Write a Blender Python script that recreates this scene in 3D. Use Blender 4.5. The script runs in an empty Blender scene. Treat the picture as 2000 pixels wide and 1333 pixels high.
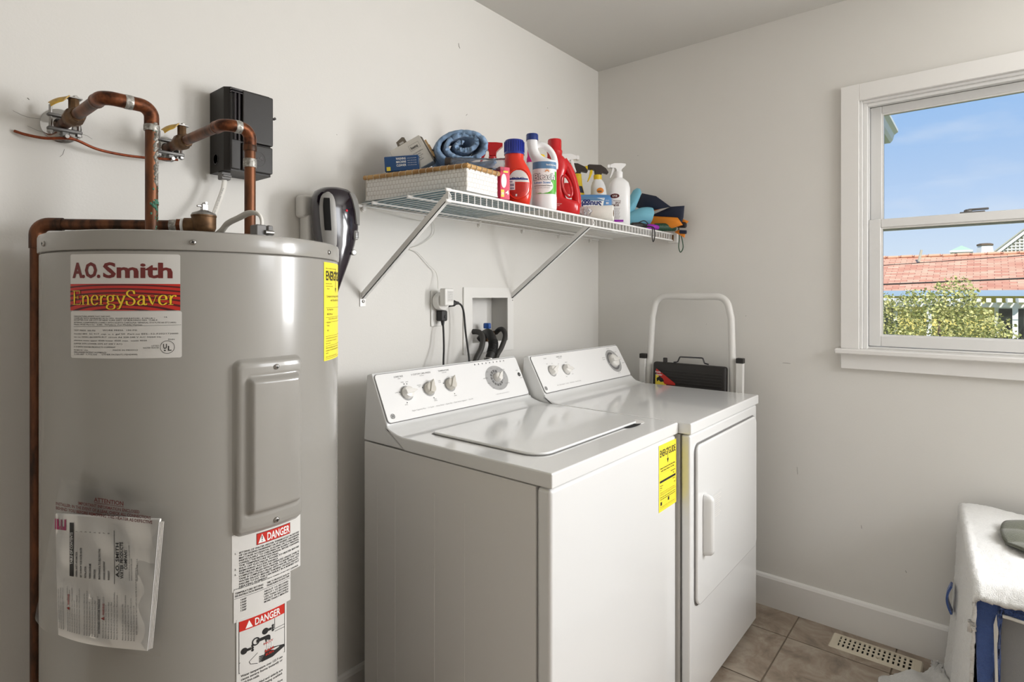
import bpy, bmesh, math, random
from mathutils import Vector, Matrix
random.seed(7)
scene = bpy.context.scene
COL = scene.collection
PI = math.pi

# ------------------------------------------------------------------ camera, sky, lights, exposure
cam_d = bpy.data.cameras.new('camera')
cam = bpy.data.objects.new('camera', cam_d)
COL.objects.link(cam)
cam.location = (-2.534, -1.529, 1.295)
cam.rotation_euler = (math.radians(90), 0, math.radians(39.666 - 90))
cam_d.sensor_width = 36.0
cam_d.lens = 20.128
cam_d.shift_y = -87.4 / 2000
cam_d.clip_start = 0.02
cam_d.clip_end = 500
scene.camera = cam

scene.view_settings.view_transform = 'Standard'
scene.view_settings.look = 'None'
scene.view_settings.gamma = 1.0
scene.view_settings.use_curve_mapping = False
scene.view_settings.exposure = 0.36
scene.cycles.max_bounces = 8
scene.cycles.diffuse_bounces = 5
scene.cycles.caustics_reflective = False
scene.cycles.caustics_refractive = False

def s2l(c):
    return tuple((v / 12.92 if v <= 0.04045 else ((v + 0.055) / 1.055) ** 2.4) for v in c)
def rgb(r, g, b):
    return s2l((r / 255, g / 255, b / 255))

world = bpy.data.worlds.new('sky')
scene.world = world
world.use_nodes = True
wn = world.node_tree.nodes; wl = world.node_tree.links
wn.clear()
w_out = wn.new('ShaderNodeOutputWorld'); w_bg = wn.new('ShaderNodeBackground')
w_tc = wn.new('ShaderNodeTexCoord'); w_sep = wn.new('ShaderNodeSeparateXYZ')
w_ramp = wn.new('ShaderNodeValToRGB')
w_noise = wn.new('ShaderNodeTexNoise'); w_map = wn.new('ShaderNodeMapping')
w_cr = wn.new('ShaderNodeValToRGB'); w_mix = wn.new('ShaderNodeMixRGB')
wl.new(w_tc.outputs['Generated'], w_sep.inputs[0])
wl.new(w_sep.outputs['Z'], w_ramp.inputs[0])
els = w_ramp.color_ramp.elements
els[0].position = 0.0; els[0].color = (*rgb(226, 238, 248), 1)
els[1].position = 1.0; els[1].color = (*rgb(70, 130, 215), 1)
for pos, c in ((0.06, rgb(212, 230, 250)), (0.14, rgb(188, 214, 248)), (0.27, rgb(152, 193, 242))):
    e = els.new(pos); e.color = (*c, 1)
wl.new(w_tc.outputs['Generated'], w_map.inputs[0])
w_map.inputs['Scale'].default_value = (1.0, 3.0, 9.0)
wl.new(w_map.outputs[0], w_noise.inputs[0])
w_noise.inputs['Scale'].default_value = 2.6; w_noise.inputs['Detail'].default_value = 5
wl.new(w_noise.outputs[0], w_cr.inputs[0])
w_cr.color_ramp.elements[0].position = 0.5; w_cr.color_ramp.elements[0].color = (0, 0, 0, 1)
w_cr.color_ramp.elements[1].position = 0.85; w_cr.color_ramp.elements[1].color = (0.45, 0.45, 0.45, 1)
wl.new(w_cr.outputs[0], w_mix.inputs[0]); wl.new(w_ramp.outputs[0], w_mix.inputs[1])
w_mix.inputs[2].default_value = (*rgb(238, 243, 250), 1)
wl.new(w_mix.outputs[0], w_bg.inputs[0]); w_bg.inputs[1].default_value = 0.80
wl.new(w_bg.outputs[0], w_out.inputs[0])

def light(name, kind, loc, rot, energy, color=(1, 1, 1), size=None, size_y=None, angle=None):
    d = bpy.data.lights.new(name, kind); o = bpy.data.objects.new(name, d); COL.objects.link(o)
    o.location = loc; o.rotation_euler = rot; d.energy = energy; d.color = color
    if kind == 'AREA':
        d.shape = 'RECTANGLE'; d.size = size; d.size_y = size_y
    if kind == 'SUN':
        d.angle = angle
    return o
# sun behind the house, falling on the neighbours' roofs and the tree (never into the room)
light('sun', 'SUN', (-20, -10, 30), (math.radians(48), 0, math.radians(-62)), 3.9, (1, .95, .86), angle=.01)
# fill lamps added out of view, set in invented windows right and behind the camera
light('fill_lamp_2', 'AREA', (.02, -2.50, 1.57), (0, math.radians(90), 0), 56, (.99, .993, 1), 0.86, 0.74)
light('fill_lamp_3', 'AREA', (-.75, -3.08, 1.83), (math.radians(90), 0, 0), 14, (.99, .993, 1), .8, 0.72)

# ------------------------------------------------------------------ materials
MATS = {}
def mat(name, c, rough=.5, metal=0.0, var=None, bump=None, coat=0.0, spec=.5, trans=0.0, sheen=0.0, stretch=None, c2=None):
    """var=(scale, amount) colour noise; c2 second colour mixed by that noise; bump=(scale, strength)"""
    m = bpy.data.materials.new(name); m.use_nodes = True
    nt = m.node_tree; N = nt.nodes; L = nt.links
    b = N['Principled BSDF']
    b.inputs['Base Color'].default_value = (*c, 1)
    b.inputs['Roughness'].default_value = rough
    b.inputs['Metallic'].default_value = metal
    b.inputs['Specular IOR Level'].default_value = spec
    b.inputs['Coat Weight'].default_value = coat
    b.inputs['Coat Roughness'].default_value = .08
    b.inputs['Transmission Weight'].default_value = trans
    b.inputs['Sheen Weight'].default_value = sheen
    tc = None
    if var or bump:
        tc = N.new('ShaderNodeTexCoord'); src = tc.outputs['Object']
        if stretch:
            mp = N.new('ShaderNodeMapping'); mp.inputs['Scale'].default_value = stretch
            L.new(src, mp.inputs[0]); src = mp.outputs[0]
    if var:
        n = N.new('ShaderNodeTexNoise'); n.inputs['Scale'].default_value = var[0]; n.inputs['Detail'].default_value = 6
        n.inputs['Roughness'].default_value = .6
        L.new(src, n.inputs[0])
        r = N.new('ShaderNodeValToRGB'); L.new(n.outputs[0], r.inputs[0])
        if c2:
            r.color_ramp.elements[0].color = (*c, 1); r.color_ramp.elements[1].color = (*c2, 1)
            r.color_ramp.elements[0].position = .5 - var[1]; r.color_ramp.elements[1].position = .5 + var[1]
        else:
            a = var[1]
            r.color_ramp.elements[0].color = (*[v * (1 - a) for v in c], 1)
            r.color_ramp.elements[1].color = (*[min(1, v * (1 + a)) for v in c], 1)
            r.color_ramp.elements[0].position = .3; r.color_ramp.elements[1].position = .7
        L.new(r.outputs[0], b.inputs['Base Color'])
    if bump:
        n = N.new('ShaderNodeTexNoise'); n.inputs['Scale'].default_value = bump[0]; n.inputs['Detail'].default_value = 4
        L.new(src, n.inputs[0])
        bp = N.new('ShaderNodeBump'); bp.inputs['Strength'].default_value = bump[1]; bp.inputs['Distance'].default_value = .002
        L.new(n.outputs[0], bp.inputs['Height']); L.new(bp.outputs[0], b.inputs['Normal'])
    MATS[name] = m
    return m

def clear_mat(name, tint, gloss_rough, diff, diff_col, ior=1.45):
    m = bpy.data.materials.new(name); m.use_nodes = True
    nt = m.node_tree; N = nt.nodes; L = nt.links; N.clear()
    o = N.new('ShaderNodeOutputMaterial'); t = N.new('ShaderNodeBsdfTransparent'); g = N.new('ShaderNodeBsdfGlossy')
    d = N.new('ShaderNodeBsdfDiffuse'); f = N.new('ShaderNodeFresnel'); m1 = N.new('ShaderNodeMixShader'); m2 = N.new('ShaderNodeMixShader')
    t.inputs[0].default_value = (*tint, 1); g.inputs['Roughness'].default_value = gloss_rough; d.inputs[0].default_value = (*diff_col, 1)
    m1.inputs[0].default_value = diff
    L.new(t.outputs[0], m1.inputs[1]); L.new(d.outputs[0], m1.inputs[2])
    f.inputs[0].default_value = ior
    L.new(f.outputs[0], m2.inputs[0]); L.new(m1.outputs[0], m2.inputs[1]); L.new(g.outputs[0], m2.inputs[2])
    L.new(m2.outputs[0], o.inputs[0])
    MATS[name] = m
    return m

M = MATS
mat('wall_paint', rgb(222, 219.5, 214.5), .6, var=(3, .012), bump=(220, .10), spec=.3)
mat('ceiling_paint', rgb(204, 202, 197), .85, bump=(160, .12), spec=.2)
mat('trim_white', rgb(232, 230, 227), .35)
mat('window_vinyl', rgb(226, 225, 223), .4)
mat('grout', rgb(128, 116, 102), .9, var=(40, .12))
mat('appliance_white', rgb(226, 226, 225), .13, coat=.6)
mat('appliance_side', rgb(226, 224, 221), .26, coat=.2)
mat('console_white', rgb(238, 237, 236), .3)
mat('knob_cream', rgb(205, 200, 190), .3)
mat('knob_white', rgb(232, 229, 224), .25)
mat('heater_gray', rgb(152, 149, 143), .24, coat=.35, var=(2, .02))
mat('chrome', rgb(210, 210, 210), .15, 1.0)
mat('steel', rgb(165, 163, 160), .35, 1.0)
mat('zinc_gray', rgb(128, 127, 125), .5, .7)
mat('screw_steel', rgb(175, 172, 168), .3, 1.0)
mat('copper', rgb(120, 74, 46), .45, .6, var=(34, .13), c2=rgb(50, 34, 24), stretch=(1, 1, .25))
mat('copper_bright', rgb(136, 78, 46), .42, .65, var=(55, .14), c2=rgb(62, 36, 23))
mat('copper_wire', rgb(158, 78, 42), .5, .5, var=(90, .2), c2=rgb(96, 42, 22))
mat('brass_dull', rgb(122, 92, 62), .5, .6, var=(50, .2), c2=rgb(80, 58, 38))
mat('solder', rgb(196, 194, 188), .4, .5, var=(160, .15), c2=rgb(120, 116, 108), bump=(120, .8))
mat('patina', rgb(84, 142, 118), .8, var=(120, .2), c2=rgb(60, 96, 80), bump=(200, .8))
mat('lever_yellow', rgb(190, 150, 40), .45, var=(60, .1), c2=rgb(150, 118, 44))
mat('black_plastic', rgb(32, 28, 25), .5, var=(20, .06), bump=(300, .1))
mat('black_gloss', rgb(22, 14, 24), .1, coat=.6)
mat('black_rubber', rgb(34, 33, 32), .55)
mat('dark_rubber', rgb(52, 50, 47), .6)
mat('hole_black', rgb(14, 13, 12), .9)
mat('white_plastic', rgb(230, 228, 224), .35)
mat('gray_plastic', rgb(116, 114, 112), .5)
mat('silver_plastic', rgb(168, 167, 165), .32, .35)
mat('cable_white', rgb(222, 219, 212), .45)
mat('wire_white', rgb(238, 237, 235), .3)
mat('paper_white', rgb(240, 238, 234), .6)
mat('paper_edge', rgb(212, 208, 202), .7)
mat('label_white', rgb(214, 212, 208), .45)
mat('label_red', rgb(196, 40, 28), .4)
mat('label_maroon', rgb(112, 30, 26), .45)
mat('label_darkred', rgb(84, 14, 16), .45)
mat('label_yellow', rgb(246, 226, 60), .45)
mat('print_yellow', rgb(244, 206, 44), .45)
mat('print_black', rgb(30, 29, 29), .6)
mat('print_gray', rgb(104, 103, 102), .6)
mat('print_lightgray', rgb(168, 167, 166), .6)
mat('print_white', rgb(240, 240, 238), .5)
mat('print_red', rgb(178, 40, 30), .5)
mat('print_magenta', rgb(166, 24, 92), .5)
mat('print_brown', rgb(92, 26, 22), .6)
mat('bamboo', rgb(198, 158, 100), .45, var=(14, .10), c2=rgb(166, 122, 70), stretch=(1, 1, 1))
mat('lashing', rgb(196, 180, 152), .7)
mat('weave_shadow', rgb(208, 202, 194), .8)
mat('print_faint', rgb(226, 221, 214), .4)
mat('scuff', rgb(132, 127, 120), .8)
mat('weave_white', rgb(240, 238, 234), .5)
mat('liner_teal', rgb(92, 132, 146), .35)
mat('liner_edge', rgb(52, 80, 92), .4)
mat('liner_paper', rgb(196, 194, 184), .6)
mat('box_blue', rgb(34, 74, 122), .35)
mat('box_blue_dark', rgb(24, 46, 92), .35)
mat('cardboard_white', rgb(214, 209, 200), .6)
mat('cardboard_gray', rgb(124, 116, 104), .7)
mat('wood_peg', rgb(212, 172, 118), .55, var=(30, .08))
mat('towel_lightblue', rgb(136, 166, 200), .95, bump=(500, 1.0), sheen=.4, var=(120, .08))
mat('detergent_red', rgb(222, 46, 20), .22, coat=.3)
mat('cap_blue', rgb(18, 40, 140), .2, coat=.3)
mat('cap_darkblue', rgb(22, 50, 120), .25, coat=.2)
mat('bottle_red', rgb(196, 12, 22), .2, coat=.3)
mat('bottle_white', rgb(240, 240, 240), .3)
mat('label_green', rgb(86, 174, 48), .4)
mat('label_slate', rgb(92, 132, 168), .4)
mat('spray_yellow', rgb(244, 208, 30), .3)
mat('spray_black', rgb(52, 42, 36), .4)
mat('magenta', rgb(226, 14, 132), .3)
mat('carton_pink', rgb(214, 34, 78), .4)
mat('carton_yellow', rgb(238, 214, 70), .4)
mat('pack_blue', rgb(84, 136, 190), .3)
mat('print_navy', rgb(22, 40, 110), .5)
mat('roll_paper', rgb(236, 233, 226), .8, bump=(300, .4))
mat('core_brown', rgb(124, 92, 62), .8)
mat('glove_blue', rgb(120, 186, 208), .6, bump=(400, .4))
mat('nylon_navy', rgb(24, 32, 56), .5, bump=(60, .3))
mat('nylon_orange', rgb(232, 138, 34), .5, bump=(60, .3))
mat('grip_green', rgb(34, 74, 52), .5)
mat('purple', rgb(150, 16, 168), .5)
mat('ladder_white', rgb(224, 222, 218), .35)
mat('tread_black', rgb(38, 35, 33), .5)
mat('register_beige', rgb(214, 204, 184), .4)
mat('towel_white', rgb(218, 217, 214), .95, bump=(420, 1.0), sheen=.5, var=(160, .05))
mat('towel_blue', rgb(66, 92, 152), .95, bump=(420, 1.0), sheen=.4, var=(160, .10))
mat('cloth_olive', rgb(84, 86, 70), .95, bump=(360, 1.0), sheen=.3, var=(100, .12))
mat('towel_hem', rgb(214, 212, 206), .9)
mat('hamper_gray', rgb(148, 150, 152), .8, bump=(500, .6))
mat('led_red', rgb(230, 30, 60), .3)
mat('valve_blue', rgb(30, 78, 152), .4)
mat('dark_purple', rgb(24, 12, 27), .14, coat=.5)
clear_mat('glass', (.985, .99, .988), .0, 0.0, (1, 1, 1))
clear_mat('clear_plastic', (.90, .90, .92), .12, .14, (.6, .6, .62))
clear_mat('poly_bag', (.99, .99, .988), .10, .02, (.8, .8, .78), 1.28)

# ------------------------------------------------------------------ mesh helpers
class MB:
    def __init__(self):
        self.v = []; self.f = []; self.wn = False
    def add(self, vs, fs):
        o = len(self.v); self.v += [tuple(p) for p in vs]; self.f += [tuple(i + o for i in f) for f in fs]
        return self
    def box(self, x0, x1, y0, y1, z0, z1):
        return self.add([(x0, y0, z0), (x1, y0, z0), (x1, y1, z0), (x0, y1, z0), (x0, y0, z1), (x1, y0, z1), (x1, y1, z1), (x0, y1, z1)],
                        [(0, 3, 2, 1), (4, 5, 6, 7), (0, 1, 5, 4), (1, 2, 6, 5), (2, 3, 7, 6), (3, 0, 4, 7)])
    def rbox(self, x0, x1, y0, y1, z0, z1, b=.005, seg=2, T=None):
        bm = bmesh.new(); bmesh.ops.create_cube(bm, size=1)
        for v in bm.verts:
            v.co = Vector(((x0 + x1) / 2 + v.co.x * (x1 - x0), (y0 + y1) / 2 + v.co.y * (y1 - y0), (z0 + z1) / 2 + v.co.z * (z1 - z0)))
        b = min(b, .49 * min(x1 - x0, y1 - y0, z1 - z0))
        bmesh.ops.bevel(bm, geom=bm.edges[:], offset=b, segments=seg, profile=.5, affect='EDGES')
        return self.frombm(bm, T)
    def frombm(self, bm, T=None):
        self.wn = True
        bm.verts.ensure_lookup_table(); bm.verts.index_update()
        vs = [(T @ v.co if T else v.co) for v in bm.verts]
        self.add([tuple(p) for p in vs], [tuple(v.index for v in f.verts) for f in bm.faces]); bm.free()
        return self
    def prism(self, poly, fn, a, b):
        """poly: list of 2D points; fn(u, v, w) -> 3D; extruded from w=a to w=b"""
        n = len(poly)
        vs = [fn(u, v, a) for u, v in poly] + [fn(u, v, b) for u, v in poly]
        fs = [tuple(range(n))[::-1], tuple(range(n, 2 * n))] + [(i, (i + 1) % n, n + (i + 1) % n, n + i) for i in range(n)]
        return self.add(vs, fs)
    def lathe(self, prof, c, n=24, axis='z', caps=True, a0=0.0):
        """prof: (radius, height) list"""
        vs = []
        for r, h in prof:
            for i in range(n):
                t = a0 + 2 * PI * i / n; u, w = r * math.cos(t), r * math.sin(t)
                p = (u, w, h) if axis == 'z' else ((h, u, w) if axis == 'x' else (w, h, u))
                vs.append((c[0] + p[0], c[1] + p[1], c[2] + p[2]))
        fs = []
        m = len(prof)
        for k in range(m - 1):
            for i in range(n):
                j = (i + 1) % n
                fs.append((k * n + i, k * n + j, (k + 1) * n + j, (k + 1) * n + i))
        if caps:
            fs.append(tuple(range(n))[::-1]); fs.append(tuple(range((m - 1) * n, m * n)))
        return self.add(vs, fs)
    def tube(self, path, r, n=8, caps=True, closed=False, flat=1.0, up=None):
        P = [Vector(p) for p in path]; m = len(P)
        R = r if isinstance(r, (list, tuple)) else [r] * m
        T = []
        for i in range(m):
            a = P[i - 1] if (i > 0 or closed) else P[i]; b = P[(i + 1) % m] if (i < m - 1 or closed) else P[i]
            d = (b - a); T.append(d.normalized() if d.length > 1e-9 else Vector((0, 0, 1)))
        u = Vector(up) if up else (Vector((0, 0, 1)) if abs(T[0].z) < .9 else Vector((1, 0, 0)))
        nrm = (u - T[0] * u.dot(T[0])).normalized()
        vs = []
        for i in range(m):
            nrm = (nrm - T[i] * nrm.dot(T[i])).normalized(); bi = T[i].cross(nrm)
            for k in range(n):
                t = 2 * PI * (k + .5) / n
                vs.append(tuple(P[i] + (nrm * math.cos(t) * flat + bi * math.sin(t)) * R[i]))
        fs = []
        for i in range(m if closed else m - 1):
            j = (i + 1) % m
            for k in range(n):
                l = (k + 1) % n
                fs.append((i * n + k, i * n + l, j * n + l, j * n + k))
        if caps and not closed:
            fs.append(tuple(range(n))[::-1]); fs.append(tuple(range((m - 1) * n, m * n)))
        return self.add(vs, fs)
    def loft(self, rings, caps=True, closed=True):
        n = len(rings[0]); vs = [p for r in rings for p in r]; fs = []
        for i in range(len(rings) - 1):
            for k in range(n if closed else n - 1):
                l = (k + 1) % n
                fs.append((i * n + k, i * n + l, (i + 1) * n + l, (i + 1) * n + k))
        if caps:
            fs.append(tuple(range(n))[::-1]); fs.append(tuple(range((len(rings) - 1) * n, len(rings) * n)))
        return self.add(vs, fs)
    def grid(self, nu, nv, fn, closed_u=False):
        vs = [fn(i / nu, j / nv) for j in range(nv + 1) for i in range(nu + 1)]
        fs = [(j * (nu + 1) + i, j * (nu + 1) + i + 1, (j + 1) * (nu + 1) + i + 1, (j + 1) * (nu + 1) + i) for j in range(nv) for i in range(nu)]
        return self.add(vs, fs)
    def sheet(self, nu, nv, fn, th):
        """a cloth or panel with real thickness: fn(s,t)->point, thickened along its normal"""
        P = [[Vector(fn(i / nu, j / nv)) for i in range(nu + 1)] for j in range(nv + 1)]
        def nr(j, i):
            a = P[j][min(i + 1, nu)] - P[j][max(i - 1, 0)]; b = P[min(j + 1, nv)][i] - P[max(j - 1, 0)][i]
            c = a.cross(b); return c.normalized() if c.length > 1e-12 else Vector((0, 0, 1))
        top = [P[j][i] for j in range(nv + 1) for i in range(nu + 1)]
        bot = [P[j][i] - nr(j, i) * th for j in range(nv + 1) for i in range(nu + 1)]
        n = len(top); w = nu + 1; fs = []
        for j in range(nv):
            for i in range(nu):
                q = (j * w + i, j * w + i + 1, (j + 1) * w + i + 1, (j + 1) * w + i)
                fs.append(q); fs.append(tuple(n + k for k in q[::-1]))
        for i in range(nu):
            fs.append((i + 1, i, n + i, n + i + 1)); a = nv * w
            fs.append((a + i, a + i + 1, n + a + i + 1, n + a + i))
        for j in range(nv):
            a, b = j * w, (j + 1) * w
            fs.append((a, b, n + b, n + a)); a += nu; b += nu
            fs.append((b, a, n + a, n + b))
        return self.add([tuple(p) for p in top + bot], fs)
    def build(self, name, m, parent=None, smooth=True, ang=38, sub=0, kind=None, fixn=True):
        xs = [p[0] for p in self.v]; ys = [p[1] for p in self.v]; zs = [p[2] for p in self.v]
        base = Vector(((min(xs) + max(xs)) / 2, (min(ys) + max(ys)) / 2, min(zs)))
        me = bpy.data.meshes.new(name)
        me.from_pydata([(p[0] - base.x, p[1] - base.y, p[2] - base.z) for p in self.v], [], self.f)
        if fixn:
            bm = bmesh.new(); bm.from_mesh(me); bmesh.ops.recalc_face_normals(bm, faces=bm.faces[:]); bm.to_mesh(me); bm.free()
        me.update()
        if smooth:
            me.polygons.foreach_set('use_smooth', [True] * len(me.polygons)); me.set_sharp_from_angle(angle=math.radians(ang))
        o = bpy.data.objects.new(name, me); COL.objects.link(o)
        me.materials.append(MATS[m] if isinstance(m, str) else m)
        WB[o.name] = base
        if parent:
            o.parent = parent; o.location = base - WB[parent.name]
        else:
            o.location = base
        if sub:
            md = o.modifiers.new('smooth', 'SUBSURF'); md.levels = sub; md.render_levels = sub
        if self.wn and smooth:
            md = o.modifiers.new('face_normals', 'WEIGHTED_NORMAL'); md.mode = 'FACE_AREA'; md.weight = 100; md.keep_sharp = True
        if kind: o['kind'] = kind
        return o
WB = {}   # world position of each object's origin
LABELS = {}
def tag(o, label, cat, group=None):
    o['label'] = label; o['category'] = cat
    if group: o['group'] = group
    return o
def thing(name, label, cat, loc, group=None):
    o = bpy.data.objects.new(name, None); COL.objects.link(o); o.location = loc; WB[o.name] = Vector(loc)
    o.empty_display_size = .05
    return tag(o, label, cat, group)
def struct(o):
    o['kind'] = 'structure'; return o
def dup(o, parent, d):
    """copy of a single-mesh part, moved by d"""
    c = o.copy(); COL.objects.link(c); c.parent = parent; c.location = o.location + Vector(d)
    WB[c.name] = WB[o.name] + Vector(d)
    return c
def lerp(a, b, t): return a + (b - a) * t
def sst(a, b, x):
    t = max(0, min(1, (x - a) / (b - a))); return t * t * (3 - 2 * t)
def rrect(x0, x1, y0, y1, r, n=4):
    out = []
    for cx, cy, a in ((x1 - r, y1 - r, 0), (x0 + r, y1 - r, 90), (x0 + r, y0 + r, 180), (x1 - r, y0 + r, 270)):
        for k in range(n + 1):
            t = math.radians(a + 90 * k / n); out.append((cx + r * math.cos(t), cy + r * math.sin(t)))
    return out
def spline(pts, n=8):
    """Catmull-Rom through pts"""
    P = [Vector(p) for p in pts]; out = []
    for i in range(len(P) - 1):
        a = P[i - 1] if i > 0 else P[i] * 2 - P[i + 1]; b = P[i]; c = P[i + 1]; d = P[i + 2] if i + 2 < len(P) else c * 2 - b
        for k in range(n):
            t = k / n
            out.append(tuple(.5 * ((2 * b) + (c - a) * t + (2 * a - 5 * b + 4 * c - d) * t * t + (3 * b - a - 3 * c + d) * t ** 3)))
    out.append(tuple(P[-1])); return out
def bend(pts, r, n=6):
    """polyline with rounded corners of radius r"""
    P = [Vector(p) for p in pts]; out = [tuple(P[0])]
    for i in range(1, len(P) - 1):
        a = (P[i - 1] - P[i]).normalized(); b = (P[i + 1] - P[i]).normalized()
        h = a.angle(b) / 2; d = min(r / math.tan(h), .49 * (P[i - 1] - P[i]).length + (1e9 if i == 1 else 0), (P[i + 1] - P[i]).length)
        s, e = P[i] + a * d, P[i] + b * d
        rr = d * math.tan(h); c = P[i] + (a + b).normalized() * (rr / math.sin(h))
        v0 = s - c; v1 = e - c; A = v0.angle(v1)
        for k in range(n + 1):
            t = k / n; out.append(tuple(c + (v0 * math.sin((1 - t) * A) + v1 * math.sin(t * A)) / math.sin(A)))
    out.append(tuple(P[-1])); return out

# ------------------------------------------------------------------ lettering (flat print turned into thin mesh)
GL = {}
def _eval_text(s, bold):
    cu = bpy.data.curves.new('t', 'FONT'); cu.body = s; cu.size = 1.0; cu.resolution_u = 2; cu.offset = bold
    cu.fill_mode = 'FRONT'
    o = bpy.data.objects.new('t', cu); COL.objects.link(o)
    dg = bpy.context.evaluated_depsgraph_get(); dg.update()
    e = o.evaluated_get(dg); me = e.to_mesh()
    vs = [(v.co.x, v.co.y) for v in me.vertices]; fs = [tuple(p.vertices) for p in me.polygons]
    e.to_mesh_clear(); bpy.data.objects.remove(o); bpy.data.curves.remove(cu)
    return vs, fs
def _load_glyphs():
    chars = 'ABCDEFGHIJKLMNOPQRSTUVWXYZabcdefghijklmnopqrstuvwxyz0123456789.,:-/()&!\'=*+'
    for bold in (0, .022):
        ii = _eval_text('II', bold)[0]; wii = max(p[0] for p in ii) - min(p[0] for p in ii)
        for c in chars:
            vs, fs = _eval_text(c, bold)
            w3 = _eval_text('I' + c + 'I', bold)[0]
            adv = max(p[0] for p in w3) - min(p[0] for p in w3) - wii
            GL[(c, bool(bold))] = (vs, fs, adv)
        GL[(' ', bool(bold))] = ([], [], .28)
_load_glyphs()
def text2d(s, size, bold=False, align='L', fit=None, xs=1.0):
    vs = []; fs = []; x = 0
    for c in s:
        g = GL.get((c, bold)) or GL[('-', bold)]
        o = len(vs); vs += [(x + p[0], p[1]) for p in g[0]]; fs += [tuple(i + o for i in f) for f in g[1]]
        x += g[2]
    k = size * xs
    if fit: k = fit / max(x, 1e-6)
    W = x * k; dx = {'L': 0, 'C': -W / 2, 'R': -W}[align]
    return [(p[0] * k + dx, p[1] * size) for p in vs], fs
def add_text(mb, mp, s, u, v, size, bold=False, align='L', fit=None, h=.0008, xs=1.0, rot=0, slice_=None):
    """size = letter size (cap height is about .73 of it); rot in quarter turns ccw"""
    vs, fs = text2d(s, size, bold, align, fit, xs)
    if slice_ and vs:
        bm = bmesh.new(); bv = [bm.verts.new((p[0], p[1], 0)) for p in vs]
        for f in fs:
            try: bm.faces.new([bv[i] for i in f])
            except ValueError: pass
        x0 = min(p[0] for p in vs); x1 = max(p[0] for p in vs); x = x0 + slice_
        while x < x1:
            bmesh.ops.bisect_plane(bm, geom=bm.verts[:] + bm.edges[:] + bm.faces[:], plane_co=(x, 0, 0), plane_no=(1, 0, 0)); x += slice_
        bm.verts.index_update(); vs = [(q.co.x, q.co.y) for q in bm.verts]; fs = [tuple(q.index for q in f.verts) for f in bm.faces]; bm.free()
    c, sn = [(1, 0), (0, 1), (-1, 0), (0, -1)][rot % 4]
    mb.add([mp(u + p[0] * c - p[1] * sn, v + p[0] * sn + p[1] * c, h) for p in vs], fs)
def quad(mb, mp, u0, u1, v0, v1, h=.0006, n=1):
    mb.add([mp(lerp(u0, u1, i / n), v, h) for v in (v0, v1) for i in range(n + 1)],
           [(i, i + 1, n + 2 + i, n + 1 + i) for i in range(n)])
def patch(mb, mp, u0, u1, v0, v1, h=.0004, r=.002, n=12):
    """a thin sticker with rounded corners on a mapped surface"""
    poly = rrect(u0, u1, v0, v1, r, 3)
    us = sorted(set([round(p[0], 6) for p in poly] + [lerp(u0 + r, u1 - r, i / n) for i in range(n + 1)]))
    def ext(u):
        d = max(u0 + r - u, u - (u1 - r), 0); k = r - math.sqrt(max(0, r * r - d * d)); return v0 + k, v1 - k
    top = []; 
    for u in us: top.append(ext(u))
    vs = []; m = len(us)
    for u, (a, b) in zip(us, top):
        vs += [mp(u, a, 0), mp(u, a, h), mp(u, b, h), mp(u, b, 0)]
    fs = []
    for i in range(m - 1):
        for k in range(3):
            fs.append((4 * i + k, 4 * (i + 1) + k, 4 * (i + 1) + k + 1, 4 * i + k + 1))
    mb.add(vs, fs)
def plane_map(o, U, V):
    o = Vector(o); U = Vector(U).normalized(); V = Vector(V).normalized(); Nn = U.cross(V)
    return lambda u, v, h=0: tuple(o + U * u + V * v + Nn * h)
def cyl_map(cx, cy, r, a0):
    return lambda u, v, h=0: (cx + (r + h) * math.cos(a0 + u / r), cy + (r + h) * math.sin(a0 + u / r), v)
def disc(mb, mp, u, v, r, h=.0006, n=16, ri=0, a0=0, a1=2 * PI, ru=None):
    k = n if a1 - a0 >= 2 * PI - 1e-6 else n
    ru = ru or 1.0
    out = [mp(u + r * ru * math.cos(a0 + (a1 - a0) * i / k), v + r * math.sin(a0 + (a1 - a0) * i / k), h) for i in range(k + 1)]
    if ri:
        inn = [mp(u + ri * ru * math.cos(a0 + (a1 - a0) * i / k), v + ri * math.sin(a0 + (a1 - a0) * i / k), h) for i in range(k + 1)]
        mb.add(out + inn, [(i, i + 1, k + 2 + i, k + 1 + i) for i in range(k)])
    else:
        mb.add(out + [mp(u, v, h)], [(i, i + 1, k + 1) for i in range(k)])
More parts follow.
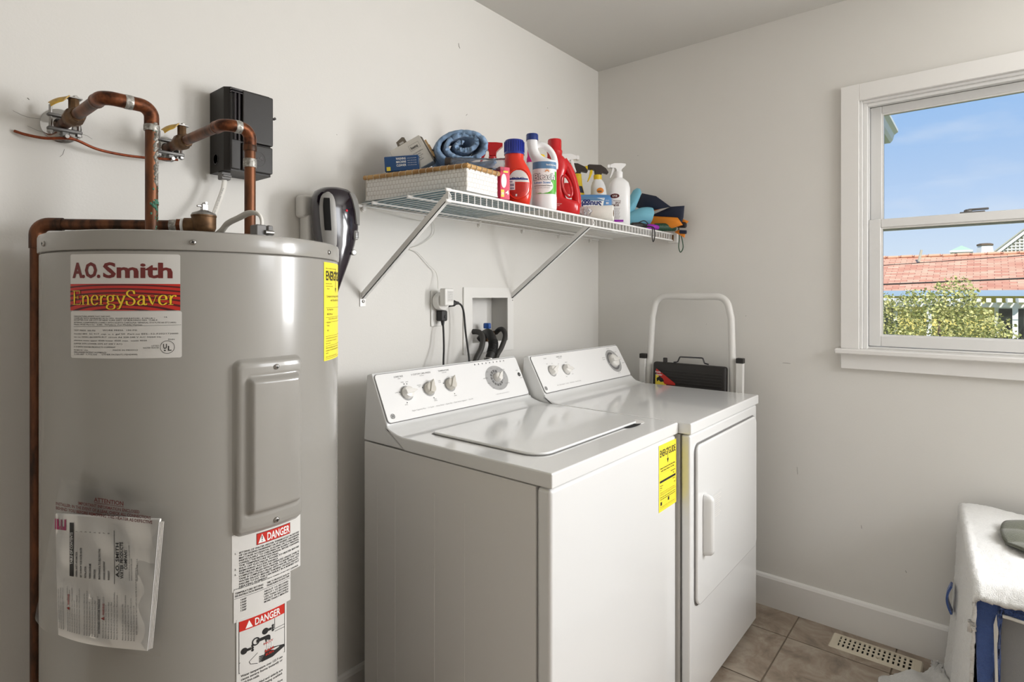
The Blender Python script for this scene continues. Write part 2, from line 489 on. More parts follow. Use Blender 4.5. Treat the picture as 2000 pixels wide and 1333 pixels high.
# ------------------------------------------------------------------ room shell
RX0, RX1, RY0, RY1, RH = -4.35, 0.0, -3.10, 0.0, 2.443
TW = .14
def tile_mat():
    m = bpy.data.materials.new('floor_tile'); m.use_nodes = True
    N = m.node_tree.nodes; L = m.node_tree.links; b = N['Principled BSDF']
    tc = N.new('ShaderNodeTexCoord'); oi = N.new('ShaderNodeObjectInfo'); ad = N.new('ShaderNodeVectorMath'); ad.operation = 'ADD'
    mu = N.new('ShaderNodeMath'); mu.operation = 'MULTIPLY'; mu.inputs[1].default_value = 40
    L.new(oi.outputs['Random'], mu.inputs[0]); L.new(tc.outputs['Object'], ad.inputs[0]); L.new(mu.outputs[0], ad.inputs[1])
    n1 = N.new('ShaderNodeTexNoise'); n1.inputs['Scale'].default_value = 9; n1.inputs['Detail'].default_value = 8; n1.inputs['Roughness'].default_value = .65
    n1.inputs['Distortion'].default_value = .6
    L.new(ad.outputs[0], n1.inputs[0])
    r = N.new('ShaderNodeValToRGB'); L.new(n1.outputs[0], r.inputs[0])
    e = r.color_ramp.elements; e[0].position = .32; e[0].color = (*rgb(118, 108, 98), 1); e[1].position = .7; e[1].color = (*rgb(186, 172, 156), 1)
    k = e.new(.48); k.color = (*rgb(154, 138, 122), 1); k = e.new(.58); k.color = (*rgb(168, 156, 142), 1)
    L.new(r.outputs[0], b.inputs['Base Color']); b.inputs['Roughness'].default_value = .42
    bp = N.new('ShaderNodeBump'); bp.inputs['Strength'].default_value = .25; bp.inputs['Distance'].default_value = .003
    L.new(n1.outputs[0], bp.inputs['Height']); L.new(bp.outputs[0], b.inputs['Normal'])
    MATS['floor_tile'] = m
tile_mat()
floor = struct(MB().box(RX0, RX1, RY0, RY1, -.06, -.004).build('floor', 'grout', smooth=False))
TS = .33; G = .0045
def tile_mesh(x0, x1, y0, y1):
    return MB().rbox(x0, x1, y0, y1, -.004, .0, .0015, 1)
cache = {}
xs = [-.193 + TS * k for k in range(-14, 2)]; ys = [-.945 + TS * k for k in range(-8, 4)]
for x in xs:
    for y in ys:
        x0, x1, y0, y1 = max(x + G / 2, RX0), min(x + TS - G / 2, RX1), max(y + G / 2, RY0), min(y + TS - G / 2, RY1)
        if x1 - x0 < .01 or y1 - y0 < .01: continue
        key = (round(x1 - x0, 4), round(y1 - y0, 4)); base = Vector(((x0 + x1) / 2, (y0 + y1) / 2, -.004))
        if key in cache:
            dup(cache[key], floor, base - WB[cache[key].name])
        else:
            cache[key] = tile_mesh(x0, x1, y0, y1).build('tile', 'floor_tile', floor, ang=60)
struct(MB().box(RX0 - TW, RX1 + TW, RY0 - TW, RY1 + TW, RH, RH + .12).build('ceiling', 'ceiling_paint', smooth=False))
def wall(name, axis, a0, a1, w0, w1, holes):
    """boxes around rectangular holes; axis 'x': the wall runs along x"""
    mb = MB(); cuts = sorted(set([a0, a1] + [h[0] for h in holes] + [h[1] for h in holes]))
    for l, r in zip(cuts[:-1], cuts[1:]):
        hs = [h for h in holes if h[0] <= l + 1e-6 and h[1] >= r - 1e-6]
        zz = [-.06] + [z for h in sorted(hs, key=lambda h: h[2]) for z in (h[2], h[3])] + [RH]
        for k in range(0, len(zz), 2):
            if axis == 'x': mb.box(l, r, w0, w1, zz[k], zz[k + 1])
            else: mb.box(w0, w1, l, r, zz[k], zz[k + 1])
    return struct(mb.build(name, 'wall_paint', smooth=False))
OB = (-.938, -.723, 1.112, 1.291)
wall('wall_back', 'x', RX0 - TW, RX1 + TW, 0, TW, [OB])
W1 = (-2.0, -1.155, 1.094, 2.041); W2 = (-2.92, -2.12, 1.094, 2.041)
wall('wall_right', 'y', RY0, RY1, 0, TW, [W1, W2])
W3 = (-1.20, -.30, 1.45, 2.22)
wall('wall_front', 'x', RX0 - TW, RX1 + TW, RY0 - TW, RY0, [W3])
wb_ = bpy.data.objects['wall_back']; wr_ = bpy.data.objects['wall_right']
def scuffs(parent, fn, marks):
    m_ = MB()
    for pts, r in marks:
        m_.tube([fn(*q) for q in pts], [r * (.5 + .5 * math.sin(PI * (i + .5) / len(pts))) for i in range(len(pts))], 5)
    m_.build('scuff_marks', 'scuff', parent, kind='stuff')
WBK = lambda u, v: (u, -.0002, v); WRT = lambda u, v: (-.0002, u, v)
WB['wall_back'] = Vector(wb_.location); WB['wall_right'] = Vector(wr_.location)
scuffs(wb_, WBK, [([(-1.005, 2.247), (-1.003, 2.236), (-.998, 2.230)], .0014), ([(-.44, 2.148), (-.437, 2.146)], .001), ([(-.965, 1.985), (-.958, 1.992)], .0009), ([(-2.285, 1.674), (-2.270, 1.668), (-2.258, 1.666), (-2.238, 1.668)], .00035), ([(-2.262, 1.648), (-2.245, 1.642), (-2.228, 1.640)], .00035), ([(-2.178, 1.652), (-2.160, 1.650), (-2.150, 1.644)], .00035), ([(-2.20, 1.612), (-2.203, 1.60), (-2.208, 1.594)], .0005), ([(-2.262, 1.706), (-2.259, 1.703)], .001), ([(-1.53, 1.79), (-1.528, 1.788)], .0008)])
scuffs(wr_, WRT, [([(-.88, 1.02), (-.895, 1.0205), (-.91, 1.019)], .0009), ([(-.935, .60), (-.937, .57)], .0007), ([(-.56, 1.17), (-.562, 1.169)], .001), ([(-.73, 1.21), (-.735, 1.212)], .0008), ([(-1.115, 1.555), (-1.118, 1.558), (-1.124, 1.556)], .0007), ([(-1.16, .42), (-1.162, .408)], .0009), ([(-1.30, .29), (-1.303, .282)], .001), ([(-.22, 1.98), (-.225, 1.978)], .0008)])
wall('wall_left', 'y', RY0, RY1, RX0 - TW, RX0, [])
def baseboard(name, prof_fn, a, b):
    poly = [(0, 0), (.014, 0), (.014, .118), (.010, .127), (.004, .132), (0, .132)]
    return struct(MB().prism(poly, prof_fn, a, b).build(name, 'trim_white', smooth=False))
baseboard('baseboard_right', lambda u, v, w: (-u, w, v), RY0, -.0)
baseboard('baseboard_back', lambda u, v, w: (w, -u, v), RX0, -.014)
baseboard('baseboard_left', lambda u, v, w: (RX0 + u, w, v), RY0, -.014)
baseboard('baseboard_front', lambda u, v, w: (w, RY0 + u, v), RX0 + .014, -.014)

def double_hung(name, y0, y1, full):
    """double-hung window in the right wall; y0 far (left in the photo) edge > y1"""
    w = bpy.data.objects.new(name, None); COL.objects.link(w); w.location = (0, (y0 + y1) / 2, 1.094); WB[w.name] = Vector(w.location)
    struct(w)
    z0, z1 = 1.094, 2.041
    B = lambda nm, *a, m='trim_white', p=w, b=.0015: MB().rbox(*a, b, 1).build(nm, m, p)
    B('casing_side', -.018, 0, y0, y0 + .061, z0, z1 + .062)
    B('casing_side', -.018, 0, y1 - .061, y1, z0, z1 + .062)
    B('casing_head', -.018, 0, y1, y0, z1, z1 + .062)
    B('stool', -.042, .034, y1 - .085, y0 + .079, 1.074, 1.094, b=.004)
    B('apron', -.018, 0, y1 - .061, y0 + .061, 1.017, 1.074)
    # jambs with the vinyl tracks
    for s, y in ((-1, y0), (1, y1)):
        B('jamb', .0, .132, min(y, y + s * .010), max(y, y + s * .010), z0, z1, m='window_vinyl')
        for xa, xb in ((.012, .020), (.028, .034), (.071, .077), (.110, .13)):
            B('jamb_track', xa, xb, min(y + s * .010, y + s * .024), max(y + s * .010, y + s * .024), z0, z1 - .008, m='window_vinyl')
    B('head_jamb', .0, .132, y1 + .010, y0 - .010, z1 - .010, z1, m='window_vinyl')
    B('head_track', .012, .020, y1 + .024, y0 - .024, z1 - .022, z1 - .010, m='window_vinyl')
    B('head_track', .028, .034, y1 + .024, y0 - .024, z1 - .018, z1 - .010, m='window_vinyl')
    B('sill_vinyl', .034, .135, y1 + .010, y0 - .010, z0, z0 + .008, m='window_vinyl')
    def sash(nm, x0, x1, za, zb, st, rb, rt):
        s = MB()
        a, b = y1 + .024, y0 - .024
        s.rbox(x0, x1, b - st, b, za, zb, .002, 1); s.rbox(x0, x1, a, a + st, za, zb, .002, 1)
        s.rbox(x0, x1, a + st, b - st, za, za + rb, .002, 1); s.rbox(x0, x1, a + st, b - st, zb - rt, zb, .002, 1)
        o = s.build(nm, 'window_vinyl', w)
        g0, g1, h0, h1 = a + st, b - st, za + rb, zb - rt
        bd = MB(); t = .0055; xm = x0 + .006
        bd.box(xm, x1 - .006, g1 - t, g1, h0, h1); bd.box(xm, x1 - .006, g0, g0 + t, h0, h1)
        bd.box(xm, x1 - .006, g0 + t, g1 - t, h0, h0 + t); bd.box(xm, x1 - .006, g0 + t, g1 - t, h1 - t, h1)
        bd.build('glazing_bead', 'trim_white', o, smooth=False)
        MB().box(x0 + .014, x0 + .018, g0 + .001, g1 - .001, h0 + .001, h1 - .001).build('pane', 'glass', o, smooth=False)
        return o
    sash('lower_sash', .036, .069, z0 + .010, 1.5885, .040, .040, .032)
    sash('upper_sash', .078, .110, 1.548, z1 - .012, .038, .032, .028)
    if full:
        lk = MB(); yc = -1.49
        lk.rbox(.040, .066, yc - .035, yc + .035, 1.5885, 1.5935, .002, 2)
        lk.lathe([(.012, 1.5935), (.012, 1.599), (.008, 1.602)], (.053, yc + .012, 0), 16)
        lk.rbox(.046, .060, yc - .045, yc + .012, 1.597, 1.604, .003, 2)
        lk.build('sash_lock', 'gray_plastic', w)
    return w
double_hung('window_1', -1.155, -2.0, True)
double_hung('added_window_2', -2.12, -2.92, False)  # unseen second window, added to hold a fill lamp
w3 = bpy.data.objects.new('added_window_3', None); COL.objects.link(w3); w3.location = (-.75, RY0, 1.45); WB[w3.name] = Vector(w3.location); struct(w3)  # invented window behind the camera, housing for the other fill lamp
MB().rbox(-1.262, -1.20, RY0, RY0 + .018, 1.45, 2.282, .002, 1).build('casing_side', 'trim_white', w3)
MB().rbox(-.30, -.238, RY0, RY0 + .018, 1.45, 2.282, .002, 1).build('casing_side', 'trim_white', w3)
MB().rbox(-1.20, -.30, RY0, RY0 + .018, 2.22, 2.282, .002, 1).build('casing_head', 'trim_white', w3)
MB().rbox(-1.28, -.22, RY0 - .05, RY0 + .042, 1.43, 1.45, .004, 2).build('stool', 'trim_white', w3)
MB().box(-1.19, -.31, RY0 - .07, RY0 - .066, 1.46, 2.21).build('pane', 'glass', w3, smooth=False)

# ------------------------------------------------------------------ outside the window
mat('grass', rgb(120, 128, 84), .95, var=(2, .2))
mat('yellow_siding', rgb(226, 212, 128), .8)
mat('fascia_blue', rgb(150, 172, 192), .6)
mat('out_white', rgb(236, 236, 232), .6)
mat('dark_glass', rgb(40, 46, 44), .2)
mat('leaf', rgb(178, 182, 104), .7, var=(1.4, .2), c2=rgb(222, 214, 150))
mat('leaf_dark', rgb(112, 128, 64), .7, var=(1.6, .2), c2=rgb(170, 170, 96))
mat('bark', rgb(110, 94, 76), .9)
mat('soffit_beige', rgb(186, 184, 164), .8)
mat('copper_green', rgb(176, 206, 180), .7)
mat('wire_black', rgb(34, 32, 30), .7)
def shingle_mat():
    m = bpy.data.materials.new('roof_shingles'); m.use_nodes = True
    N = m.node_tree.nodes; L = m.node_tree.links; b = N['Principled BSDF']
    tc = N.new('ShaderNodeTexCoord'); mp = N.new('ShaderNodeMapping'); mp.inputs['Rotation'].default_value = (0, 0, math.radians(90))
    br = N.new('ShaderNodeTexBrick'); br.inputs['Scale'].default_value = 1.0
    br.inputs['Brick Width'].default_value = .27; br.inputs['Row Height'].default_value = .10; br.inputs['Mortar Size'].default_value = .006
    br.inputs['Color1'].default_value = (*rgb(208, 146, 120), 1); br.inputs['Color2'].default_value = (*rgb(228, 190, 160), 1)
    br.inputs['Mortar'].default_value = (*rgb(150, 92, 76), 1); br.inputs['Bias'].default_value = -.1
    n = N.new('ShaderNodeTexNoise'); n.inputs['Scale'].default_value = 3.2; n.inputs['Detail'].default_value = 5
    mx = N.new('ShaderNodeMixRGB'); mx.blend_type = 'OVERLAY'; mx.inputs[0].default_value = .3
    L.new(tc.outputs['Object'], mp.inputs[0]); L.new(mp.outputs[0], br.inputs[0]); L.new(tc.outputs['Object'], n.inputs[0])
    L.new(br.outputs[0], mx.inputs[1]); L.new(n.outputs[0], mx.inputs[2]); L.new(mx.outputs[0], b.inputs['Base Color'])
    b.inputs['Roughness'].default_value = .9
    MATS['roof_shingles'] = m
shingle_mat()
struct(MB().box(-30, 90, -60, 60, -2.75, -2.6).build('ground', 'grass', smooth=False))
# the neighbour's long house
nb = thing('neighbor_house', 'yellow house with red shingled roof seen through the window', 'house', (17.5, -1.0, -2.6))
MB().box(15.5, 19.5, -8, 6, -2.6, 1.36).build('wall', 'yellow_siding', nb, smooth=False)
def slope(n, xa, za, xb, zb):
    return MB().prism([(xa, za), (xb, zb), (xb, zb + .10), (xa, za + .10)], lambda u, v, w: (u, w, v), -8.4, 6.4).build(n, 'roof_shingles', nb, smooth=False)
slope('roof_slope', 15.0, 1.36, 17.5, 2.36)
slope('roof_slope', 20.0, 1.36, 17.5, 2.36)
rc = MB().rbox(17.32, 17.68, -2.8, -2.48, 2.40, 2.47, .02, 1).build('ridge_cap', 'roof_shingles', nb)
for k in range(1, 17):
    dup(rc, nb, (0, .32 * k, .008 * (k % 2)))
MB().box(14.93, 15.02, -8.4, 6.4, 1.30, 1.44).build('gutter', 'fascia_blue', nb, smooth=False)
MB().box(15.0, 15.5, -8.4, 6.4, 1.31, 1.35).build('soffit', 'out_white', nb, smooth=False)
for y0, y1 in ((-2.2, -1.75), (.35, .8)):
    f = MB().box(15.42, 15.5, y0 - .08, y1 + .08, -.6, 1.08).build('window', 'out_white', nb, smooth=False)
    MB().box(15.40, 15.43, y0, y1, -.5, 1.0).build('pane', 'dark_glass', f, smooth=False)
pg = thing('pergola', 'white pergola with notched rafters before the yellow house', 'pergola', (13.6, -1.0, -2.6))
MB().box(13.28, 13.36, -4.2, 2.6, 1.06, 1.15).build('beam', 'out_white', pg, smooth=False)
MB().box(14.5, 14.58, -4.2, 2.6, 1.06, 1.15).build('beam', 'out_white', pg, smooth=False)
raf = MB().prism([(13.0, 1.17), (13.0, 1.21), (13.1, 1.25), (14.8, 1.25), (14.8, 1.17), (13.35, 1.15), (13.1, 1.13)], lambda u, v, w: (u, w, v), -4.15, -4.07).build('rafter', 'out_white', pg, smooth=False)
for k in range(1, 40):
    dup(raf, pg, (0, .17 * k, 0))
po = MB().box(13.27, 13.36, -2.03, -1.94, -2.6, 1.06).build('post', 'out_white', pg, smooth=False)
for d in (1.45, 2.35, 3.9): dup(po, pg, (0, d, 0))
# tree between the houses
tr = thing('tree', 'bushy yellow green tree filling the lower window pane', 'tree', (8.6, -1.0, -2.6))
tk = MB()
for a, b, c in (((8.6, -1.0, -2.6), (8.5, -1.0, -.6), (8.6, -.95, 1.0)), ((8.5, -1.0, -.9), (8.3, -.5, 0), (8.2, -.1, .9)), ((8.5, -1.0, -.8), (8.7, -1.4, .1), (8.6, -1.7, .7))):
    P = spline([a, b, c], 6); tk.tube(P, [lerp(.09, .015, i / (len(P) - 1)) for i in range(len(P))], 7)
tk.build('trunk', 'bark', tr)
R = random.Random(3)
blobs = [((8.6, -1.0, .35), (.7, .95, .62), 4300), ((8.5, -.25, .45), (.6, .45, .6), 2300), ((8.7, -1.16, 1.24), (.34, .32, .36), 1000),
         ((8.5, -.72, 1.12), (.34, .36, .28), 850), ((8.5, -.2, 1.12), (.25, .22, .25), 420), ((8.6, -1.75, .35), (.45, .32, .45), 1300), ((8.6, -1.4, .8), (.4, .45, .3), 1000),
         ((8.6, -1.0, -.7), (.8, 1.1, .7), 1500)]
for nm, sh, m in (('foliage', .62, 'leaf'), ('foliage', .38, 'leaf_dark')):
    lf = MB()
    for c, r, n in blobs:
        for i in range(int(n * sh)):
            while True:
                q = Vector((R.uniform(-1, 1), R.uniform(-1, 1), R.uniform(-1, 1)))
                if .35 < q.length < 1 + .12 * math.sin(q.x * 9 + q.y * 7): break
            p = Vector(c) + Vector((q.x * r[0], q.y * r[1], q.z * r[2]))
            d = Vector((R.uniform(-1, 1), R.uniform(-1, 1), R.uniform(-.6, 1))).normalized(); e = d.cross(Vector((R.uniform(-1, 1), R.uniform(-1, 1), R.uniform(-1, 1)))).normalized()
            l = R.uniform(.03, .055); w = l * .42
            lf.add([p, p + d * l * .5 + e * w, p + d * l, p + d * l * .5 - e * w], [(0, 1, 2, 3)])
    lf.build(nm, m, tr, smooth=False, kind='stuff', fixn=False)
# power lines
for z0, z1, r, lb in ((1.538, 1.622, .017, 'thick black utility cable crossing low before the red roof'), (1.945, 2.055, .008, 'thin dark utility wire crossing just under the roof ridge')):
    P = [(12, y, lerp(z1, z0, (y + 2.184 * .86) / (2.75 * .86)) + .004 * (y * y * .3)) for y in [-7 + .7 * k for k in range(19)]]
    tag(MB().tube(P, r, 6).build('utility_wire', 'wire_black'), lb, 'wire', 'utility wires')
# rooftops further off
cp = thing('cupola', 'small far cupola with pale green roof above the red ridge', 'cupola', (30, -.66, -2.6))
MB().box(29.6, 30.4, -.96, -.36, -2.6, 3.24).build('drum', 'out_white', cp, smooth=False)
MB().box(29.45, 30.55, -1.06, -.26, 3.24, 3.33).build('cornice', 'out_white', cp, smooth=False)
MB().lathe([(.56, 3.33), (.02, 3.56)], (30, -.66, 0), 4, a0=PI / 4).build('roof', 'copper_green', cp, smooth=False)
for k in range(3):
    MB().box(29.58, 29.61, -.9 + .19 * k, -.79 + .19 * k, 3.0, 3.2).build('louver', 'soffit_beige', cp, smooth=False)
ch = thing('chimney', 'short white chimney with dark rim next to the gable', 'chimney', (29, -1.47, -2.6))
MB().lathe([(.33, -2.6), (.33, 3.05), (.26, 3.44)], (29, -1.47, 0), 8, a0=PI / 8).build('stack', 'out_white', ch, smooth=False)
MB().lathe([(.30, 3.44), (.30, 3.50), (.2, 3.54)], (29, -1.47, 0), 8, a0=PI / 8).build('rim', 'bark', ch, smooth=False)
tag(MB().tube([(16.9, -.08, 2.26), (16.9, -.14, 2.58)], [.035, .03], 8).build('vent_pipe', 'soffit_beige'), 'tilted thin vent pipe rising behind the red roof ridge', 'pipe')
gb = thing('gable_house', 'white gable with lattice screen and round medallion far right', 'house', (30.5, -3.4, -2.6))
GP = (-3.4, 4.55); GS = 1.02
tri = [(-1.75, 3.0), (-5.05, 3.0), (-3.4, 4.55)]
MB().prism(tri, lambda u, v, w: (w, u, v), 30.3, 30.34).build('gable_backing', 'soffit_beige', gb, smooth=False)
MB().box(30.34, 33, -4.9, -1.9, -2.6, 3.0).build('wall', 'out_white', gb, smooth=False)
la = MB()
for k in range(-12, 13):
    y = -3.4 + .13 * k; h = 4.55 - abs(k * .13) * .94
    if h > 3.1: la.box(30.26, 30.29, y - .022, y + .022, 3.0, h)
for k in range(11):
    z = 3.06 + .13 * k; hw = (4.5 - z) / .94
    la.box(30.24, 30.27, -3.4 - hw, -3.4 + hw, z - .022, z + .022)
la.build('lattice', 'out_white', gb, smooth=False)
for s in (-1, 1):
    MB().prism([(-3.4, 4.55), (-3.4 + s * 1.9, 4.55 - 1.9 * .94), (-3.4 + s * 1.9, 4.74 - 1.9 * .94), (-3.4, 4.74)], lambda u, v, w: (w, u, v), 30.1, 30.3).build('rake_board', 'out_white', gb, smooth=False)
    MB().prism([(-3.4, 4.74), (-3.4 + s * 1.95, 4.74 - 1.95 * .94), (-3.4 + s * 1.95, 4.80 - 1.95 * .94), (-3.4, 4.80)], lambda u, v, w: (w, u, v), 30.0, 34).build('roof', 'soffit_beige', gb, smooth=False)
MB().lathe([(.3, 30.18), (.3, 30.24)], (0, -3.12, 3.85), 20, axis='x').build('medallion', 'out_white', gb)
MB().box(30.15, 30.3, -5.1, -1.7, 2.9, 3.06).build('base_board', 'out_white', gb, smooth=False)
# eave of this house, left of the window
ev = thing('roof_eave', 'white gutter corner of an eave at upper left of window', 'eave', (.9, -1.05, 2.2))
gp = [(-1.119, 2.300), (-1.119, 2.284), (-1.100, 2.270), (-1.092, 2.240), (-1.080, 2.224), (-1.040, 2.224), (-1.040, 2.300)]
MB().prism(gp, lambda u, v, w: (w, u, v), .16, 1.6).build('gutter', 'out_white', ev, smooth=False)
MB().box(.15, 1.58, -1.04, -1.015, 2.21, 2.31).build('fascia', 'out_white', ev, smooth=False)
MB().box(.15, 1.56, -1.015, -.55, 2.222, 2.24).build('soffit', 'soffit_beige', ev, smooth=False)
struct(MB().box(.15, 1.5, -.55, .3, -2.6, 2.9).build('wall_wing', 'out_white', smooth=False))
# ------------------------------------------------------------------ water heater
HX, HY, HR = -2.042, -.316, .257
def hmap(deg): return cyl_map(HX, HY, HR, math.radians(deg))
wh = thing('water_heater', 'tall gray cylindrical electric water heater with stickers', 'water heater', (HX, HY, 0))
MB().lathe([(HR - .03, .035), (HR - .004, .035), (HR, .04), (HR, 1.3655), (HR - .002, 1.3675)], (HX, HY, 0), 128).build('jacket', 'heater_gray', wh)
MB().lathe([(HR - .004, 1.3672), (HR + .0020, 1.3690), (HR + .0025, 1.3710), (HR + .0025, 1.3945), (HR + .0012, 1.3985), (HR - .003, 1.4005), (HR - .02, 1.4012), (.02, 1.404)], (HX, HY, 0), 128).build('top_cap', 'heater_gray', wh)
for a in (-60, 60, 180):
    MB().lathe([(.022, 0), (.022, .036)], (HX + .19 * math.cos(math.radians(a)), HY + .19 * math.sin(math.radians(a)), 0), 12).build('foot', 'steel', wh)
def screw(parent, c, nrm, r=.0046, nm='screw'):
    n = Vector(nrm).normalized(); T = Vector((0, 0, 1)).rotation_difference(n).to_matrix().to_4x4(); T.translation = Vector(c)
    m = MB(); pr = [(r, 0), (r, .0010), (r * .8, .0022), (r * .35, .0028)]
    m.lathe(pr, (0, 0, 0), 14); m.v = [tuple(T @ Vector(p)) for p in m.v]
    o = m.build(nm, 'screw_steel', parent)
    x = MB()
    x.box(-r * .6, r * .6, -r * .13, r * .13, .0020, .0030); x.box(-r * .13, r * .13, -r * .6, r * .6, .0020, .0030)
    x.v = [tuple(T @ Vector(p)) for p in x.v]; x.build('slot', 'hole_black', o, smooth=False)
    return o
for k in range(6):
    a = math.radians(-115.6 + 60 * k)
    screw(wh, (HX + (HR + .0026) * math.cos(a), HY + (HR + .0026) * math.sin(a), 1.3815), (math.cos(a), math.sin(a), 0))
# access panel: pressed cover with a raised inner field
mp = hmap(-103.0); PW = math.radians(28.2) * HR; PZ0, PZ1 = .893, 1.190
def rdist(u, v, u0, u1, v0, v1, r):
    """distance inside a rounded rectangle (negative outside)"""
    cu, cv = (u0 + u1) / 2, (v0 + v1) / 2; qx = abs(u - cu) - (u1 - u0) / 2 + r; qy = abs(v - cv) - (v1 - v0) / 2 + r
    return -(math.hypot(max(qx, 0), max(qy, 0)) + min(max(qx, qy), 0) - r)
ap = MB(); poly = []
NU, NV = 56, 110
def panel_pt(s, t):
    u, v = s * PW, lerp(PZ0, PZ1, t)
    # squeeze the border onto the rounded outline
    d = rdist(u, v, 0, PW, PZ0, PZ1, .014)
    if d < 0:
        cu, cv = min(max(u, .014), PW - .014), min(max(v, PZ0 + .014), PZ1 - .014)
        k = .014 / max(math.hypot(u - cu, v - cv), 1e-9); u, v = cu + (u - cu) * k, cv + (v - cv) * k; d = 0
    h = .009 * sst(0, .0085, d) + .0035 * sst(.016, .020, d) * (1 - sst(.0235, .0275, d)) * 0
    d2 = rdist(u, v, .019, PW - .012, PZ0 + .034, PZ1 - .030, .008)
    h += .0105 * sst(0, .010, d2) - .0012 * sst(-.004, 0, d2) * (1 - sst(0, .003, d2))
    d3 = rdist(u, v, .0085, PW - .006, PZ0 + .012, PZ1 - .012, .008); h += .0012 * sst(0, .002, d3)
    return mp(u, v, h)
ap.grid(NU, NV, panel_pt)
apo = ap.build('access_panel', 'heater_gray', wh, ang=80, fixn=False)
for zc in (1.173, .9085):
    a = math.radians(-103.0 + 15.2)
    screw(apo, (HX + (HR + .0105) * math.cos(a), HY + (HR + .0105) * math.sin(a), zc), (math.cos(a), math.sin(a), 0), .0048)

# --- serif lettering made of pen strokes
SG = {'E': (.74, [[(.2, 0), (.2, 1)], [(.05, .97), (.62, .97)], [(.62, 1.0), (.66, .78)], [(.05, .03), (.66, .03)], [(.66, 0), (.71, .24)], [(.2, .52), (.5, .52)], [(.5, .4), (.5, .64)]]),
      'n': (.68, [[(.15, 0), (.15, .66)], [(.15, .46), (.28, .63), (.42, .65), (.51, .5), (.52, .3), (.52, 0)], [(.03, .02), (.28, .02)], [(.40, .02), (.65, .02)], [(.02, .62), (.15, .66)]]),
      'e': (.58, [[(.1, .37), (.5, .37)], [(.5, .37), (.46, .6), (.3, .67), (.14, .55), (.09, .33), (.15, .1), (.32, .0), (.52, .14)]]),
      'r': (.48, [[(.15, 0), (.15, .66)], [(.15, .42), (.25, .6), (.38, .66), (.45, .58)], [(.03, .02), (.3, .02)], [(.02, .62), (.15, .66)]]),
      'g': (.60, [[(.28, .67), (.13, .6), (.1, .45), (.14, .3), (.28, .24), (.42, .3), (.46, .45), (.43, .6), (.28, .67)], [(.42, .6), (.5, .67), (.58, .64)], [(.18, .28), (.1, .16), (.2, .07), (.42, .04), (.54, -.06), (.5, -.24), (.28, -.3), (.08, -.22), (.07, -.06), (.2, .05)]]),
      'y': (.60, [[(.08, .64), (.33, .02)], [(.54, .64), (.33, .02), (.22, -.24), (.08, -.27)], [(.0, .64), (.2, .64)], [(.42, .64), (.62, .64)]]),
      'S': (.64, [[(.52, .78), (.46, .95), (.28, 1.01), (.12, .9), (.1, .72), (.26, .56), (.46, .42), (.53, .24), (.45, .05), (.27, -.02), (.1, .06), (.06, .26)], [(.52, 1.0), (.53, .74)], [(.06, 0), (.05, .28)]]),
      'a': (.60, [[(.11, .5), (.2, .64), (.34, .66), (.42, .54), (.42, .12), (.5, .0), (.6, .08)], [(.42, .4), (.2, .32), (.09, .15), (.18, .0), (.33, .03), (.42, .14)]]),
      'v': (.58, [[(.08, .64), (.31, .0)], [(.31, .0), (.51, .64)], [(.0, .64), (.2, .64)], [(.4, .64), (.6, .64)]])}
def serif(mb, mp, s, u, v, H, W, h, grow=0.0, thick=.125, thin=.036):
    tot = sum(SG[c][0] for c in s); k = W / tot; x = 0
    for c in s:
        for st in SG[c][1]:
            P = spline([(p[0], p[1], 0) for p in st], 5) if len(st) > 2 else [(*st[0], 0), (*st[1], 0)]
            if len(st) == 2:
                P = [(lerp(st[0][0], st[1][0], i / 4), lerp(st[0][1], st[1][1], i / 4), 0) for i in range(5)]
            L = []; Rr = []
            for i, p in enumerate(P):
                a = P[max(i - 1, 0)]; b = P[min(i + 1, len(P) - 1)]; dx, dy = b[0] - a[0], b[1] - a[1]; l = math.hypot(dx, dy) or 1
                w = (thin + (thick - thin) * (abs(dy) / l) ** 1.3 * (1 if len(st) > 2 or (abs(dy) / l > .6 and l > .3 and dy * dx <= 1e-6) else 0)) / 2 + grow
                nx, ny = -dy / l * w, dx / l * w
                L.append(mp(u + (x + p[0] + nx) * k, v + (p[1] + ny) * H, h)); Rr.append(mp(u + (x + p[0] - nx) * k, v + (p[1] - ny) * H, h))
            m = len(P); mb.add(L + Rr, [(i, i + 1, m + i + 1, m + i) for i in range(m - 1)])
        x += SG[c][0]
# brand sticker
mp = hmap(-158.7); BW = math.radians(39.1) * HR
t = MB(); patch(t, mp, 0, BW, 1.272, 1.3615, .0003, .003, 24); bl = t.build('brand_sticker', 'label_white', wh)
t = MB(); quad(t, mp, 0, BW, 1.2725, 1.3145, .0005, 24); t.build('red_band', 'label_red', bl)
t = MB()
for k in range(9):
    ra = .012 + .0125 * k; rb = ra + .0046; N_ = 60; z0, z1 = 1.2725, 1.3145; cz = 1.262; prev = None
    for i in range(N_ + 1):
        u = BW * i / N_; e = (u - BW * .5) / 2.3
        lo = cz + math.sqrt(max(0, ra * ra * .25 - e * e * .25)) * 1.0 if ra > abs(e) else cz
        hi = cz + math.sqrt(max(0, rb * rb * .25 - e * e * .25)) * 1.0 if rb > abs(e) else cz
        lo, hi = max(min(lo, z1), z0), max(min(hi, z1), z0)
        cur = (mp(u, lo, .0007), mp(u, hi, .0007), hi - lo)
        if prev and (cur[2] > 1e-6 or prev[2] > 1e-6):
            t.add([prev[0], cur[0], cur[1], prev[1]], [(0, 1, 2, 3)])
        prev = cur
t.build('ripple_print', 'label_darkred', bl, smooth=False)
t = MB(); add_text(t, mp, 'A.O.', .0056, 1.3245, .0335, True, 'L', .052, .0006, slice_=.006)
add_text(t, mp, 'Smith', .0610, 1.3245, .0335, True, 'L', .1045, .0006, slice_=.006)
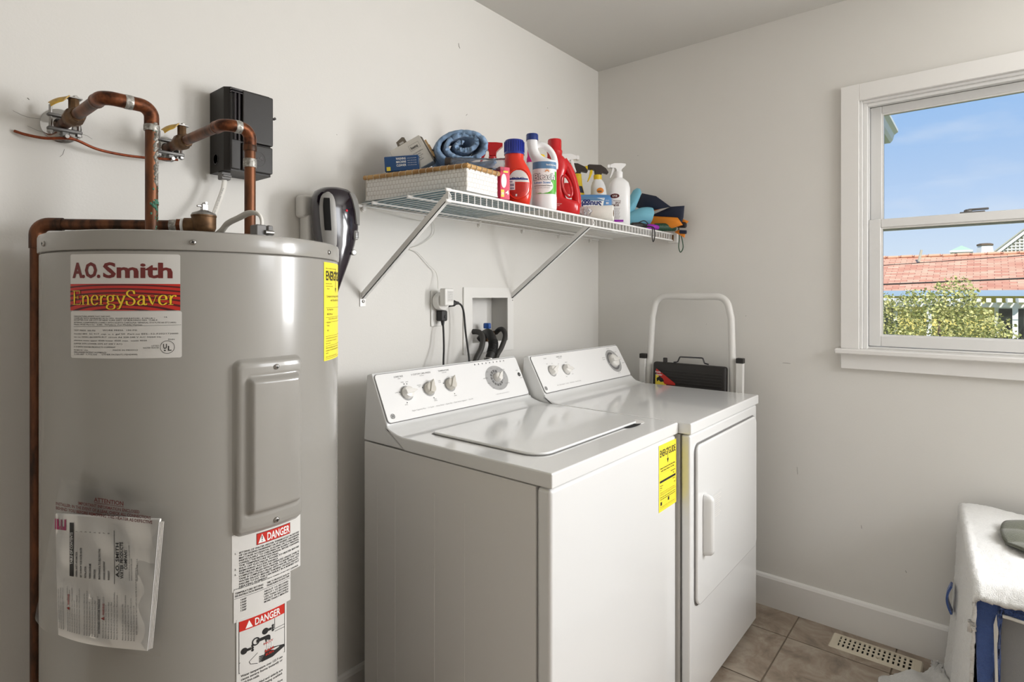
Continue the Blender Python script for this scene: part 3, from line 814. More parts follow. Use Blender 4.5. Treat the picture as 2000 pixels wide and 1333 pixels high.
for k_ in (.0008, .0016, .0024): add_text(t, mp, 'A.O.', .0052 + k_, 1.3245, .0335, True, 'L', .0505, .0006 + k_ * .06, slice_=.006)
add_text(t, mp, 'Smith', .0620, 1.3243, .0335, True, 'L', .1045, .0007, slice_=.006)
t.build('brand_lettering', 'label_maroon', bl, smooth=False)
t = MB(); serif(t, mp, 'EnergySaver', .0045, 1.2815, .0225, .166, .0009, .028); t.build('lettering_outline', 'label_darkred', bl, smooth=False)
t = MB(); serif(t, mp, 'EnergySaver', .0045, 1.2815, .0225, .166, .0012); t.build('product_lettering', 'print_yellow', bl, smooth=False)
# rating sticker
mp = hmap(-158.4); SW = math.radians(39.3) * HR
t = MB(); patch(t, mp, 0, SW, 1.1975, 1.2715, .0006, .003, 24); sl = t.build('rating_sticker', 'label_white', wh)
t = MB(); sz = .0031
K = (1.2715 - 1.1975) / 490    # crop pixels to metres
def ry(y): return 1.2715 - (y - 728) * K
def rx(x): return (x - 208) / 1145 * SW
for s, x, y, w in (('MANUFACTURER AFFIRMS THAT THIS UNIT:', 252, 785, 430), ('COMPLIES WITH ASHRAE/IES 90.1b-1992.  FOAM INSULATION - R VALUE =', 252, 805, 860), ('16', 1188, 793, 34),
                   ('ACCEPTED FOR USE CITY OF NEW YORK DEPT. OF BUILDINGS MEA  12-88-E', 252, 824, 880), ('INTERNAL COMPONENTS COMPLY WITH NORTH CAROLINA GENERAL STATUTE 66-27.2 (400)', 252, 850, 1050),
                   ('Meets HUD Part no.  3280.  707(d)(1)  For Mobile Homes', 252, 871, 740), ('TEST PRESS. 300 PSI', 252, 932, 265), ('WORK PRESS.  150 PSI', 598, 928, 345),
                   ('model EES  52 917  cap. u. s. gal 50  Part no EES--52-F202172000', 252, 967, 1070), ('ser no GD01-6610979-917  circuit A6 220-240 V A/C 50/60 Hz', 252, 1000, 915),
                   ('element watts upper 4500 lower 4500 max.  watts 4500', 252, 1036, 785), ('932N', 1228, 1028, 62), ('(UPPER 3375 LOWER 3375 AT 208 V A/C)', 252, 1070, 550), ('A O SMITH WATER PRODUCTS COMPANY', 252, 1104, 482),
                   ('MCBEE SC  USA', 252, 1138, 180), ('MADE IN MEXICO', 704, 1134, 248), ('MFG UNDER PATENT NUMBER(S):', 252, 1160, 390), ('3,185,987  3,715,556', 252, 1181, 285), ('OTHER PATENTS PENDING', 586, 1180, 362),
                   ('LISTED', 1076, 1092, 72), ('WATER HEATER', 998, 1113, 148)):
    add_text(t, mp, s, rx(x), ry(y) - .0006, sz, False, 'L', w / 1145 * SW, .0009, slice_=.02)
for i in range(90):
    x = 252 + i * 12.2; quad(t, mp, rx(x), rx(x + 7), ry(893 - i * .2), ry(889 - i * .2), .0009)
disc(t, mp, rx(1222), ry(1105), .0103, .0009, 28, .0097)
add_text(t, mp, 'U', rx(1182), ry(1120), .0105, True, 'L', .0058, .001); add_text(t, mp, 'L', rx(1225), ry(1142), .0105, True, 'L', .0052, .001)
disc(t, mp, rx(1200), ry(1139), .0012, .001, 10)
t.build('rating_print', 'print_black', sl, smooth=False)
# yellow energy sticker on the right flank
mp = hmap(-59.4); EW = .133
t = MB(); patch(t, mp, 0, EW, 1.1685, 1.362, .0006, .002, 20); el = t.build('energy_sticker', 'label_yellow', wh)
t = MB()
add_text(t, mp, 'ENERGYGUIDE', .007, 1.327, .025, True, 'L', .118, .0010, slice_=.008)
quad(t, mp, .0640, .0655, 1.305, 1.352, .0012); t.add([mp(.0605, 1.312, .0012), mp(.069, 1.312, .0012), mp(.0648, 1.302, .0012)], [(0, 1, 2)])
for s, u, v, z, b in (('Based on standard U.S. Government tests', .007, 1.349, .0036, False), ('Water Heater - Electric', .007, 1.319, .0032, False), ('Capacity (first hour rating):', .007, 1.314, .0032, False), ('57 gallons', .012, 1.309, .0032, False),
                   ('Compare the Energy Use of this Water Heater', .010, 1.293, .0062, False), ('with Others Before You Buy.', .030, 1.285, .0062, False), ('This Model Uses', .012, 1.267, .0050, False), ('4832 kWh/year', .012, 1.258, .0050, False),
                   ('Energy use (kWh/year) range of all similar models', .020, 1.249, .0034, False), ('Uses Least', .012, 1.242, .0042, False), ('Energy', .012, 1.236, .0042, False), ('4624', .013, 1.226, .0042, False),
                   ('kWh/year (kilowatt-hours per year) is a measure of energy use.', .008, 1.211, .0032, False), ('Your utility company uses it to compute your bill.', .008, 1.206, .0032, False), ('first-hour ratings.', .008, 1.201, .0032, False),
                   ('Electric water heaters of this size cost on average', .008, 1.192, .0040, False), ('to operate. This model\'s estimated yearly operating', .008, 1.187, .0040, False), ('cost is:', .008, 1.182, .0040, False), ('Based on a 1998 U.S. Government national average cost', .008, 1.175, .0030, False)):
    add_text(t, mp, s, u, v, z, b, 'L', None, .0010, slice_=.012)
for v in (1.345, 1.272, 1.253, 1.2435, 1.216, 1.197, 1.1720): quad(t, mp, .007, .126, v, v + .0005, .0010, 12)
t.build('energy_print', 'print_black', el, smooth=False)
# danger stickers below the access panel
mp = hmap(-103.1); DW = math.radians(27.9) * HR
t = MB(); patch(t, mp, 0, DW, .803, .898, .0003, .0015, 16); d1 = t.build('danger_sticker', 'label_white', wh)
t = MB(); quad(t, mp, .039, .102, .871, .8905, .0005, 8); d1b = t.build('danger_frame', 'print_black', d1, smooth=False)
t = MB(); quad(t, mp, .0397, .1013, .8717, .8898, .0007, 8); t.build('danger_band', 'label_red', d1, smooth=False)
t = MB(); t.add([mp(.042, .8732, .0009), mp(.055, .8732, .0009), mp(.0485, .8882, .0009)], [(0, 1, 2)]); add_text(t, mp, 'DANGER', .057, .8740, .0185, True, 'L', .043, .0009, slice_=.01)
t.build('danger_word', 'print_white', d1, smooth=False)
t = MB(); quad(t, mp, .0478, .0492, .8785, .8850, .0011); quad(t, mp, .0478, .0492, .8752, .8768, .0011)
LN = ['SETTING OF WATER HEATER THERMOSTAT IN EXCESS', 'OF 120 DEGREES FAHRENHEIT OR 49 DEGREES CENTIGRADE', 'MAY CAUSE ACCIDENTAL SCALDING OR OTHER INJURY,', 'PARTICULARLY TO CHILDREN OR ELDERLY PERSONS,', 'CONSULT THE INSTRUCTION MANUAL BEFORE CHANGING', 'THE TEMPERATURE SETTING.',
      'SHUT OFF ELECTRICAL POWER TO HEATER BEFORE', 'REMOVING ACCESS PANELS.', 'THIS HEATER MUST NOT BE OPERATED UNLESS TANK IS', 'COMPLETELY FILLED WITH WATER. TO INSURE THAT THE', 'TANK IS COMPLETELY FILLED WITH WATER, OPEN A HOT', 'WATER FAUCET BEFORE TURNING ON ELECTRICITY.', 'FAILURE TO DO THIS CAN RESULT IN A BURNED OUT', 'HEATING ELEMENT.']
for i, s in enumerate(LN):
    v = .8650 - i * .00435; short = i in (5, 7, 13)
    add_text(t, mp, s, .011, v, .0042, True, 'L', (.068 if i == 5 else .067 if i == 7 else .048) if short else .1105, .0006, slice_=.015)
    if i in (0, 6, 8): add_text(t, mp, {0: '1.', 6: '2.', 8: '3.'}[i], .004, v, .0042, True, 'L', None, .0006)
add_text(t, mp, 'EQUIPPED WITH MANUAL RESET HIGH TEMPERATURE LIMIT CONTROL', .003, .8052, .0040, True, 'L', .117, .0006, slice_=.015)
t.build('danger_text', 'print_black', d1, smooth=False)
mp = hmap(-102.5); D2 = math.radians(22.2) * HR
t = MB(); patch(t, mp, 0, D2, .752, .8065, .0008, .0008, 14); d2 = t.build('burn_table_sticker', 'label_white', wh)
t = MB()
for s, u, v, f in (('TEMPERATURE SETTING', .002, .7990, .046), ('SEE INSTRUCTION MANUAL', .002, .7945, .046), ('TIME TO PRODUCE 2nd & 3rd', .054, .7990, .043), ('DEGREE BURNS ON ADULT SKIN', .054, .7945, .043),
                   ('ABOUT 1/2 SECOND', .049, .7860, .046), ('ABOUT 1 1/2 SECONDS', .049, .7815, .046), ('LESS THAN 5 SECONDS', .049, .7770, .046), ('ABOUT 30 SECONDS', .049, .7725, .046), ('MORE THAN 5 MINUTES', .049, .7680, .046)):
    add_text(t, mp, s, u, v, .0042, True, 'L', f, .0011, slice_=.015)
for i, s in enumerate(('160F', '150F', '140F', '130F', '120F')): add_text(t, mp, s, .010, .7860 - .0045 * i, .0042, True, 'L', .010, .0011)
quad(t, mp, .001, D2 - .001, .7915, .7921, .0011, 8)
t.build('burn_table_text', 'print_black', d2, smooth=False)
mp = hmap(-101.6); D3 = math.radians(19.4) * HR
t = MB(); patch(t, mp, 0, D3, .560, .7560, .0012, .002, 12); d3 = t.build('scald_sticker', 'label_white', wh)
t = MB(); quad(t, mp, .004, D3 - .004, .7345, .7515, .0014, 8); t.build('danger_band', 'label_red', d3, smooth=False)
t = MB(); t.add([mp(.014, .7365, .0016), mp(.026, .7365, .0016), mp(.020, .7490, .0016)], [(0, 1, 2)]); add_text(t, mp, 'DANGER', .029, .7370, .0165, True, 'L', .045, .0016, slice_=.01)
# water stream and knob highlights
for k in range(5): quad(t, mp, .0495 + .0022 * k, .0508 + .0022 * k, .6865, .7030 - .001 * k, .0020)
t.build('sticker_white_print', 'print_white', d3, smooth=False, kind='stuff')
t = MB()
def line(u0, v0, u1, v1, w=.0009, h=.0014):
    dx, dy = u1 - u0, v1 - v0; l = math.hypot(dx, dy); nx, ny = -dy / l * w / 2, dx / l * w / 2
    t.add([mp(u0 + nx, v0 + ny, h), mp(u1 + nx, v1 + ny, h), mp(u1 - nx, v1 - ny, h), mp(u0 - nx, v0 - ny, h)], [(0, 1, 2, 3)])
for a in ((.004, .6650, .004, .7515), (D3 - .004, .6650, D3 - .004, .7515), (.004, .6655, D3 - .004, .6655), (.004, .6820, .064, .7155), (.064, .7155, D3 - .004, .7150), (.064, .7155, .064, .7340), (.064, .7110, D3 - .004, .7100),
          (.020, .6790, .034, .6880), (.020, .6790, .022, .6740), (.022, .6740, .034, .6700)): line(*a)
for cu, cv in ((.012, .7000), (.047, .7190)):   # tap knobs
    disc(t, mp, cu, cv, .0055, .0015, 16); quad(t, mp, cu + .004, cu + .011, cv - .0022, cv + .0022, .0016)
    for a in range(3): disc(t, mp, cu + .0135, cv + .004 * (a - 1), .0022, .0016, 10)
disc(t, mp, .031, .7085, .0068, .0016, 20, .0045)
quad(t, mp, .032, .051, .7055, .7110, .0017); disc(t, mp, .051, .7060, .005, .0017, 14); quad(t, mp, .0475, .0560, .7000, .7060, .0017)
t.add([mp(u, v, .0017) for u, v in ((.040, .6690), (.047, .6835), (.060, .6860), (D3 - .004, .6800), (D3 - .004, .6760), (.060, .6690))], [(0, 1, 2, 3, 4, 5)])
for k in range(4): line(.044, .6790 - .0022 * k, .0365, .6800 - .0030 * k, .0020, .0018)
for i, s in enumerate(('Water temperature over 125 F can', 'cause severe burns instantly or', 'death from scalds.', '', 'Children, disabled and elderly are', 'at highest risk of being scalded.', '', 'See instruction manual before', 'setting temperature at water heater.')):
    if s: add_text(t, mp, s, .007, .6580 - i * .0058, .0055, True, 'L', .030 if i == 2 else .072, .0014, slice_=.012)
t.build('sticker_black_print', 'print_black', d3, smooth=False)
t = MB(); add_text(t, mp, 'BURN', .047, .6765, .0058, True, 'L', .015, .0021); add_text(t, mp, 'HOT', .044, .6965, .0050, True, 'L', .017, .0021)
for k in range(4): t.add([mp(.046 + .004 * k, .6830, .0021), mp(.050 + .004 * k, .6830, .0021), mp(.047 + .0045 * k, .6885, .0021)], [(0, 1, 2)])
t.build('sticker_red_print', 'print_red', d3, smooth=False)
# cable clamp on the heater top
ccx, ccy = -2.004, -.476
cc = MB(); cc.rbox(ccx - .016, ccx + .004, ccy - .012, ccy + .014, 1.4005, 1.4290, .002, 1)
cc.rbox(ccx + .006, ccx + .017, ccy - .012, ccy + .014, 1.4005, 1.4290, .002, 1); cc.rbox(ccx - .014, ccx + .015, ccy - .006, ccy + .013, 1.4005, 1.4270, .002, 1)
cco = cc.build('cable_clamp', 'gray_plastic', wh)
MB().lathe([(.0045, -.008), (.0045, .008)], (ccx + .008, ccy - .013, 1.4150), 10, axis='x').build('clamp_screw', 'steel', cco)

# ------------------------------------------------------------------ manual in a plastic pouch
a = math.radians(-146); pn = Vector((math.cos(a), math.sin(a), 0)); pu = Vector((-math.sin(a), math.cos(a), 0))
pm = plane_map(Vector((HX, HY, 0)) + pn * (HR + .014), pu, (0, 0, 1))
def bk_pt(s, t, off=0, du=0):
    # corner points of the folded booklet, bowed a little
    uT, uB = lerp(-.0598, .1063, s), lerp(-.0572, .0845, s); vT = lerp(.9563, .9508, s); vB = lerp(.7696, .7481, s)
    return pm(lerp(uB, uT, t) + du, lerp(vB, vT, t), off - .022 * (s - .35) ** 2 + .002 * math.sin(s * 5 + t * 2))
bk = thing('manual_booklet', 'folded white printed manual booklet hanging in the clear pouch', 'booklet', pm(0, .75, 0))
MB().sheet(16, 12, lambda s, t: bk_pt(s, t, .004), .0012).build('cover_page', 'paper_white', bk)
for k in range(3):
    MB().sheet(10, 8, lambda s, t: bk_pt(lerp(.05, 1, s), lerp(.005, .985, t), .0022 - .0016 * k, .0012 + .0013 * k), .0011).build('inner_page', 'paper_edge', bk)
MB().tube([bk_pt(i / 12, 1.0, .0015) for i in range(13)], .0027, 8).build('fold_edge', 'paper_white', bk)
def bmap(U, V, h=0):
    """booklet surface: U metres right, V metres up, measured on the pouch plane"""
    t = (V - .7590) / (.9535 - .7590); s = (U + .0585) / (.0845 + .0585 + (.1063 - .0845) * t + .0015)
    return bk_pt(s, t, .0046 + h)
t = MB(); quad(t, bmap, -.0335, -.0265, .8600, .9440, .0002); t.build('contents_bar', 'print_black', bk, smooth=False)
t = MB(); add_text(t, bmap, 'TABLE OF CONTENTS', -.0280, .8790, .0060, True, 'L', .050, .0005, rot=1); t.build('contents_title', 'print_white', bk, smooth=False)
t = MB()
for i, s in enumerate(('GENERAL SAFETY INFORMATION', 'GET TO KNOW YOUR WATER HEATER', 'INSTALLATION', 'WIRING DIAGRAMS', 'OPERATION', 'MAINTENANCE & TROUBLE SHOOTING', 'LEAKAGE CHECKPOINT', 'WARRANTY')):
    u = -.0205 + i * .0073
    add_text(t, bmap, s, u, .8600, .0042, True, 'L', None, .0003, rot=1, xs=.62); add_text(t, bmap, str(i + 1), u, .9300, .0042, False, 'L', None, .0003, rot=1)
quad(t, bmap, .0375, .0382, .8550, .9360, .0003)
add_text(t, bmap, 'A.O. SMITH', .0448, .8660, .0070, True, 'L', .052, .0003, rot=1)
add_text(t, bmap, 'WATER PRODUCTS', .0515, .8640, .0066, True, 'L', .055, .0003, rot=1); add_text(t, bmap, 'COMPANY', .0575, .8780, .0066, True, 'L', .030, .0003, rot=1)
quad(t, bmap, .0460, .0465, .8660, .9190, .0003)
add_text(t, bmap, 'EXTENDED NON-USE PERIODS', .0160, .7780, .0042, True, 'L', .052, .0003, rot=1)
t.build('booklet_print', 'print_black', bk, smooth=False)
t = MB()
RB = random.Random(5)
for i in range(30):
    u = -.054 + i * .0042
    if i % 7 == 3: continue
    f = RB.uniform(.050, .072); s = 'Before the first use of the heater have it filled and drained as told here'[:int(f * 900)]
    add_text(t, bmap, s, u, .7720, .0030, False, 'L', f, .0003, rot=1)
for s, u, w in (('A DIVISION OF A.O. SMITH CORPORATION', .0620, .053), ('WWW.HOTWATER.COM', .0655, .033), ('KEEP THIS MANUAL IN THE POCKET ON HEATER FOR FUTURE REFERENCE', .0720, .10), ('PRINTED IN THE U.S.A.', .0740, .034)):
    add_text(t, bmap, s, u, .8620 if w < .06 else .7820, .0030, False, 'L', w, .0003, rot=1)
t.build('booklet_small_print', 'print_gray', bk, smooth=False)
t = MB()
for u, v in ((-.0345, .8060), (.0225, .7990)):
    t.add([bmap(u, v, .0003), bmap(u, v + .0052, .0003), bmap(u - .005, v + .0026, .0003)], [(0, 1, 2)]); add_text(t, bmap, 'WARNING', u, v + .008, .0042, True, 'L', .017, .0003, rot=1)
t.build('warning_print', 'print_red', bk, smooth=False, kind='stuff')
t = MB(); add_text(t, bmap, 'E', -.0400, .9290, .0220, True, 'L', .0195, .0003, rot=1); quad(t, bmap, -.0590, -.0572, .9310, .9480, .0003); t.build('magenta_print', 'print_magenta', bk, smooth=False)
pt = thing('plastic_pouch', 'crinkled clear plastic pouch taped to the water heater', 'pouch', pm(.01, .745, 0))
def pouch_pt(s, t, off):
    uT, uB = lerp(-.0563, .1160, s), lerp(-.0999, .1104, s); vT = lerp(1.0137, .9800, s); vB = lerp(.7870, .7440, s)
    c = .0022 * math.sin(s * 21 + t * 6) * (1 - t * .3) + .0018 * math.sin(t * 25 + s * 9) + .004 * math.sin(s * 6 + 2) * (t > .0)
    edge = min(s, 1 - s) * 6; edge = min(1, edge)
    back = -.012 + .010 * s * (1 - s)
    q = pm(lerp(uB, uT, t), lerp(vB, vT, t), 0)
    x, y = q[0] - HX, q[1] - HY; rr = math.hypot(x, y)
    h = lerp(-.003, off - .020 * (s - .40) ** 2, edge) + c * (.4 + .6 * edge)
    return tuple(Vector(q) + pn * h)
MB().grid(44, 44, lambda s, t: pouch_pt(s, t, .0125)).build('front_film', 'poly_bag', pt, ang=180, fixn=False)
MB().grid(24, 24, lambda s, t: pouch_pt(s, t, -.0035)).build('back_film', 'poly_bag', pt, ang=180, fixn=False)
t = MB()
amap = lambda u, v, h=0: tuple(Vector(pm(u, v, 0)) + pn * (.0185 + h - .02 * ((u + .1) / .21 - .4) ** 2))
sk = lambda u, v, h=0: amap(u, v - .125 * (u - .02), h)
add_text(t, sk, 'ATTENTION', .0180, .9850, .0090, True, 'L', .046, .0, slice_=.01); quad(t, sk, .0180, .0640, .9828, .9836, 0)
for i, s in enumerate(('IMPORTANT INFORMATION ENCLOSED', 'INSTALLER: IN THE EVENT OF A LEAK, CHECK ALL CONNECTIONS', 'BEHIND YOU BEFORE REMOVING THIS HEATER AS DEFECTIVE')):
    add_text(t, sk, s, (-.008, -.045, -.045)[i], .9765 - .0066 * i, .0064, True, 'L', (.096, .150, .152)[i], .0, slice_=.02)
t.build('warning_print', 'print_brown', pt, smooth=False)

# ------------------------------------------------------------------ copper pipes
def flange(p, c, r=.036):
    MB().lathe([(r, 0), (r, -.002), (r * .9, -.005), (r * .55, -.009), (r * .45, -.012), (.012, -.012)], c, 32, axis='y').build('wall_flange', 'chrome', p)
def clampset(p, x, y, z, s=1):
    m = MB()
    m.rbox(x - .030, x + .030, y - .006, y + .006, z + .010, z + .017, .002, 1); m.rbox(x - .030, x + .030, y - .006, y + .006, z - .019, z - .011, .002, 1)
    m.rbox(x - .007, x + .007, y - .008, y + .008, z - .034, z - .018, .002, 1)
    o = m.build('ground_clamp', 'zinc_gray', p)
    for d in (-.024, .024):
        b = MB(); b.lathe([(.0032, -.026), (.0032, .034)], (x + d, y, z), 8); b.lathe([(.0062, -.024), (.0062, -.019)], (x + d, y, z), 6); b.build('bolt', 'steel', o)
    MB().lathe([(.004, -.016), (.004, .004)], (x, y - .004, z - .030), 8, axis='y').build('set_screw', 'screw_steel', o)
def lever(p, x, y, z):
    b = MB(); b.lathe([(.0135, -.030), (.0155, -.026), (.0155, -.012), (.0185, -.008), (.0185, .010), (.0155, .014), (.0155, .024), (.0130, .028)], (x, y, z), 8, axis='y')
    b.lathe([(.0095, .012), (.0095, .034), (.006, .040)], (x, y, z), 8)
    v = b.build('ball_valve', 'brass_dull', p)
    h = MB()
    pts = [(x + .012, y + .002, z + .038), (x - .006, y + .002, z + .041), (x - .014, y + .004, z + .041)]
    h.rbox(x - .012, x + .013, y - .009, y + .009, z + .036, z + .0395, .001, 1); h.build('lever_plate', 'steel', v)
    g = MB(); g.sheet(8, 6, lambda a, b: (x - .010 - .030 * a, y + .010 - .020 * b, z + .0405 - .014 * a * a - .011 * b * b * min(1, a * 3) - .004 * a), .0022)
    g.build('lever_grip', 'lever_yellow', v)
    MB().lathe([(.005, .0395), (.005, .043), (.003, .0445)], (x + .003, y, z), 6).build('lever_nut', 'screw_steel', v)
def supply(nm, label, wx, wz, px, py, ztop, silver):
    t_ = thing(nm, label, 'pipe', (px, py, 1.40), 'copper supply pipes')
    rp = .0111
    MB().tube([(wx, -.001, wz), (wx, py + .022, wz)], rp, 20).build('wall_run', 'copper', t_)
    el = bend([(wx, py + .040, wz), (wx, py, wz), (px, py, wz), (px, py, wz - .042)], .020, 8)
    MB().tube(el, .0128, 20).build('elbow', 'copper_bright', t_)
    MB().tube([(px, py, wz - .030), (px, py, 1.4025)], rp, 20).build('riser', 'copper', t_)
    MB().lathe([(.0132, wz - .046), (.0137, wz - .044), (.0137, wz - .036), (.0132, wz - .034)], (px, py, 0), 20).build('solder_joint', 'solder' if silver else 'copper', t_)
    mx = (wx + px) / 2
    MB().lathe([(.0130, -.006), (.0135, -.004), (.0135, .005), (.0130, .007)], (mx, py, wz), 20, axis='x').build('solder_joint', 'solder', t_)
    MB().lathe([(.0130, -.002), (.0134, 0), (.0134, .004), (.0130, .006)], (wx, py + .036, wz), 20, axis='y').build('solder_joint', 'copper', t_)
    flange(t_, (wx, 0, wz), .036 if silver else .030)
    clampset(t_, wx, -.030, wz)
    lever(t_, wx, -.098, wz)
    return t_
p1 = supply('copper_pipe', 'thick copper pipe with green corrosion, left over the water heater', -2.206, 1.660, -2.127, -.287, 1.66, True)
p2 = supply('copper_pipe', 'clean copper pipe in front of the black wall box', -2.003, 1.651, -1.950, -.318, 1.65, False)
# corroded solder run and green spots on the left pipe
ca = MB(); RC = random.Random(9)
for k in range(46):
    z = 1.628 - .0026 * k; aa = math.radians(-64 + RC.uniform(-24, 24) * (1 - k / 70)); rr = RC.uniform(.0022, .0046)
    ca.lathe([(rr * .5, -rr), (rr, 0), (rr * .5, rr)], (-2.127 + .0106 * math.cos(aa), -.287 + .0106 * math.sin(aa), z), 7)
ca.build('corroded_solder', 'solder', p1, kind='stuff')
cg = MB()
for k in range(60):
    if k < 22: z = RC.gauss(1.470, .008); aa = math.radians(RC.gauss(-75, 22)); rr = RC.uniform(.0016, .0032)
    elif k < 34: z = RC.gauss(1.622, .006); aa = math.radians(RC.gauss(-60, 24)); rr = RC.uniform(.0014, .0026)
    else: z = RC.uniform(1.42, 1.51); aa = math.radians(RC.gauss(-55, 14)); rr = RC.uniform(.001, .0022)
    cg.lathe([(rr * .6, -rr), (rr, 0), (rr * .6, rr)], (-2.127 + .0106 * math.cos(aa), -.287 + .0106 * math.sin(aa), z), 7)
cg.build('green_corrosion', 'patina', p1, kind='stuff')
MB().lathe([(.0130, 1.402), (.0142, 1.405), (.0125, 1.409)], (-2.127, -.287, 0), 20).build('solder_joint', 'solder', p1)
MB().lathe([(.0132, wz_ := 1.570), (.0137, wz_ + .003), (.0137, wz_ + .012), (.0130, wz_ + .018)], (-1.950, -.318, 0), 20).build('solder_joint', 'solder', p2)
# relief valve and its drain pipe
rv = thing('relief_pipe', 'copper relief pipe with brass valve lying along the heater top', 'pipe', (-2.02, -.262, 1.40))
vx, vy, vz = -2.021, -.262, 1.4430
ex, ey, ez = -2.262, -.082, 1.4380
dv = Vector((ex - vx, ey - vy, ez - vz)).normalized()
vb = MB(); vb.lathe([(.013, -.0395), (.013, -.024), (.0165, -.022), (.0165, -.016), (.0205, -.012), (.0235, -.004), (.0235, .018), (.0245, .019), (.0245, .022)], (vx, vy, vz), 24)
vbo = vb.build('relief_valve', 'brass_dull', rv)
MB().lathe([(.0240, .022), (.0225, .026), (.009, .032), (.005, .034)], (vx, vy, vz), 24).build('bonnet', 'steel', vbo)
lv = MB(); lv.rbox(vx - .005, vx + .007, vy - .006, vy + .006, vz + .032, vz + .046, .001, 1); lv.rbox(vx - .014, vx + .002, vy - .003, vy + .003, vz + .039, vz + .043, .001, 1); lv.lathe([(.0025, -.008), (.0025, .008)], (vx + .002, vy, vz + .048), 8, axis='y')
lv.build('test_lever', 'screw_steel', vbo)
at = lambda d: tuple(Vector((vx, vy, vz)) + dv * d)
MB().tube([at(.012), at(.036)], .0165, 20).build('valve_outlet', 'brass_dull', rv)
MB().tube([at(.036), at(.042)], .0150, 20).build('thread_tape', 'print_white', rv)
MB().tube([at(.042), at(.050)], .0148, 6).build('adapter', 'copper_bright', rv)
MB().tube([at(.050), at(.064)], [.0128, .0124], 20).build('solder_joint', 'solder', rv)
full = (Vector((ex, ey, ez)) - Vector((vx, vy, vz))).length
MB().tube([at(.060), at(full - .02)], .0111, 20).build('drain_run', 'copper', rv)
MB().tube(bend([at(full - .045), (ex, ey, ez), (ex, ey, ez - .048)], .022, 8), .0130, 20).build('elbow', 'copper', rv)
MB().tube([(ex, ey, ez - .04), (ex, ey, .02)], .0111, 20).build('drain_drop', 'copper', rv)
# bonding wire between the two wall pipes
gw = spline([(-2.283, -.004, 1.632), (-2.268, -.016, 1.626), (-2.240, -.028, 1.6225), (-2.212, -.040, 1.626), (-2.190, -.040, 1.6275), (-2.150, -.034, 1.6165), (-2.100, -.030, 1.614), (-2.050, -.030, 1.6165), (-2.020, -.036, 1.6190), (-1.990, -.040, 1.6215)], 6)
gwo = tag(MB().tube(gw, .0030, 8).build('bonding_wire', 'copper_wire'), 'orange copper bonding wire strung between both wall valves', 'wire')

# ------------------------------------------------------------------ black electrical box with its cable
bb = thing('electrical_box', 'black plastic electrical disconnect box high on back wall', 'electrical box', (-1.842, 0, 1.607))
BX0, BX1, BZ0, BZ1 = -1.900, -1.782, 1.6075, 1.8140
poly = [(BX0, 0), (BX0, -.078), (BX0 + .012, -.090), (BX1 - .008, -.090), (BX1, -.082), (BX1, 0)]
MB().prism(poly, lambda u, v, w: (u, v, w), BZ0, BZ1).build('housing', 'black_plastic', bb, smooth=False)
MB().rbox(BX0 + .036, BX1 - .002, -.102, -.088, BZ0 + .076, BZ1 - .004, .004, 2).build('hinged_cover', 'black_plastic', bb)
MB().rbox(BX0 + .036, BX1 - .002, -.100, -.088, BZ0 + .004, BZ0 + .073, .004, 2).build('lower_cover', 'black_plastic', bb)
MB().rbox(BX0 + .010, BX0 + .034, -.097, -.086, BZ0 + .004, BZ1 - .010, .003, 2).build('hinge_strip', 'black_plastic', bb)
hb = MB(); hb.lathe([(.0035, BZ0 + .075), (.0035, BZ1 - .014)], (BX0 + .018, -.100, 0), 10); hb.lathe([(.0035, BZ0 + .075), (.0035, BZ1 - .014)], (BX0 + .027, -.100, 0), 10)
for z in (BZ1 - .010, BZ1 - .016): hb.rbox(BX0 + .008, BX0 + .036, -.103, -.090, z, z + .004, .001, 1)
hb.build('hinge', 'black_gloss', bb)
MB().tube([(BX1 - .002, -.085, 1.760), (BX1 + .006, -.088, 1.760), (BX1 + .010, -.088, 1.763)], .0035, 8).build('latch', 'black_gloss', bb)
MB().lathe([(.0135, -.0006), (.0135, .0010), (.0115, .0010), (.0115, -.0006)], (BX0 - .0005, -.035, BZ0 + .033), 24, axis='x').build('knockout', 'black_gloss', bb)
MB().lathe([(.011, -.0012), (.011, .0006)], (BX1 - .038, -.045, BZ0 - .0002), 20).build('knockout', 'black_gloss', bb)
eb = plane_map((BX0 + .062, -.1003, BZ0 + .022), (1, 0, 0), (0, 0, 1)); t = MB()
disc(t, eb, .017, .016, .018, .0004, 24, .0172, ru=.9)
for p in (((.008, .012), (.014, .020), (.020, .012)), ((.016, .016), (.022, .024), (.028, .014))): t.add([eb(*q, .0005) for q in p], [(0, 1, 2)])
t.build('embossed_mark', 'black_gloss', bb, smooth=False)
ckx, cky = -1.886, -.050
ck = MB(); ck.rbox(ckx - .012, ckx + .012, cky - .011, cky + .011, 1.588, 1.6075, .002, 1); ck.rbox(ckx - .010, ckx + .013, cky - .014, cky + .006, 1.594, 1.601, .002, 1)
ck.build('cable_connector', 'gray_plastic', bb)
cb = spline([(ckx, cky, 1.604), (ckx - .003, cky - .004, 1.57), (-1.9065, -.060, 1.5226), (-1.935, -.085, 1.468), (-1.968, -.130, 1.4270), (-1.992, -.215, 1.4200), (-2.003, -.300, 1.4300), (-2.004, -.3354, 1.4440), (-2.006, -.390, 1.4510), (-2.010, -.440, 1.4550), (-2.006, -.466, 1.4510), (-2.003, -.474, 1.4400), (-2.003, -.475, 1.425)], 7)
cbl = MB(); P_ = cb
cbl.tube(P_, .0062, 12, flat=.55, up=(0, 1, 0))
cbo = cbl.build('power_cable', 'cable_white')
tag(cbo, 'flat white power cable from black wall box to heater top', 'cable')
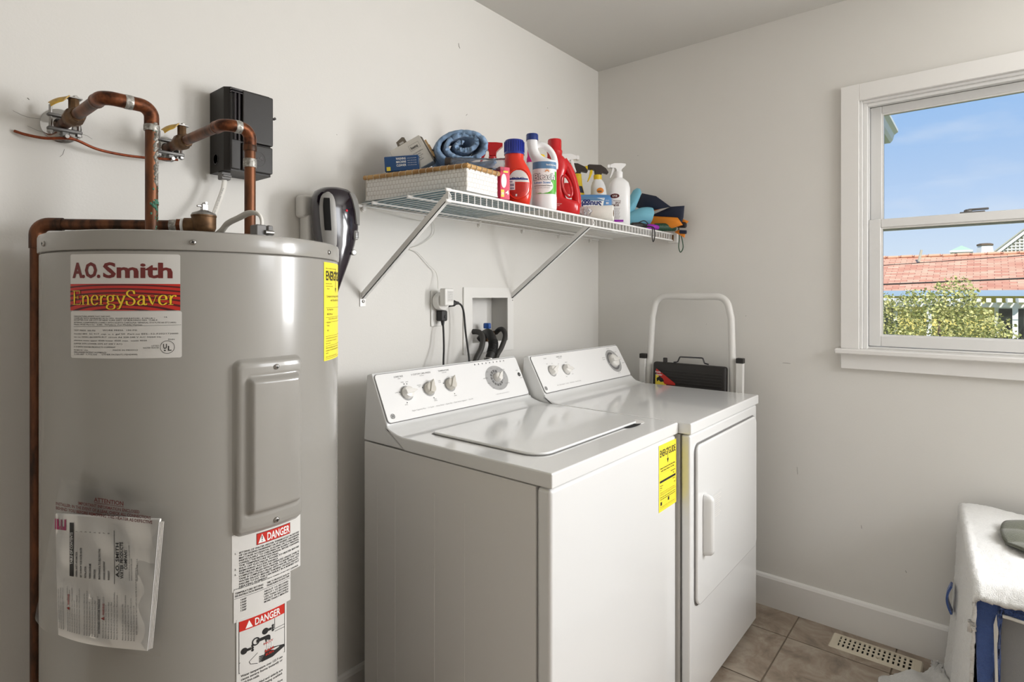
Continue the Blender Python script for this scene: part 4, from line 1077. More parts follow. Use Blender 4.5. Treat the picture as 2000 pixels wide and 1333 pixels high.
# printing along the falling cable
d_ = (Vector((-1.935, -.085, 1.468)) - Vector((-1.889, -.054, 1.57))); U_ = -d_.normalized(); nn = (Vector(cam.location) - Vector((-1.91, -.07, 1.52))).normalized(); V_ = nn.cross(U_).normalized(); nn = U_.cross(V_)
cm = plane_map(Vector((-1.935, -.085, 1.468)) + nn * .0066 - V_ * .002, U_, V_); t = MB(); add_text(t, cm, '71/ROYAL A ROMEX 12/2 WITH GROUND TYPE NM-B', .0, 0, .0054, False, 'L', .108, 0)
t.build('cable_print', 'print_gray', cbo, smooth=False)

# ------------------------------------------------------------------ hand vacuum on its wall charger
hv = thing('hand_vacuum', 'glossy black and silver hand vacuum hung beside the water heater', 'vacuum', (-1.595, -.09, 1.25))
def ring(cx, cy, z, w, d, n=28, p=2.6):
    return [(cx + w * math.copysign(abs(math.cos(2 * PI * k / n)) ** (2 / p), math.cos(2 * PI * k / n)), cy + d * math.copysign(abs(math.sin(2 * PI * k / n)) ** (2 / p), math.sin(2 * PI * k / n)), z) for k in range(n)]
prof = [(1.604, -1.600, .018, .020), (1.600, -1.600, .038, .032), (1.590, -1.600, .053, .042), (1.572, -1.600, .062, .047), (1.540, -1.598, .066, .049), (1.49, -1.596, .064, .049), (1.44, -1.598, .053, .046), (1.39, -1.606, .042, .041), (1.34, -1.613, .029, .034), (1.29, -1.620, .018, .026), (1.255, -1.626, .012, .02)]
MB().loft([ring(c, -.095, z, w, d) for z, c, w, d in prof]).build('body', 'dark_purple', hv, ang=80)
# silver side shell with a dark grip slot, and the silver nose on the right
vs = MB(); 
def shell(s, t, off):
    z = lerp(1.405, 1.583, t); A = math.radians(lerp(205, 254, s))
    i = 0
    zz = [p[0] for p in prof]
    for j in range(len(prof) - 1):
        if prof[j][0] >= z >= prof[j + 1][0]: i = j
    k = (prof[i][0] - z) / (prof[i][0] - prof[i + 1][0]); c, w, d = [lerp(prof[i][q], prof[i + 1][q], k) for q in (1, 2, 3)]
    e = math.sqrt(max(.02, 1 - (2 * t - 1) ** 6)); A = math.radians(lerp(229 - 26 * e, 229 + 22 * e, s))
    cs, sn = math.cos(A), math.sin(A)
    return (c + (w + off) * math.copysign(abs(cs) ** (2 / 2.6), cs), -.095 + (d + off) * math.copysign(abs(sn) ** (2 / 2.6), sn), z)
MB().sheet(14, 26, lambda s, t: shell(s, t, .004), .006).build('side_shell', 'silver_plastic', hv, ang=60)
so = MB().sheet(10, 20, lambda s, t: shell(.28 + .42 * s, .40 + .50 * t, .0058), .004).build('grip_slot', 'hole_black', hv, ang=60)
def nose(s, t, off):
    z = lerp(1.502, 1.590, t)
    for j in range(len(prof) - 1):
        if prof[j][0] >= z >= prof[j + 1][0]: i = j
    k = (prof[i][0] - z) / (prof[i][0] - prof[i + 1][0]); c, w, d = [lerp(prof[i][q], prof[i + 1][q], k) for q in (1, 2, 3)]
    A = math.radians(lerp(300 - 14 * t, 352, s)); cs, sn = math.cos(A), math.sin(A)
    return (c + (w + off) * math.copysign(abs(cs) ** (2 / 2.6), cs), -.095 + (d + off) * math.copysign(abs(sn) ** (2 / 2.6), sn), z)
MB().sheet(14, 20, lambda s, t: nose(s, t, .004), .006).build('silver_cap', 'silver_plastic', hv, ang=60)
MB().lathe([(.0035, 0), (.0035, -.002), (.002, -.003)], (-1.592, -.1435, 1.5360), 12, axis='y').build('charge_light', 'led_red', hv)
MB().rbox(-1.566, -1.550, -.145, -.130, 1.4560, 1.4840, .006, 3).build('power_switch', 'silver_plastic', hv)
for k in range(4):
    MB().rbox(-1.563, -1.553, -.1475, -.1445, 1.4625 + .0045 * k, 1.4645 + .0045 * k, .0007, 1).build('switch_rib', 'gray_plastic', hv)
MB().lathe([(.0085, 0), (.0085, -.006), (.006, -.008)], (-1.562, -.130, 1.4205), 18, axis='y').build('release_button', 'silver_plastic', hv)
wc = thing('wall_charger', 'pale gray wall charger bracket behind the hand vacuum', 'charger', (-1.635, -.02, 1.44))
MB().rbox(-1.668, -1.560, -.046, 0, 1.520, 1.585, .010, 3).build('upper_holder', 'white_plastic', wc)
MB().rbox(-1.655, -1.560, -.050, 0, 1.400, 1.530, .010, 3).build('back_plate', 'white_plastic', wc)
cd = MB()
for k in range(3):
    cd.tube(spline([(-1.500 + .004 * k, -.014, 1.500), (-1.470 + .006 * k, -.012, 1.545 - .004 * k), (-1.4560 - .003 * k, -.014, 1.538), (-1.476, -.016, 1.520), (-1.492, -.014, 1.490 - .01 * k), (-1.480, -.012, 1.470 - .005 * k), (-1.474, -.014, 1.482), (-1.490, -.014, 1.512)], 6), .0012, 6)
cd.tube(spline([(-1.490, -.014, 1.512), (-1.494, -.012, 1.555), (-1.470, -.010, 1.5845), (-1.430, -.010, 1.580)], 6), .0012, 6)
cd.tube(spline([(-1.430, -.010, 1.580), (-1.36, -.030, 1.570), (-1.27, -.020, 1.562), (-1.18, -.012, 1.560), (-1.150, -.012, 1.566)], 6), .0012, 6)
cd.tube(spline([(-1.150, -.012, 1.566), (-1.137, -.010, 1.545), (-1.145, -.010, 1.512), (-1.200, -.010, 1.476), (-1.250, -.008, 1.458), (-1.215, -.008, 1.448), (-1.160, -.010, 1.405), (-1.132, -.012, 1.382), (-1.131, -.022, 1.352), (-1.137, -.030, 1.322)], 6), .0013, 6)
tag(cd.build('charger_cord', 'cable_white'), 'thin pale charger cord looped along under the shelf', 'cord')
# ------------------------------------------------------------------ washer and dryer
def prism_bev(mb, poly, fn, a, b, off=.004, seg=2, ang=25):
    n = len(poly); bm = bmesh.new()
    A = [bm.verts.new(fn(u, v, a)) for u, v in poly]; B = [bm.verts.new(fn(u, v, b)) for u, v in poly]
    bm.faces.new(A[::-1]); bm.faces.new(B)
    for i in range(n): bm.faces.new((A[i], A[(i + 1) % n], B[(i + 1) % n], B[i]))
    bmesh.ops.recalc_face_normals(bm, faces=bm.faces[:])
    ed = [e for e in bm.edges if len(e.link_faces) == 2 and e.calc_face_angle(0) > math.radians(ang)]
    bmesh.ops.bevel(bm, geom=ed, offset=off, segments=seg, profile=.5, affect='EDGES', clamp_overlap=True)
    return mb.frombm(bm)
YZ = lambda u, v, w: (w, u, v)
def knob(parent, mpf, u, v, ang, m, r=.0185, two=True, nm='knob'):
    """round selector with a pointed ridge; ang = pointing direction in the fascia plane"""
    k = MB(); n = 22
    rings = []
    for rr, h in ((r * 1.02, .0), (r, .006), (r * .97, .012), (r * .9, .0155), (r * .6, .018)):
        rings.append([mpf(u + rr * math.cos(2 * PI * i / n), v + rr * math.sin(2 * PI * i / n), .001 + h) for i in range(n)])
    k.loft(rings)
    c, s = math.cos(ang), math.sin(ang); w = r * .36
    out = []
    for a, b in ((-r * .95, -w), (r * .7, -w * .9), (r * 1.52, 0), (r * .7, w * .9), (-r * .95, w)):
        out.append((u + a * c - b * s, v + a * s + b * c))
    k.loft([[mpf(x, y, .006) for x, y in out], [mpf(x, y, .021) for x, y in out], [mpf(u + (x - u) * .92, v + (y - v) * .92, .0235) for x, y in out]])
    o = k.build(nm, m, parent, ang=45)
    return o
def emblem(parent, mpf, u, v, r=.0075):
    t = MB(); disc(t, mpf, u, v, r, .0012, 24, r * .84)
    for k in range(4):
        a = PI / 4 + k * PI / 2; disc(t, mpf, u + r * .42 * math.cos(a), v + r * .42 * math.sin(a), r * .34, .0012, 12, r * .2)
    t.build('emblem', 'print_gray', parent, smooth=False)
def appliance(nm, label, cat, X0, X1, YF, YB, con, flat_y):
    """con: (bottom y, bottom z, top y, top z) of the slanted console face"""
    A = thing(nm, label, cat, ((X0 + X1) / 2, (YF + YB) / 2, 0))
    by, bz, ty, tz = con
    s0 = flat_y + .012
    curve = [(flat_y + .002, .908), (flat_y + .028, .911), (by - .024, .9165), (by - .008, bz - .010), (by, bz)]
    deck = [(YF - .005, .8725), (YF - .005, .908)] + curve + [(by + .003, bz - .012), (flat_y + .02, .889), (flat_y - .004, .8725)]
    MB().add([], [])
    d = MB(); prism_bev(d, deck, YZ, X0 - .003, X1 + .003, .0045, 3, 40); dk = d.build('deck', 'appliance_white', A, ang=40)
    cons = [(flat_y + .001, .8725), (flat_y + .022, .886), (by + .004, bz - .014), (by + .0015, bz + .001), (ty, tz), (ty + .006, tz + .005), (ty + .026, tz + .002), (YB, .8725)]
    c = MB(); prism_bev(c, cons, YZ, X0, X1, .005, 3, 50); co = c.build('console', 'appliance_white', A, ang=40)
    fl = math.hypot(ty - by, tz - bz); U = (1, 0, 0); V = (0, ty - by, tz - bz)
    mpf = plane_map((X0 + .006, by, bz + .0015), U, V)
    W = X1 - X0 - .012
    poly = rrect(0, W, .001, fl - .001, .010, 5)
    f = MB(); f.prism(rrect(-.002, W + .002, -.001, fl + .001, .011, 5), lambda u, v, w: mpf(u, v, w), -.004, .0006); f.build('fascia_seam', 'gray_plastic', co, ang=30)
    f = MB(); f.prism(poly, lambda u, v, w: mpf(u, v, w), -.004, .0022); fo = f.build('fascia', 'console_white', co, ang=30)
    return A, dk, co, fo, (lambda u, v, h=0: mpf(u, v, h + .0022)), W, fl
# --- washer
WX0, WX1, WF, WB_ = -1.516, -.859, -.795, -.117
wa, wdeck, wcon, wfas, wm, WW, WL = appliance('washing_machine', 'white top-loading washing machine nearest the water heater', 'washer', WX0, WX1, WF, WB_, (-.226, .932, -.158, 1.064), -.300)
MB().rbox(WX0 + .002, WX1 - .002, -.752, WB_, .03, .8695, .004, 2).build('cabinet', 'appliance_side', wa)
fp = MB(); prism_bev(fp, [(WX0, -.7555), (WX0, WF), (WX1, WF), (WX1, -.7555)], lambda u, v, w: (u, v, w), .03, .8700, .010, 4, 40)
fpo = fp.build('front_panel', 'appliance_white', wa, ang=30)
for x in (WX0 + .06, WX1 - .06):
    for y in (WF + .05, WB_ - .05): MB().lathe([(.02, 0), (.02, .012), (.012, .014), (.012, .032)], (x, y, 0), 12).build('leveling_foot', 'black_rubber', wa)
for yy in (-.18, -.26, -.42, -.53):
    MB().rbox(WX0 + .0013, WX0 + .004, yy - .0008, yy + .0008, .04, .78, .0006, 1).build('side_crease', 'appliance_side', wa)
# lid with a rounded front left corner, groove and finger recess as flat patches of shade colour
def lidpoly(g):
    x0, x1, y0, y1 = -1.440 - g, -.930 + g, -.708 - g, -.326 + g
    out = []
    for cx, cy, r, a in ((x1 - .02, y1 - .02, .02, 0), (x0 + .02, y1 - .02, .02, 90), (x0 + .055, y0 + .055, .055, 180), (x1 - .03, y0 + .03, .03, 270)):
        for k in range(7):
            q = math.radians(a + 15 * k); out.append((cx + r * math.cos(q), cy + r * math.sin(q)))
    return out
gr = MB(); o_ = lidpoly(.0045); i_ = lidpoly(-.001); n_ = len(o_)
gr.add([(p[0], p[1], .9084) for p in o_] + [(p[0], p[1], .9084) for p in i_], [(k, (k + 1) % n_, n_ + (k + 1) % n_, n_ + k) for k in range(n_)])
gr.build('lid_gap_shade', 'gray_plastic', wa, smooth=False)  # flat gray ring, the groove's shadow put in as colour
ld = MB(); prism_bev(ld, lidpoly(0), lambda u, v, w: (u, v, w), .9075, .9150, .0034, 3, 40); lido = ld.build('lid', 'appliance_white', wa, ang=35)
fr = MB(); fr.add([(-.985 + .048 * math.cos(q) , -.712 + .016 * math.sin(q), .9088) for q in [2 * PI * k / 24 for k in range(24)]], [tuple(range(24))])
fr.build('recess_shade', 'hole_black', wdeck, smooth=False)  # flat dark disc painting the shade of a finger pull
fr = MB(); fr.prism([(-.935 + .030 * math.cos(q), -.690 + .034 * math.sin(q)) for q in [2 * PI * k / 24 for k in range(24)]], lambda u, v, w: (u, v, w), .9076, .9090)
fr.build('lid_hinge_scoop', 'appliance_side', wdeck, smooth=False)
# fascia: knobs, dial, print
for u, v, a, m in ((.095, .079, math.radians(2), 'knob_white'), (.183, .080, math.radians(62), 'knob_cream'), (.275, .083, math.radians(58), 'knob_cream')):
    rg = MB(); disc(rg, wm, u, v, .0235, .0006, 28); rg.build('knob_ring', 'print_lightgray', wfas, smooth=False)
    knob(wfas, wm, u, v, a, m)
t = MB(); disc(t, wm, .505, .080, .0455, .0005, 36, ru=1.25); t.build('dial_field', 'print_lightgray', wfas, smooth=False)
t = MB()
for k in range(13):
    if k in (1, ): continue
    disc(t, wm, .503, .080, .0305, .0008, 4, .0215, math.radians(k * 27 + 6), math.radians(k * 27 + 27))
t.build('dial_segments', 'print_gray', wfas, smooth=False)
knob(wfas, wm, .505, .080, math.radians(42), 'knob_white', .0165)
t = MB(); disc(t, wm, .629, .079, .0078, .0008, 18); t.build('start_lens', 'print_black', wfas, smooth=False)
t = MB(); disc(t, wm, .6295, .078, .0042, .0011, 12); t.build('start_glint', 'print_gray', wfas, smooth=False)
t = MB()
for k in range(9): disc(t, wm, .419 + .0192 * k, .139, .0026, .0008, 10, ru=.75)
for u, v in ((.095, .108), (.105, .107), (.070, .085), (.085, .050), (.160, .088), (.192, .050), (.250, .091), (.282, .051)): disc(t, wm, u, v, .0018, .0008, 8)
t.build('indicator_dots', 'print_black', wfas, smooth=False, kind='stuff')
t = MB()
for s, u, v, z in (('LOAD SIZE', .083, .131, .0072), ('LEVELS', .083, .1255, .0035), ('3 CUSTOM CARE SPEEDS', .172, .131, .0072), ('WASH/SPIN', .172, .1255, .0035), ('TEMPERATURE', .268, .131, .0072), ('WASH/RINSE', .268, .1255, .0035),
                   ('SUPER', .090, .113, .0040), ('RESET', .108, .112, .0040), ('LARGE', .059, .084, .0040), ('SMALL', .080, .043, .0040), ('NORMAL', .150, .096, .0040), ('FAST', .150, .091, .0040), ('GENTLE', .200, .104, .0040), ('SLOW', .196, .044, .0040), ('GENTLE', .195, .039, .0038),
                   ('COLD', .236, .100, .0040), ('COLD', .236, .095, .0040), ('HOT', .295, .108, .0040), ('COLD', .297, .103, .0040), ('WARM', .283, .043, .0040), ('LIGHTS', .490, .1455, .0030),
                   ('COTTONS', .447, .083, .0048), ('STAIN', .466, .105, .0040), ('SOAK', .492, .116, .0040), ('RINSE', .522, .110, .0040), ('EASY CARE', .548, .105, .0046), ('PERM', .556, .098, .0038), ('KNITS', .553, .092, .0038), ('DELICATES', .549, .053, .0046), ('OFF', .541, .073, .0040), ('EXTRA', .503, .038, .0040), ('LIGHT', .470, .044, .0040), ('MEDIUM', .455, .064, .0036),
                   ('START', .6245, .094, .0045), ('PUSH/PULL', .634, .064, .0036), ('To select another cycle, push in knob and turn', .505, .021, .0038)):
    add_text(t, wm, s, u, v, z, False, 'C', None, .0008)
t.build('control_print', 'print_gray', wfas, smooth=False)
t = MB(); add_text(t, wm, 'Super Capacity Plus  |  11 Cycle  |  Heavy Duty  |  Quiet Pak  |  Dual Action Agitator  |  Fast Fill', .093, .021, .0062, False, 'L', .262, .0008); t.build('feature_print', 'print_lightgray', wfas, smooth=False)
emblem(wfas, wm, .020, .018)
# yellow energy label on the washer front
ym = plane_map((-.981, WF - .0002, .664), (1, 0, 0), (0, 0, 1))
t = MB(); patch(t, ym, 0, .1205, 0, .195, .0006, .002, 4); yl = t.build('energy_label', 'label_yellow', wa)
t = MB()
add_text(t, ym, 'ENERGYGUIDE', .006, .160, .028, True, 'L', .108, .0009)
quad(t, ym, .0590, .0606, .140, .182, .0011); t.add([ym(.054, .148, .0011), ym(.0655, .148, .0011), ym(.0598, .134, .0011)], [(0, 1, 2)])
for s, u, v, z, b, al in (('Compare the Energy Use of this Clothes Washer', .060, .124, .0062, True, 'C'), ('with Others Before You Buy.', .060, .116, .0062, True, 'C'), ('This Model Uses', .112, .103, .0048, True, 'R'), ('860', .104, .095, .0050, True, 'R'), ('Energy use (kWh/year) range of all similar models', .060, .0862, .0, False, 'C'),
                       ('Uses Least', .008, .074, .0044, True, 'L'), ('Energy', .008, .068, .0044, True, 'L'), ('177', .008, .061, .0044, True, 'L'), ('Uses Most', .112, .078, .0044, True, 'R'), ('1298', .112, .066, .0044, True, 'R'),
                       ('kWh/year (kilowatt-hours per year) is a measure of energy use.', .008, .054, .0036, False, 'L'), ('Clothes washers using more energy cost more to operate.', .008, .040, .0040, True, 'L'), ("This model's estimated yearly operating cost is:", .008, .034, .0040, True, 'L'), ('Based on eight loads of clothes a week and a national average cost', .008, .012, .0030, False, 'L')):
    if z: add_text(t, ym, s, u, v, z, b, al, min(.104, len(s) * z * .55) if len(s) > 20 else None, .0009)
for a in ((.006, .1145, .111, .1112), (.006, .1145, .084, .0905), (.006, .1145, .0500, .0506), (.006, .1145, .0470, .0476), (.010, .020, .018, .028), (.060, .070, .022, .032), (.006, .1145, .008, .0084)): quad(t, ym, *a, .0009)
t.build('energy_print', 'print_black', yl, smooth=False)
# --- dryer
DX0, DX1, DF, DB = -.848, -.186, -.834, -.172
da, ddeck, dcon, dfas, dm, DWd, DL = appliance('dryer', 'white front-loading clothes dryer in the corner', 'dryer', DX0, DX1, DF, DB, (-.286, .937, -.212, 1.066), -.362)
MB().rbox(DX0 + .004, DX1 - .010, -.800, DB, .03, .8695, .004, 2).build('cabinet', 'appliance_side', da)
fp = MB(); prism_bev(fp, [(DX0 + .002, -.805), (DX0 + .002, DF), (DX1 - .008, DF), (DX1 - .008, -.805)], lambda u, v, w: (u, v, w), .03, .8700, .007, 3, 40)
fp.build('front_panel', 'appliance_white', da, ang=30)
for x in (DX0 + .06, DX1 - .06):
    for y in (DF + .05, DB - .05): MB().lathe([(.02, 0), (.02, .012), (.012, .014), (.012, .032)], (x, y, 0), 12).build('leveling_foot', 'black_rubber', da)
XZ = lambda u, v, w: (u, w, v)
gr = MB(); o_ = rrect(-.817, -.222, .330, .838, .030, 6); i_ = rrect(-.808, -.231, .339, .829, .024, 6); n_ = len(o_)
gr.add([(p[0], DF - .0012, p[1]) for p in o_] + [(p[0], DF - .0012, p[1]) for p in i_], [(k, (k + 1) % n_, n_ + (k + 1) % n_, n_ + k) for k in range(n_)])
gr.build('door_groove', 'gray_plastic', da, smooth=False)
dr = MB(); prism_bev(dr, rrect(-.812, -.227, .335, .833, .027, 6), XZ, DF - .011, DF + .001, .005, 3, 40); dro = dr.build('door', 'appliance_white', da, ang=35)
hd = MB(); hd.loft([[(-.757 + w * math.cos(2 * PI * k / 16), DF - .011 - .030 * max(0, -math.sin(2 * PI * k / 16)) * d - .001, z) for k in range(16)] for z, w, d in ((.481, .010, .35), (.484, .013, .7), (.492, .0155, .95), (.50, .016, 1), (.653, .016, 1), (.661, .0155, .95), (.669, .013, .7), (.672, .010, .35))])
hd.build('handle', 'appliance_white', dro, ang=50)
lm = plane_map((-.700, DF - .0112, .562), (1, 0, 0), (0, 0, 1)); t = MB(); patch(t, lm, 0, .085, 0, .09, .0004, .002, 4); tl = t.build('care_label', 'appliance_white', dro)
t = MB()
for k in range(11): add_text(t, lm, 'DO NOT OPEN DOOR WHILE DRUM IS TURNING'[:28 - (k * 5) % 9], .008, .078 - .0068 * k, .0045, False, 'L', None, .0006)
t.build('care_print', 'print_faint', tl, smooth=False)
for z in (.732, .382): MB().rbox(-.226, -.221, DF - .007, DF + .002, z, z + .050, .001, 1).build('hinge', 'gray_plastic', da)
for u, v, a, m in ((.093, .080, math.radians(25), 'knob_white'), (.185, .076, math.radians(-18), 'knob_white')):
    rg = MB(); disc(rg, dm, u, v, .0235, .0006, 28); rg.build('knob_ring', 'print_lightgray', dfas, smooth=False)
    knob(dfas, dm, u, v, a, m)
t = MB(); disc(t, dm, .560, .078, .054, .0005, 40); t.build('dial_field', 'print_lightgray', dfas, smooth=False)
t = MB(); disc(t, dm, .556, .078, .0420, .0008, 30, .0330, math.radians(62), math.radians(190)); disc(t, dm, .556, .078, .0420, .0008, 30, .0330, math.radians(196), math.radians(330))
t.build('dial_band', 'print_gray', dfas, smooth=False)
kb = MB(); kb.loft([[dm(.556 + r * math.cos(2 * PI * k / 28), .078 + r * math.sin(2 * PI * k / 28), h) for k in range(28)] for r, h in ((.029, .001), (.0285, .012), (.026, .016), (.018, .0185))])
kb.loft([[dm(.556 + a, .078 + b, h) for a, b in ((-.030, -.008), (.030, -.006), (.030, .008), (-.030, .006))] for h in (.010, .026)]); kb.build('timer_dial', 'knob_white', dfas, ang=45)
t = MB()
for s, u, v, z in (('START', .082, .131, .0065), ('FABRIC CARE', .176, .131, .0065), ('TEMPERATURE', .176, .1255, .0038), ('OFF', .080, .109, .0045), ('ON', .112, .108, .0045), ('LOW', .150, .102, .0042), ('MEDIUM', .205, .104, .0042), ('HIGH', .168, .046, .0042), ('AUTO', .215, .052, .0042),
                   ('AUTOMATIC', .560, .1365, .0048), ('TIMED DRY', .487, .089, .0045), ('PERM PRESS', .490, .098, .0042), ('EASY CARE', .607, .116, .0048), ('DELICATES', .632, .060, .0045), ('COTTONS', .560, .018, .0045), ('OFF', .612, .095, .0045), ('20', .520, .112, .0045), ('40', .506, .072, .0045), ('60', .524, .036, .0045)):
    add_text(t, dm, s, u, v, z, False, 'C', None, .0008)
for k in range(12):
    q = math.radians(k * 27); disc(t, dm, .556 + .047 * math.cos(q), .078 + .047 * math.sin(q), .0012, .0008, 6)
t.build('control_print', 'print_gray', dfas, smooth=False)
t = MB(); add_text(t, dm, 'Extra Large Capacity  |  5 Cycle  |  Heavy Duty  |  Quiet By Design', .084, .019, .0062, False, 'L', .165, .0008); t.build('feature_print', 'print_lightgray', dfas, smooth=False)
emblem(dfas, dm, .012, .018)

# ------------------------------------------------------------------ laundry box, hoses, outlet
ob = thing('laundry_outlet_box', 'white recessed laundry valve box in the back wall', 'valve box', (-.835, 0, 1.073))
x0, x1, z0, z1 = OB
f = MB(); e = .0005
for a in ((-.983, x0 + .002, 1.073, 1.329), (x1 - .002, -.687, 1.073, 1.329), (x0 + .002, x1 - .002, 1.073, z0 + .002), (x0 + .002, x1 - .002, z1 - .002, 1.329)):
    f.box(a[0], a[1], -.006, .0, a[2], a[3])
f.build('face_frame', 'white_plastic', ob, smooth=False)
r_ = MB(); d_ = .085
r_.add([(x0, -.006, z0), (x1, -.006, z0), (x1, -.006, z1), (x0, -.006, z1), (x0, d_, z0), (x1, d_, z0), (x1, d_, z1), (x0, d_, z1)], [(4, 5, 6, 7), (0, 1, 5, 4), (3, 7, 6, 2), (0, 4, 7, 3), (1, 2, 6, 5)])
r_.build('recess', 'white_plastic', ob, smooth=False, fixn=False)
for vx_, m_, nm_ in ((-.806, 'valve_blue', 'blue'),):
    b = MB(); b.lathe([(.011, z0), (.011, z0 + .045), (.008, z0 + .050)], (vx_, .035, 0), 12); b.tube([(vx_, .035, z0 + .030), (vx_ + .030 * (1 if vx_ > -.85 else -.4), .015, z0 + .034)], .009, 12)
    vo = b.build('shutoff_valve', 'brass_dull', ob)
    g_ = MB(); g_.loft([[(vx_ + rr * (1 + .13 * math.cos(6 * q)) * math.cos(q), .035 + rr * (1 + .13 * math.cos(6 * q)) * math.sin(q), z0 + .052 + h) for q in [2 * PI * k / 24 for k in range(24)]] for rr, h in ((.013, 0), (.014, .004), (.014, .018), (.012, .022))])
    g_.build('valve_handle', m_, vo)
hs = lambda pts, r, nm, m, lb: tag(MB().tube(spline(pts, 8), r, 14).build(nm, m), lb, 'hose', 'washer hoses')
hs([(-.918, .030, 1.150), (-.930, .0, 1.158), (-.927, -.035, 1.156), (-.934, -.058, 1.135), (-.955, -.070, 1.100), (-.990, -.076, 1.062), (-1.02, -.078, 1.0), (-1.03, -.078, .90)], .0105, 'supply_hose', 'dark_rubber', 'gray rubber supply hose on left side of valve box')
hs([(-.777, .014, 1.146), (-.775, -.004, 1.160), (-.783, -.030, 1.160), (-.795, -.052, 1.137), (-.828, -.062, 1.096), (-.868, -.070, 1.060), (-.89, -.076, 1.0), (-.90, -.078, .90)], .0098, 'supply_hose', 'dark_rubber', 'gray rubber supply hose on right side of valve box')
dh = thing('drain_hose', 'fat black ribbed drain hose hooked into the valve box', 'hose', (-.90, -.07, .90), 'washer hoses')
dp = spline([(-.842, .040, 1.118), (-.838, .020, 1.142), (-.852, -.012, 1.150), (-.868, -.044, 1.136), (-.880, -.064, 1.110), (-.902, -.076, 1.083), (-.925, -.082, 1.055), (-.945, -.085, 1.0), (-.95, -.085, .90)], 12)
MB().tube(dp, .0170, 16).build('tube', 'black_rubber', dh)
for k in range(10):
    i = 44 + k * 2; q = Vector(dp[i]); w = (Vector(dp[i + 1]) - Vector(dp[i - 1])).normalized()
    MB().tube([q - w * .0013, q + w * .0013], .0195, 16).build('rib', 'black_rubber', dh)
i = 72; q = Vector(dp[i]); w = (Vector(dp[i + 1]) - Vector(dp[i - 1])).normalized(); MB().tube([q - w * .003, q + w * .003], .0200, 16).build('hose_clamp', 'steel', dh)
wo = thing('wall_outlet', 'white wall outlet plate above the washing machine', 'outlet', (-1.112, 0, 1.188))
MB().rbox(-1.147, -1.077, -.006, 0, 1.187, 1.316, .004, 2).build('cover_plate', 'white_plastic', wo)
for zc in (1.222, 1.281):
    s_ = MB(); s_.prism(rrect(-1.129, -1.095, zc - .017, zc + .017, .012, 4), XZ, -.0085, -.005); so = s_.build('socket', 'white_plastic', wo)
    MB().box(-1.121, -1.119, -.0090, -.0083, zc - .002, zc + .008).build('slot', 'hole_black', so, smooth=False); MB().box(-1.105, -1.103, -.0090, -.0083, zc - .002, zc + .008).build('slot', 'hole_black', so, smooth=False)
ta = tag(MB().lathe([(.026, 0), (.031, -.003), (.033, -.010), (.033, -.024), (.030, -.029), (.020, -.031)], (-1.117, -.009, 1.277), 28, axis='y').build('plug_adapter', 'white_plastic'), 'round white multi plug adapter on the wall outlet', 'adapter')
pa = thing('power_adapter', 'white square charger transformer plugged in above the outlet', 'power adapter', (-1.112, -.06, 1.262))
MB().rbox(-1.141, -1.097, -.070, -.0405, 1.262, 1.323, .005, 3).build('case', 'white_plastic', pa)
km = plane_map((-1.136, -.0704, 1.27), (1, 0, 0), (0, 0, 1)); t = MB(); patch(t, km, .006, .036, .006, .044, .0003, .001, 3); lo = t.build('rating_label', 'label_white', pa)
t = MB()
for k in range(5): add_text(t, km, ('CLASS 2', 'AC ADAPTOR', 'INPUT 120V', 'OUTPUT 12V', 'MADE IN CHINA')[k], .009, .038 - .0068 * k, .0042, False, 'L', .022, .0005)
t.build('rating_print', 'print_gray', lo, smooth=False)
def plug(nm, lb, body, pts):
    g_ = thing(nm, lb, 'power lead', pts[-1], 'black power cords')
    body.build('plug', 'black_rubber', g_)
    MB().tube(spline(pts, 8), .0036, 10).build('cord', 'black_rubber', g_)
b = MB(); b.rbox(-1.128, -1.099, -.040, -.0086, 1.206, 1.244, .005, 2); b.lathe([(.006, 0), (.006, -.0025)], (-1.110, -.0395, 1.222), 12, axis='y'); b.tube([(-1.113, -.028, 1.210), (-1.118, -.034, 1.192)], [.008, .005], 10)
plug('plugged_power_lead', 'black power cord plugged into the lower outlet socket', b, [(-1.116, -.031, 1.200), (-1.121, -.040, 1.178), (-1.128, -.050, 1.116), (-1.149, -.070, 1.052), (-1.155, -.080, .98), (-1.155, -.085, .90)])
b = MB(); b.tube([(-1.088, -.030, 1.268), (-1.066, -.036, 1.270), (-1.058, -.038, 1.2705)], [.013, .0125, .008], 8); b.tube([(-1.058, -.038, 1.2705), (-1.046, -.042, 1.270)], [.0075, .005], 8)
plug('plugged_power_lead', 'black power cord leaving the side of the round adapter', b, [(-1.050, -.040, 1.2702), (-1.037, -.046, 1.262), (-1.030, -.052, 1.235), (-1.026, -.058, 1.16), (-1.030, -.080, 1.060), (-1.035, -.086, .98), (-1.035, -.088, .90)])

# ------------------------------------------------------------------ wire shelf
SZ = 1.588
sh = thing('wire_shelf', 'white wire shelf crossing the back wall over the washer', 'shelf', (-.72, -.2, 1.55))
rw = .0017
w0 = MB().tube(bend([(-1.448, -.004, SZ - rw), (-1.448, -.405, SZ - rw), (-1.448, -.405, 1.5535)], .004, 3), rw, 6).build('deck_wire', 'wire_white', sh)
for k in range(1, 57): dup(w0, sh, (.02545 * k, 0, 0))
for y, z, r, nm in ((-.4075, SZ - .0045, .0036, 'front_rail'), (-.4085, 1.5535, .0036, 'front_rail'), (-.250, SZ - .0066, .0034, 'support_rail'), (-.085, SZ - .0066, .0034, 'support_rail'), (-.006, SZ - .0066, .0034, 'back_rail')):
    rl = MB().tube([(-1.456, y, z), (-.004, y, z)], r, 10).build(nm, 'wire_white', sh)
    MB().lathe([(.003, -1.463), (.0048, -1.461), (.0052, -1.456), (.0052, -1.444)], (0, y, z), 12, axis='x').build('end_cap', 'wire_white', rl)
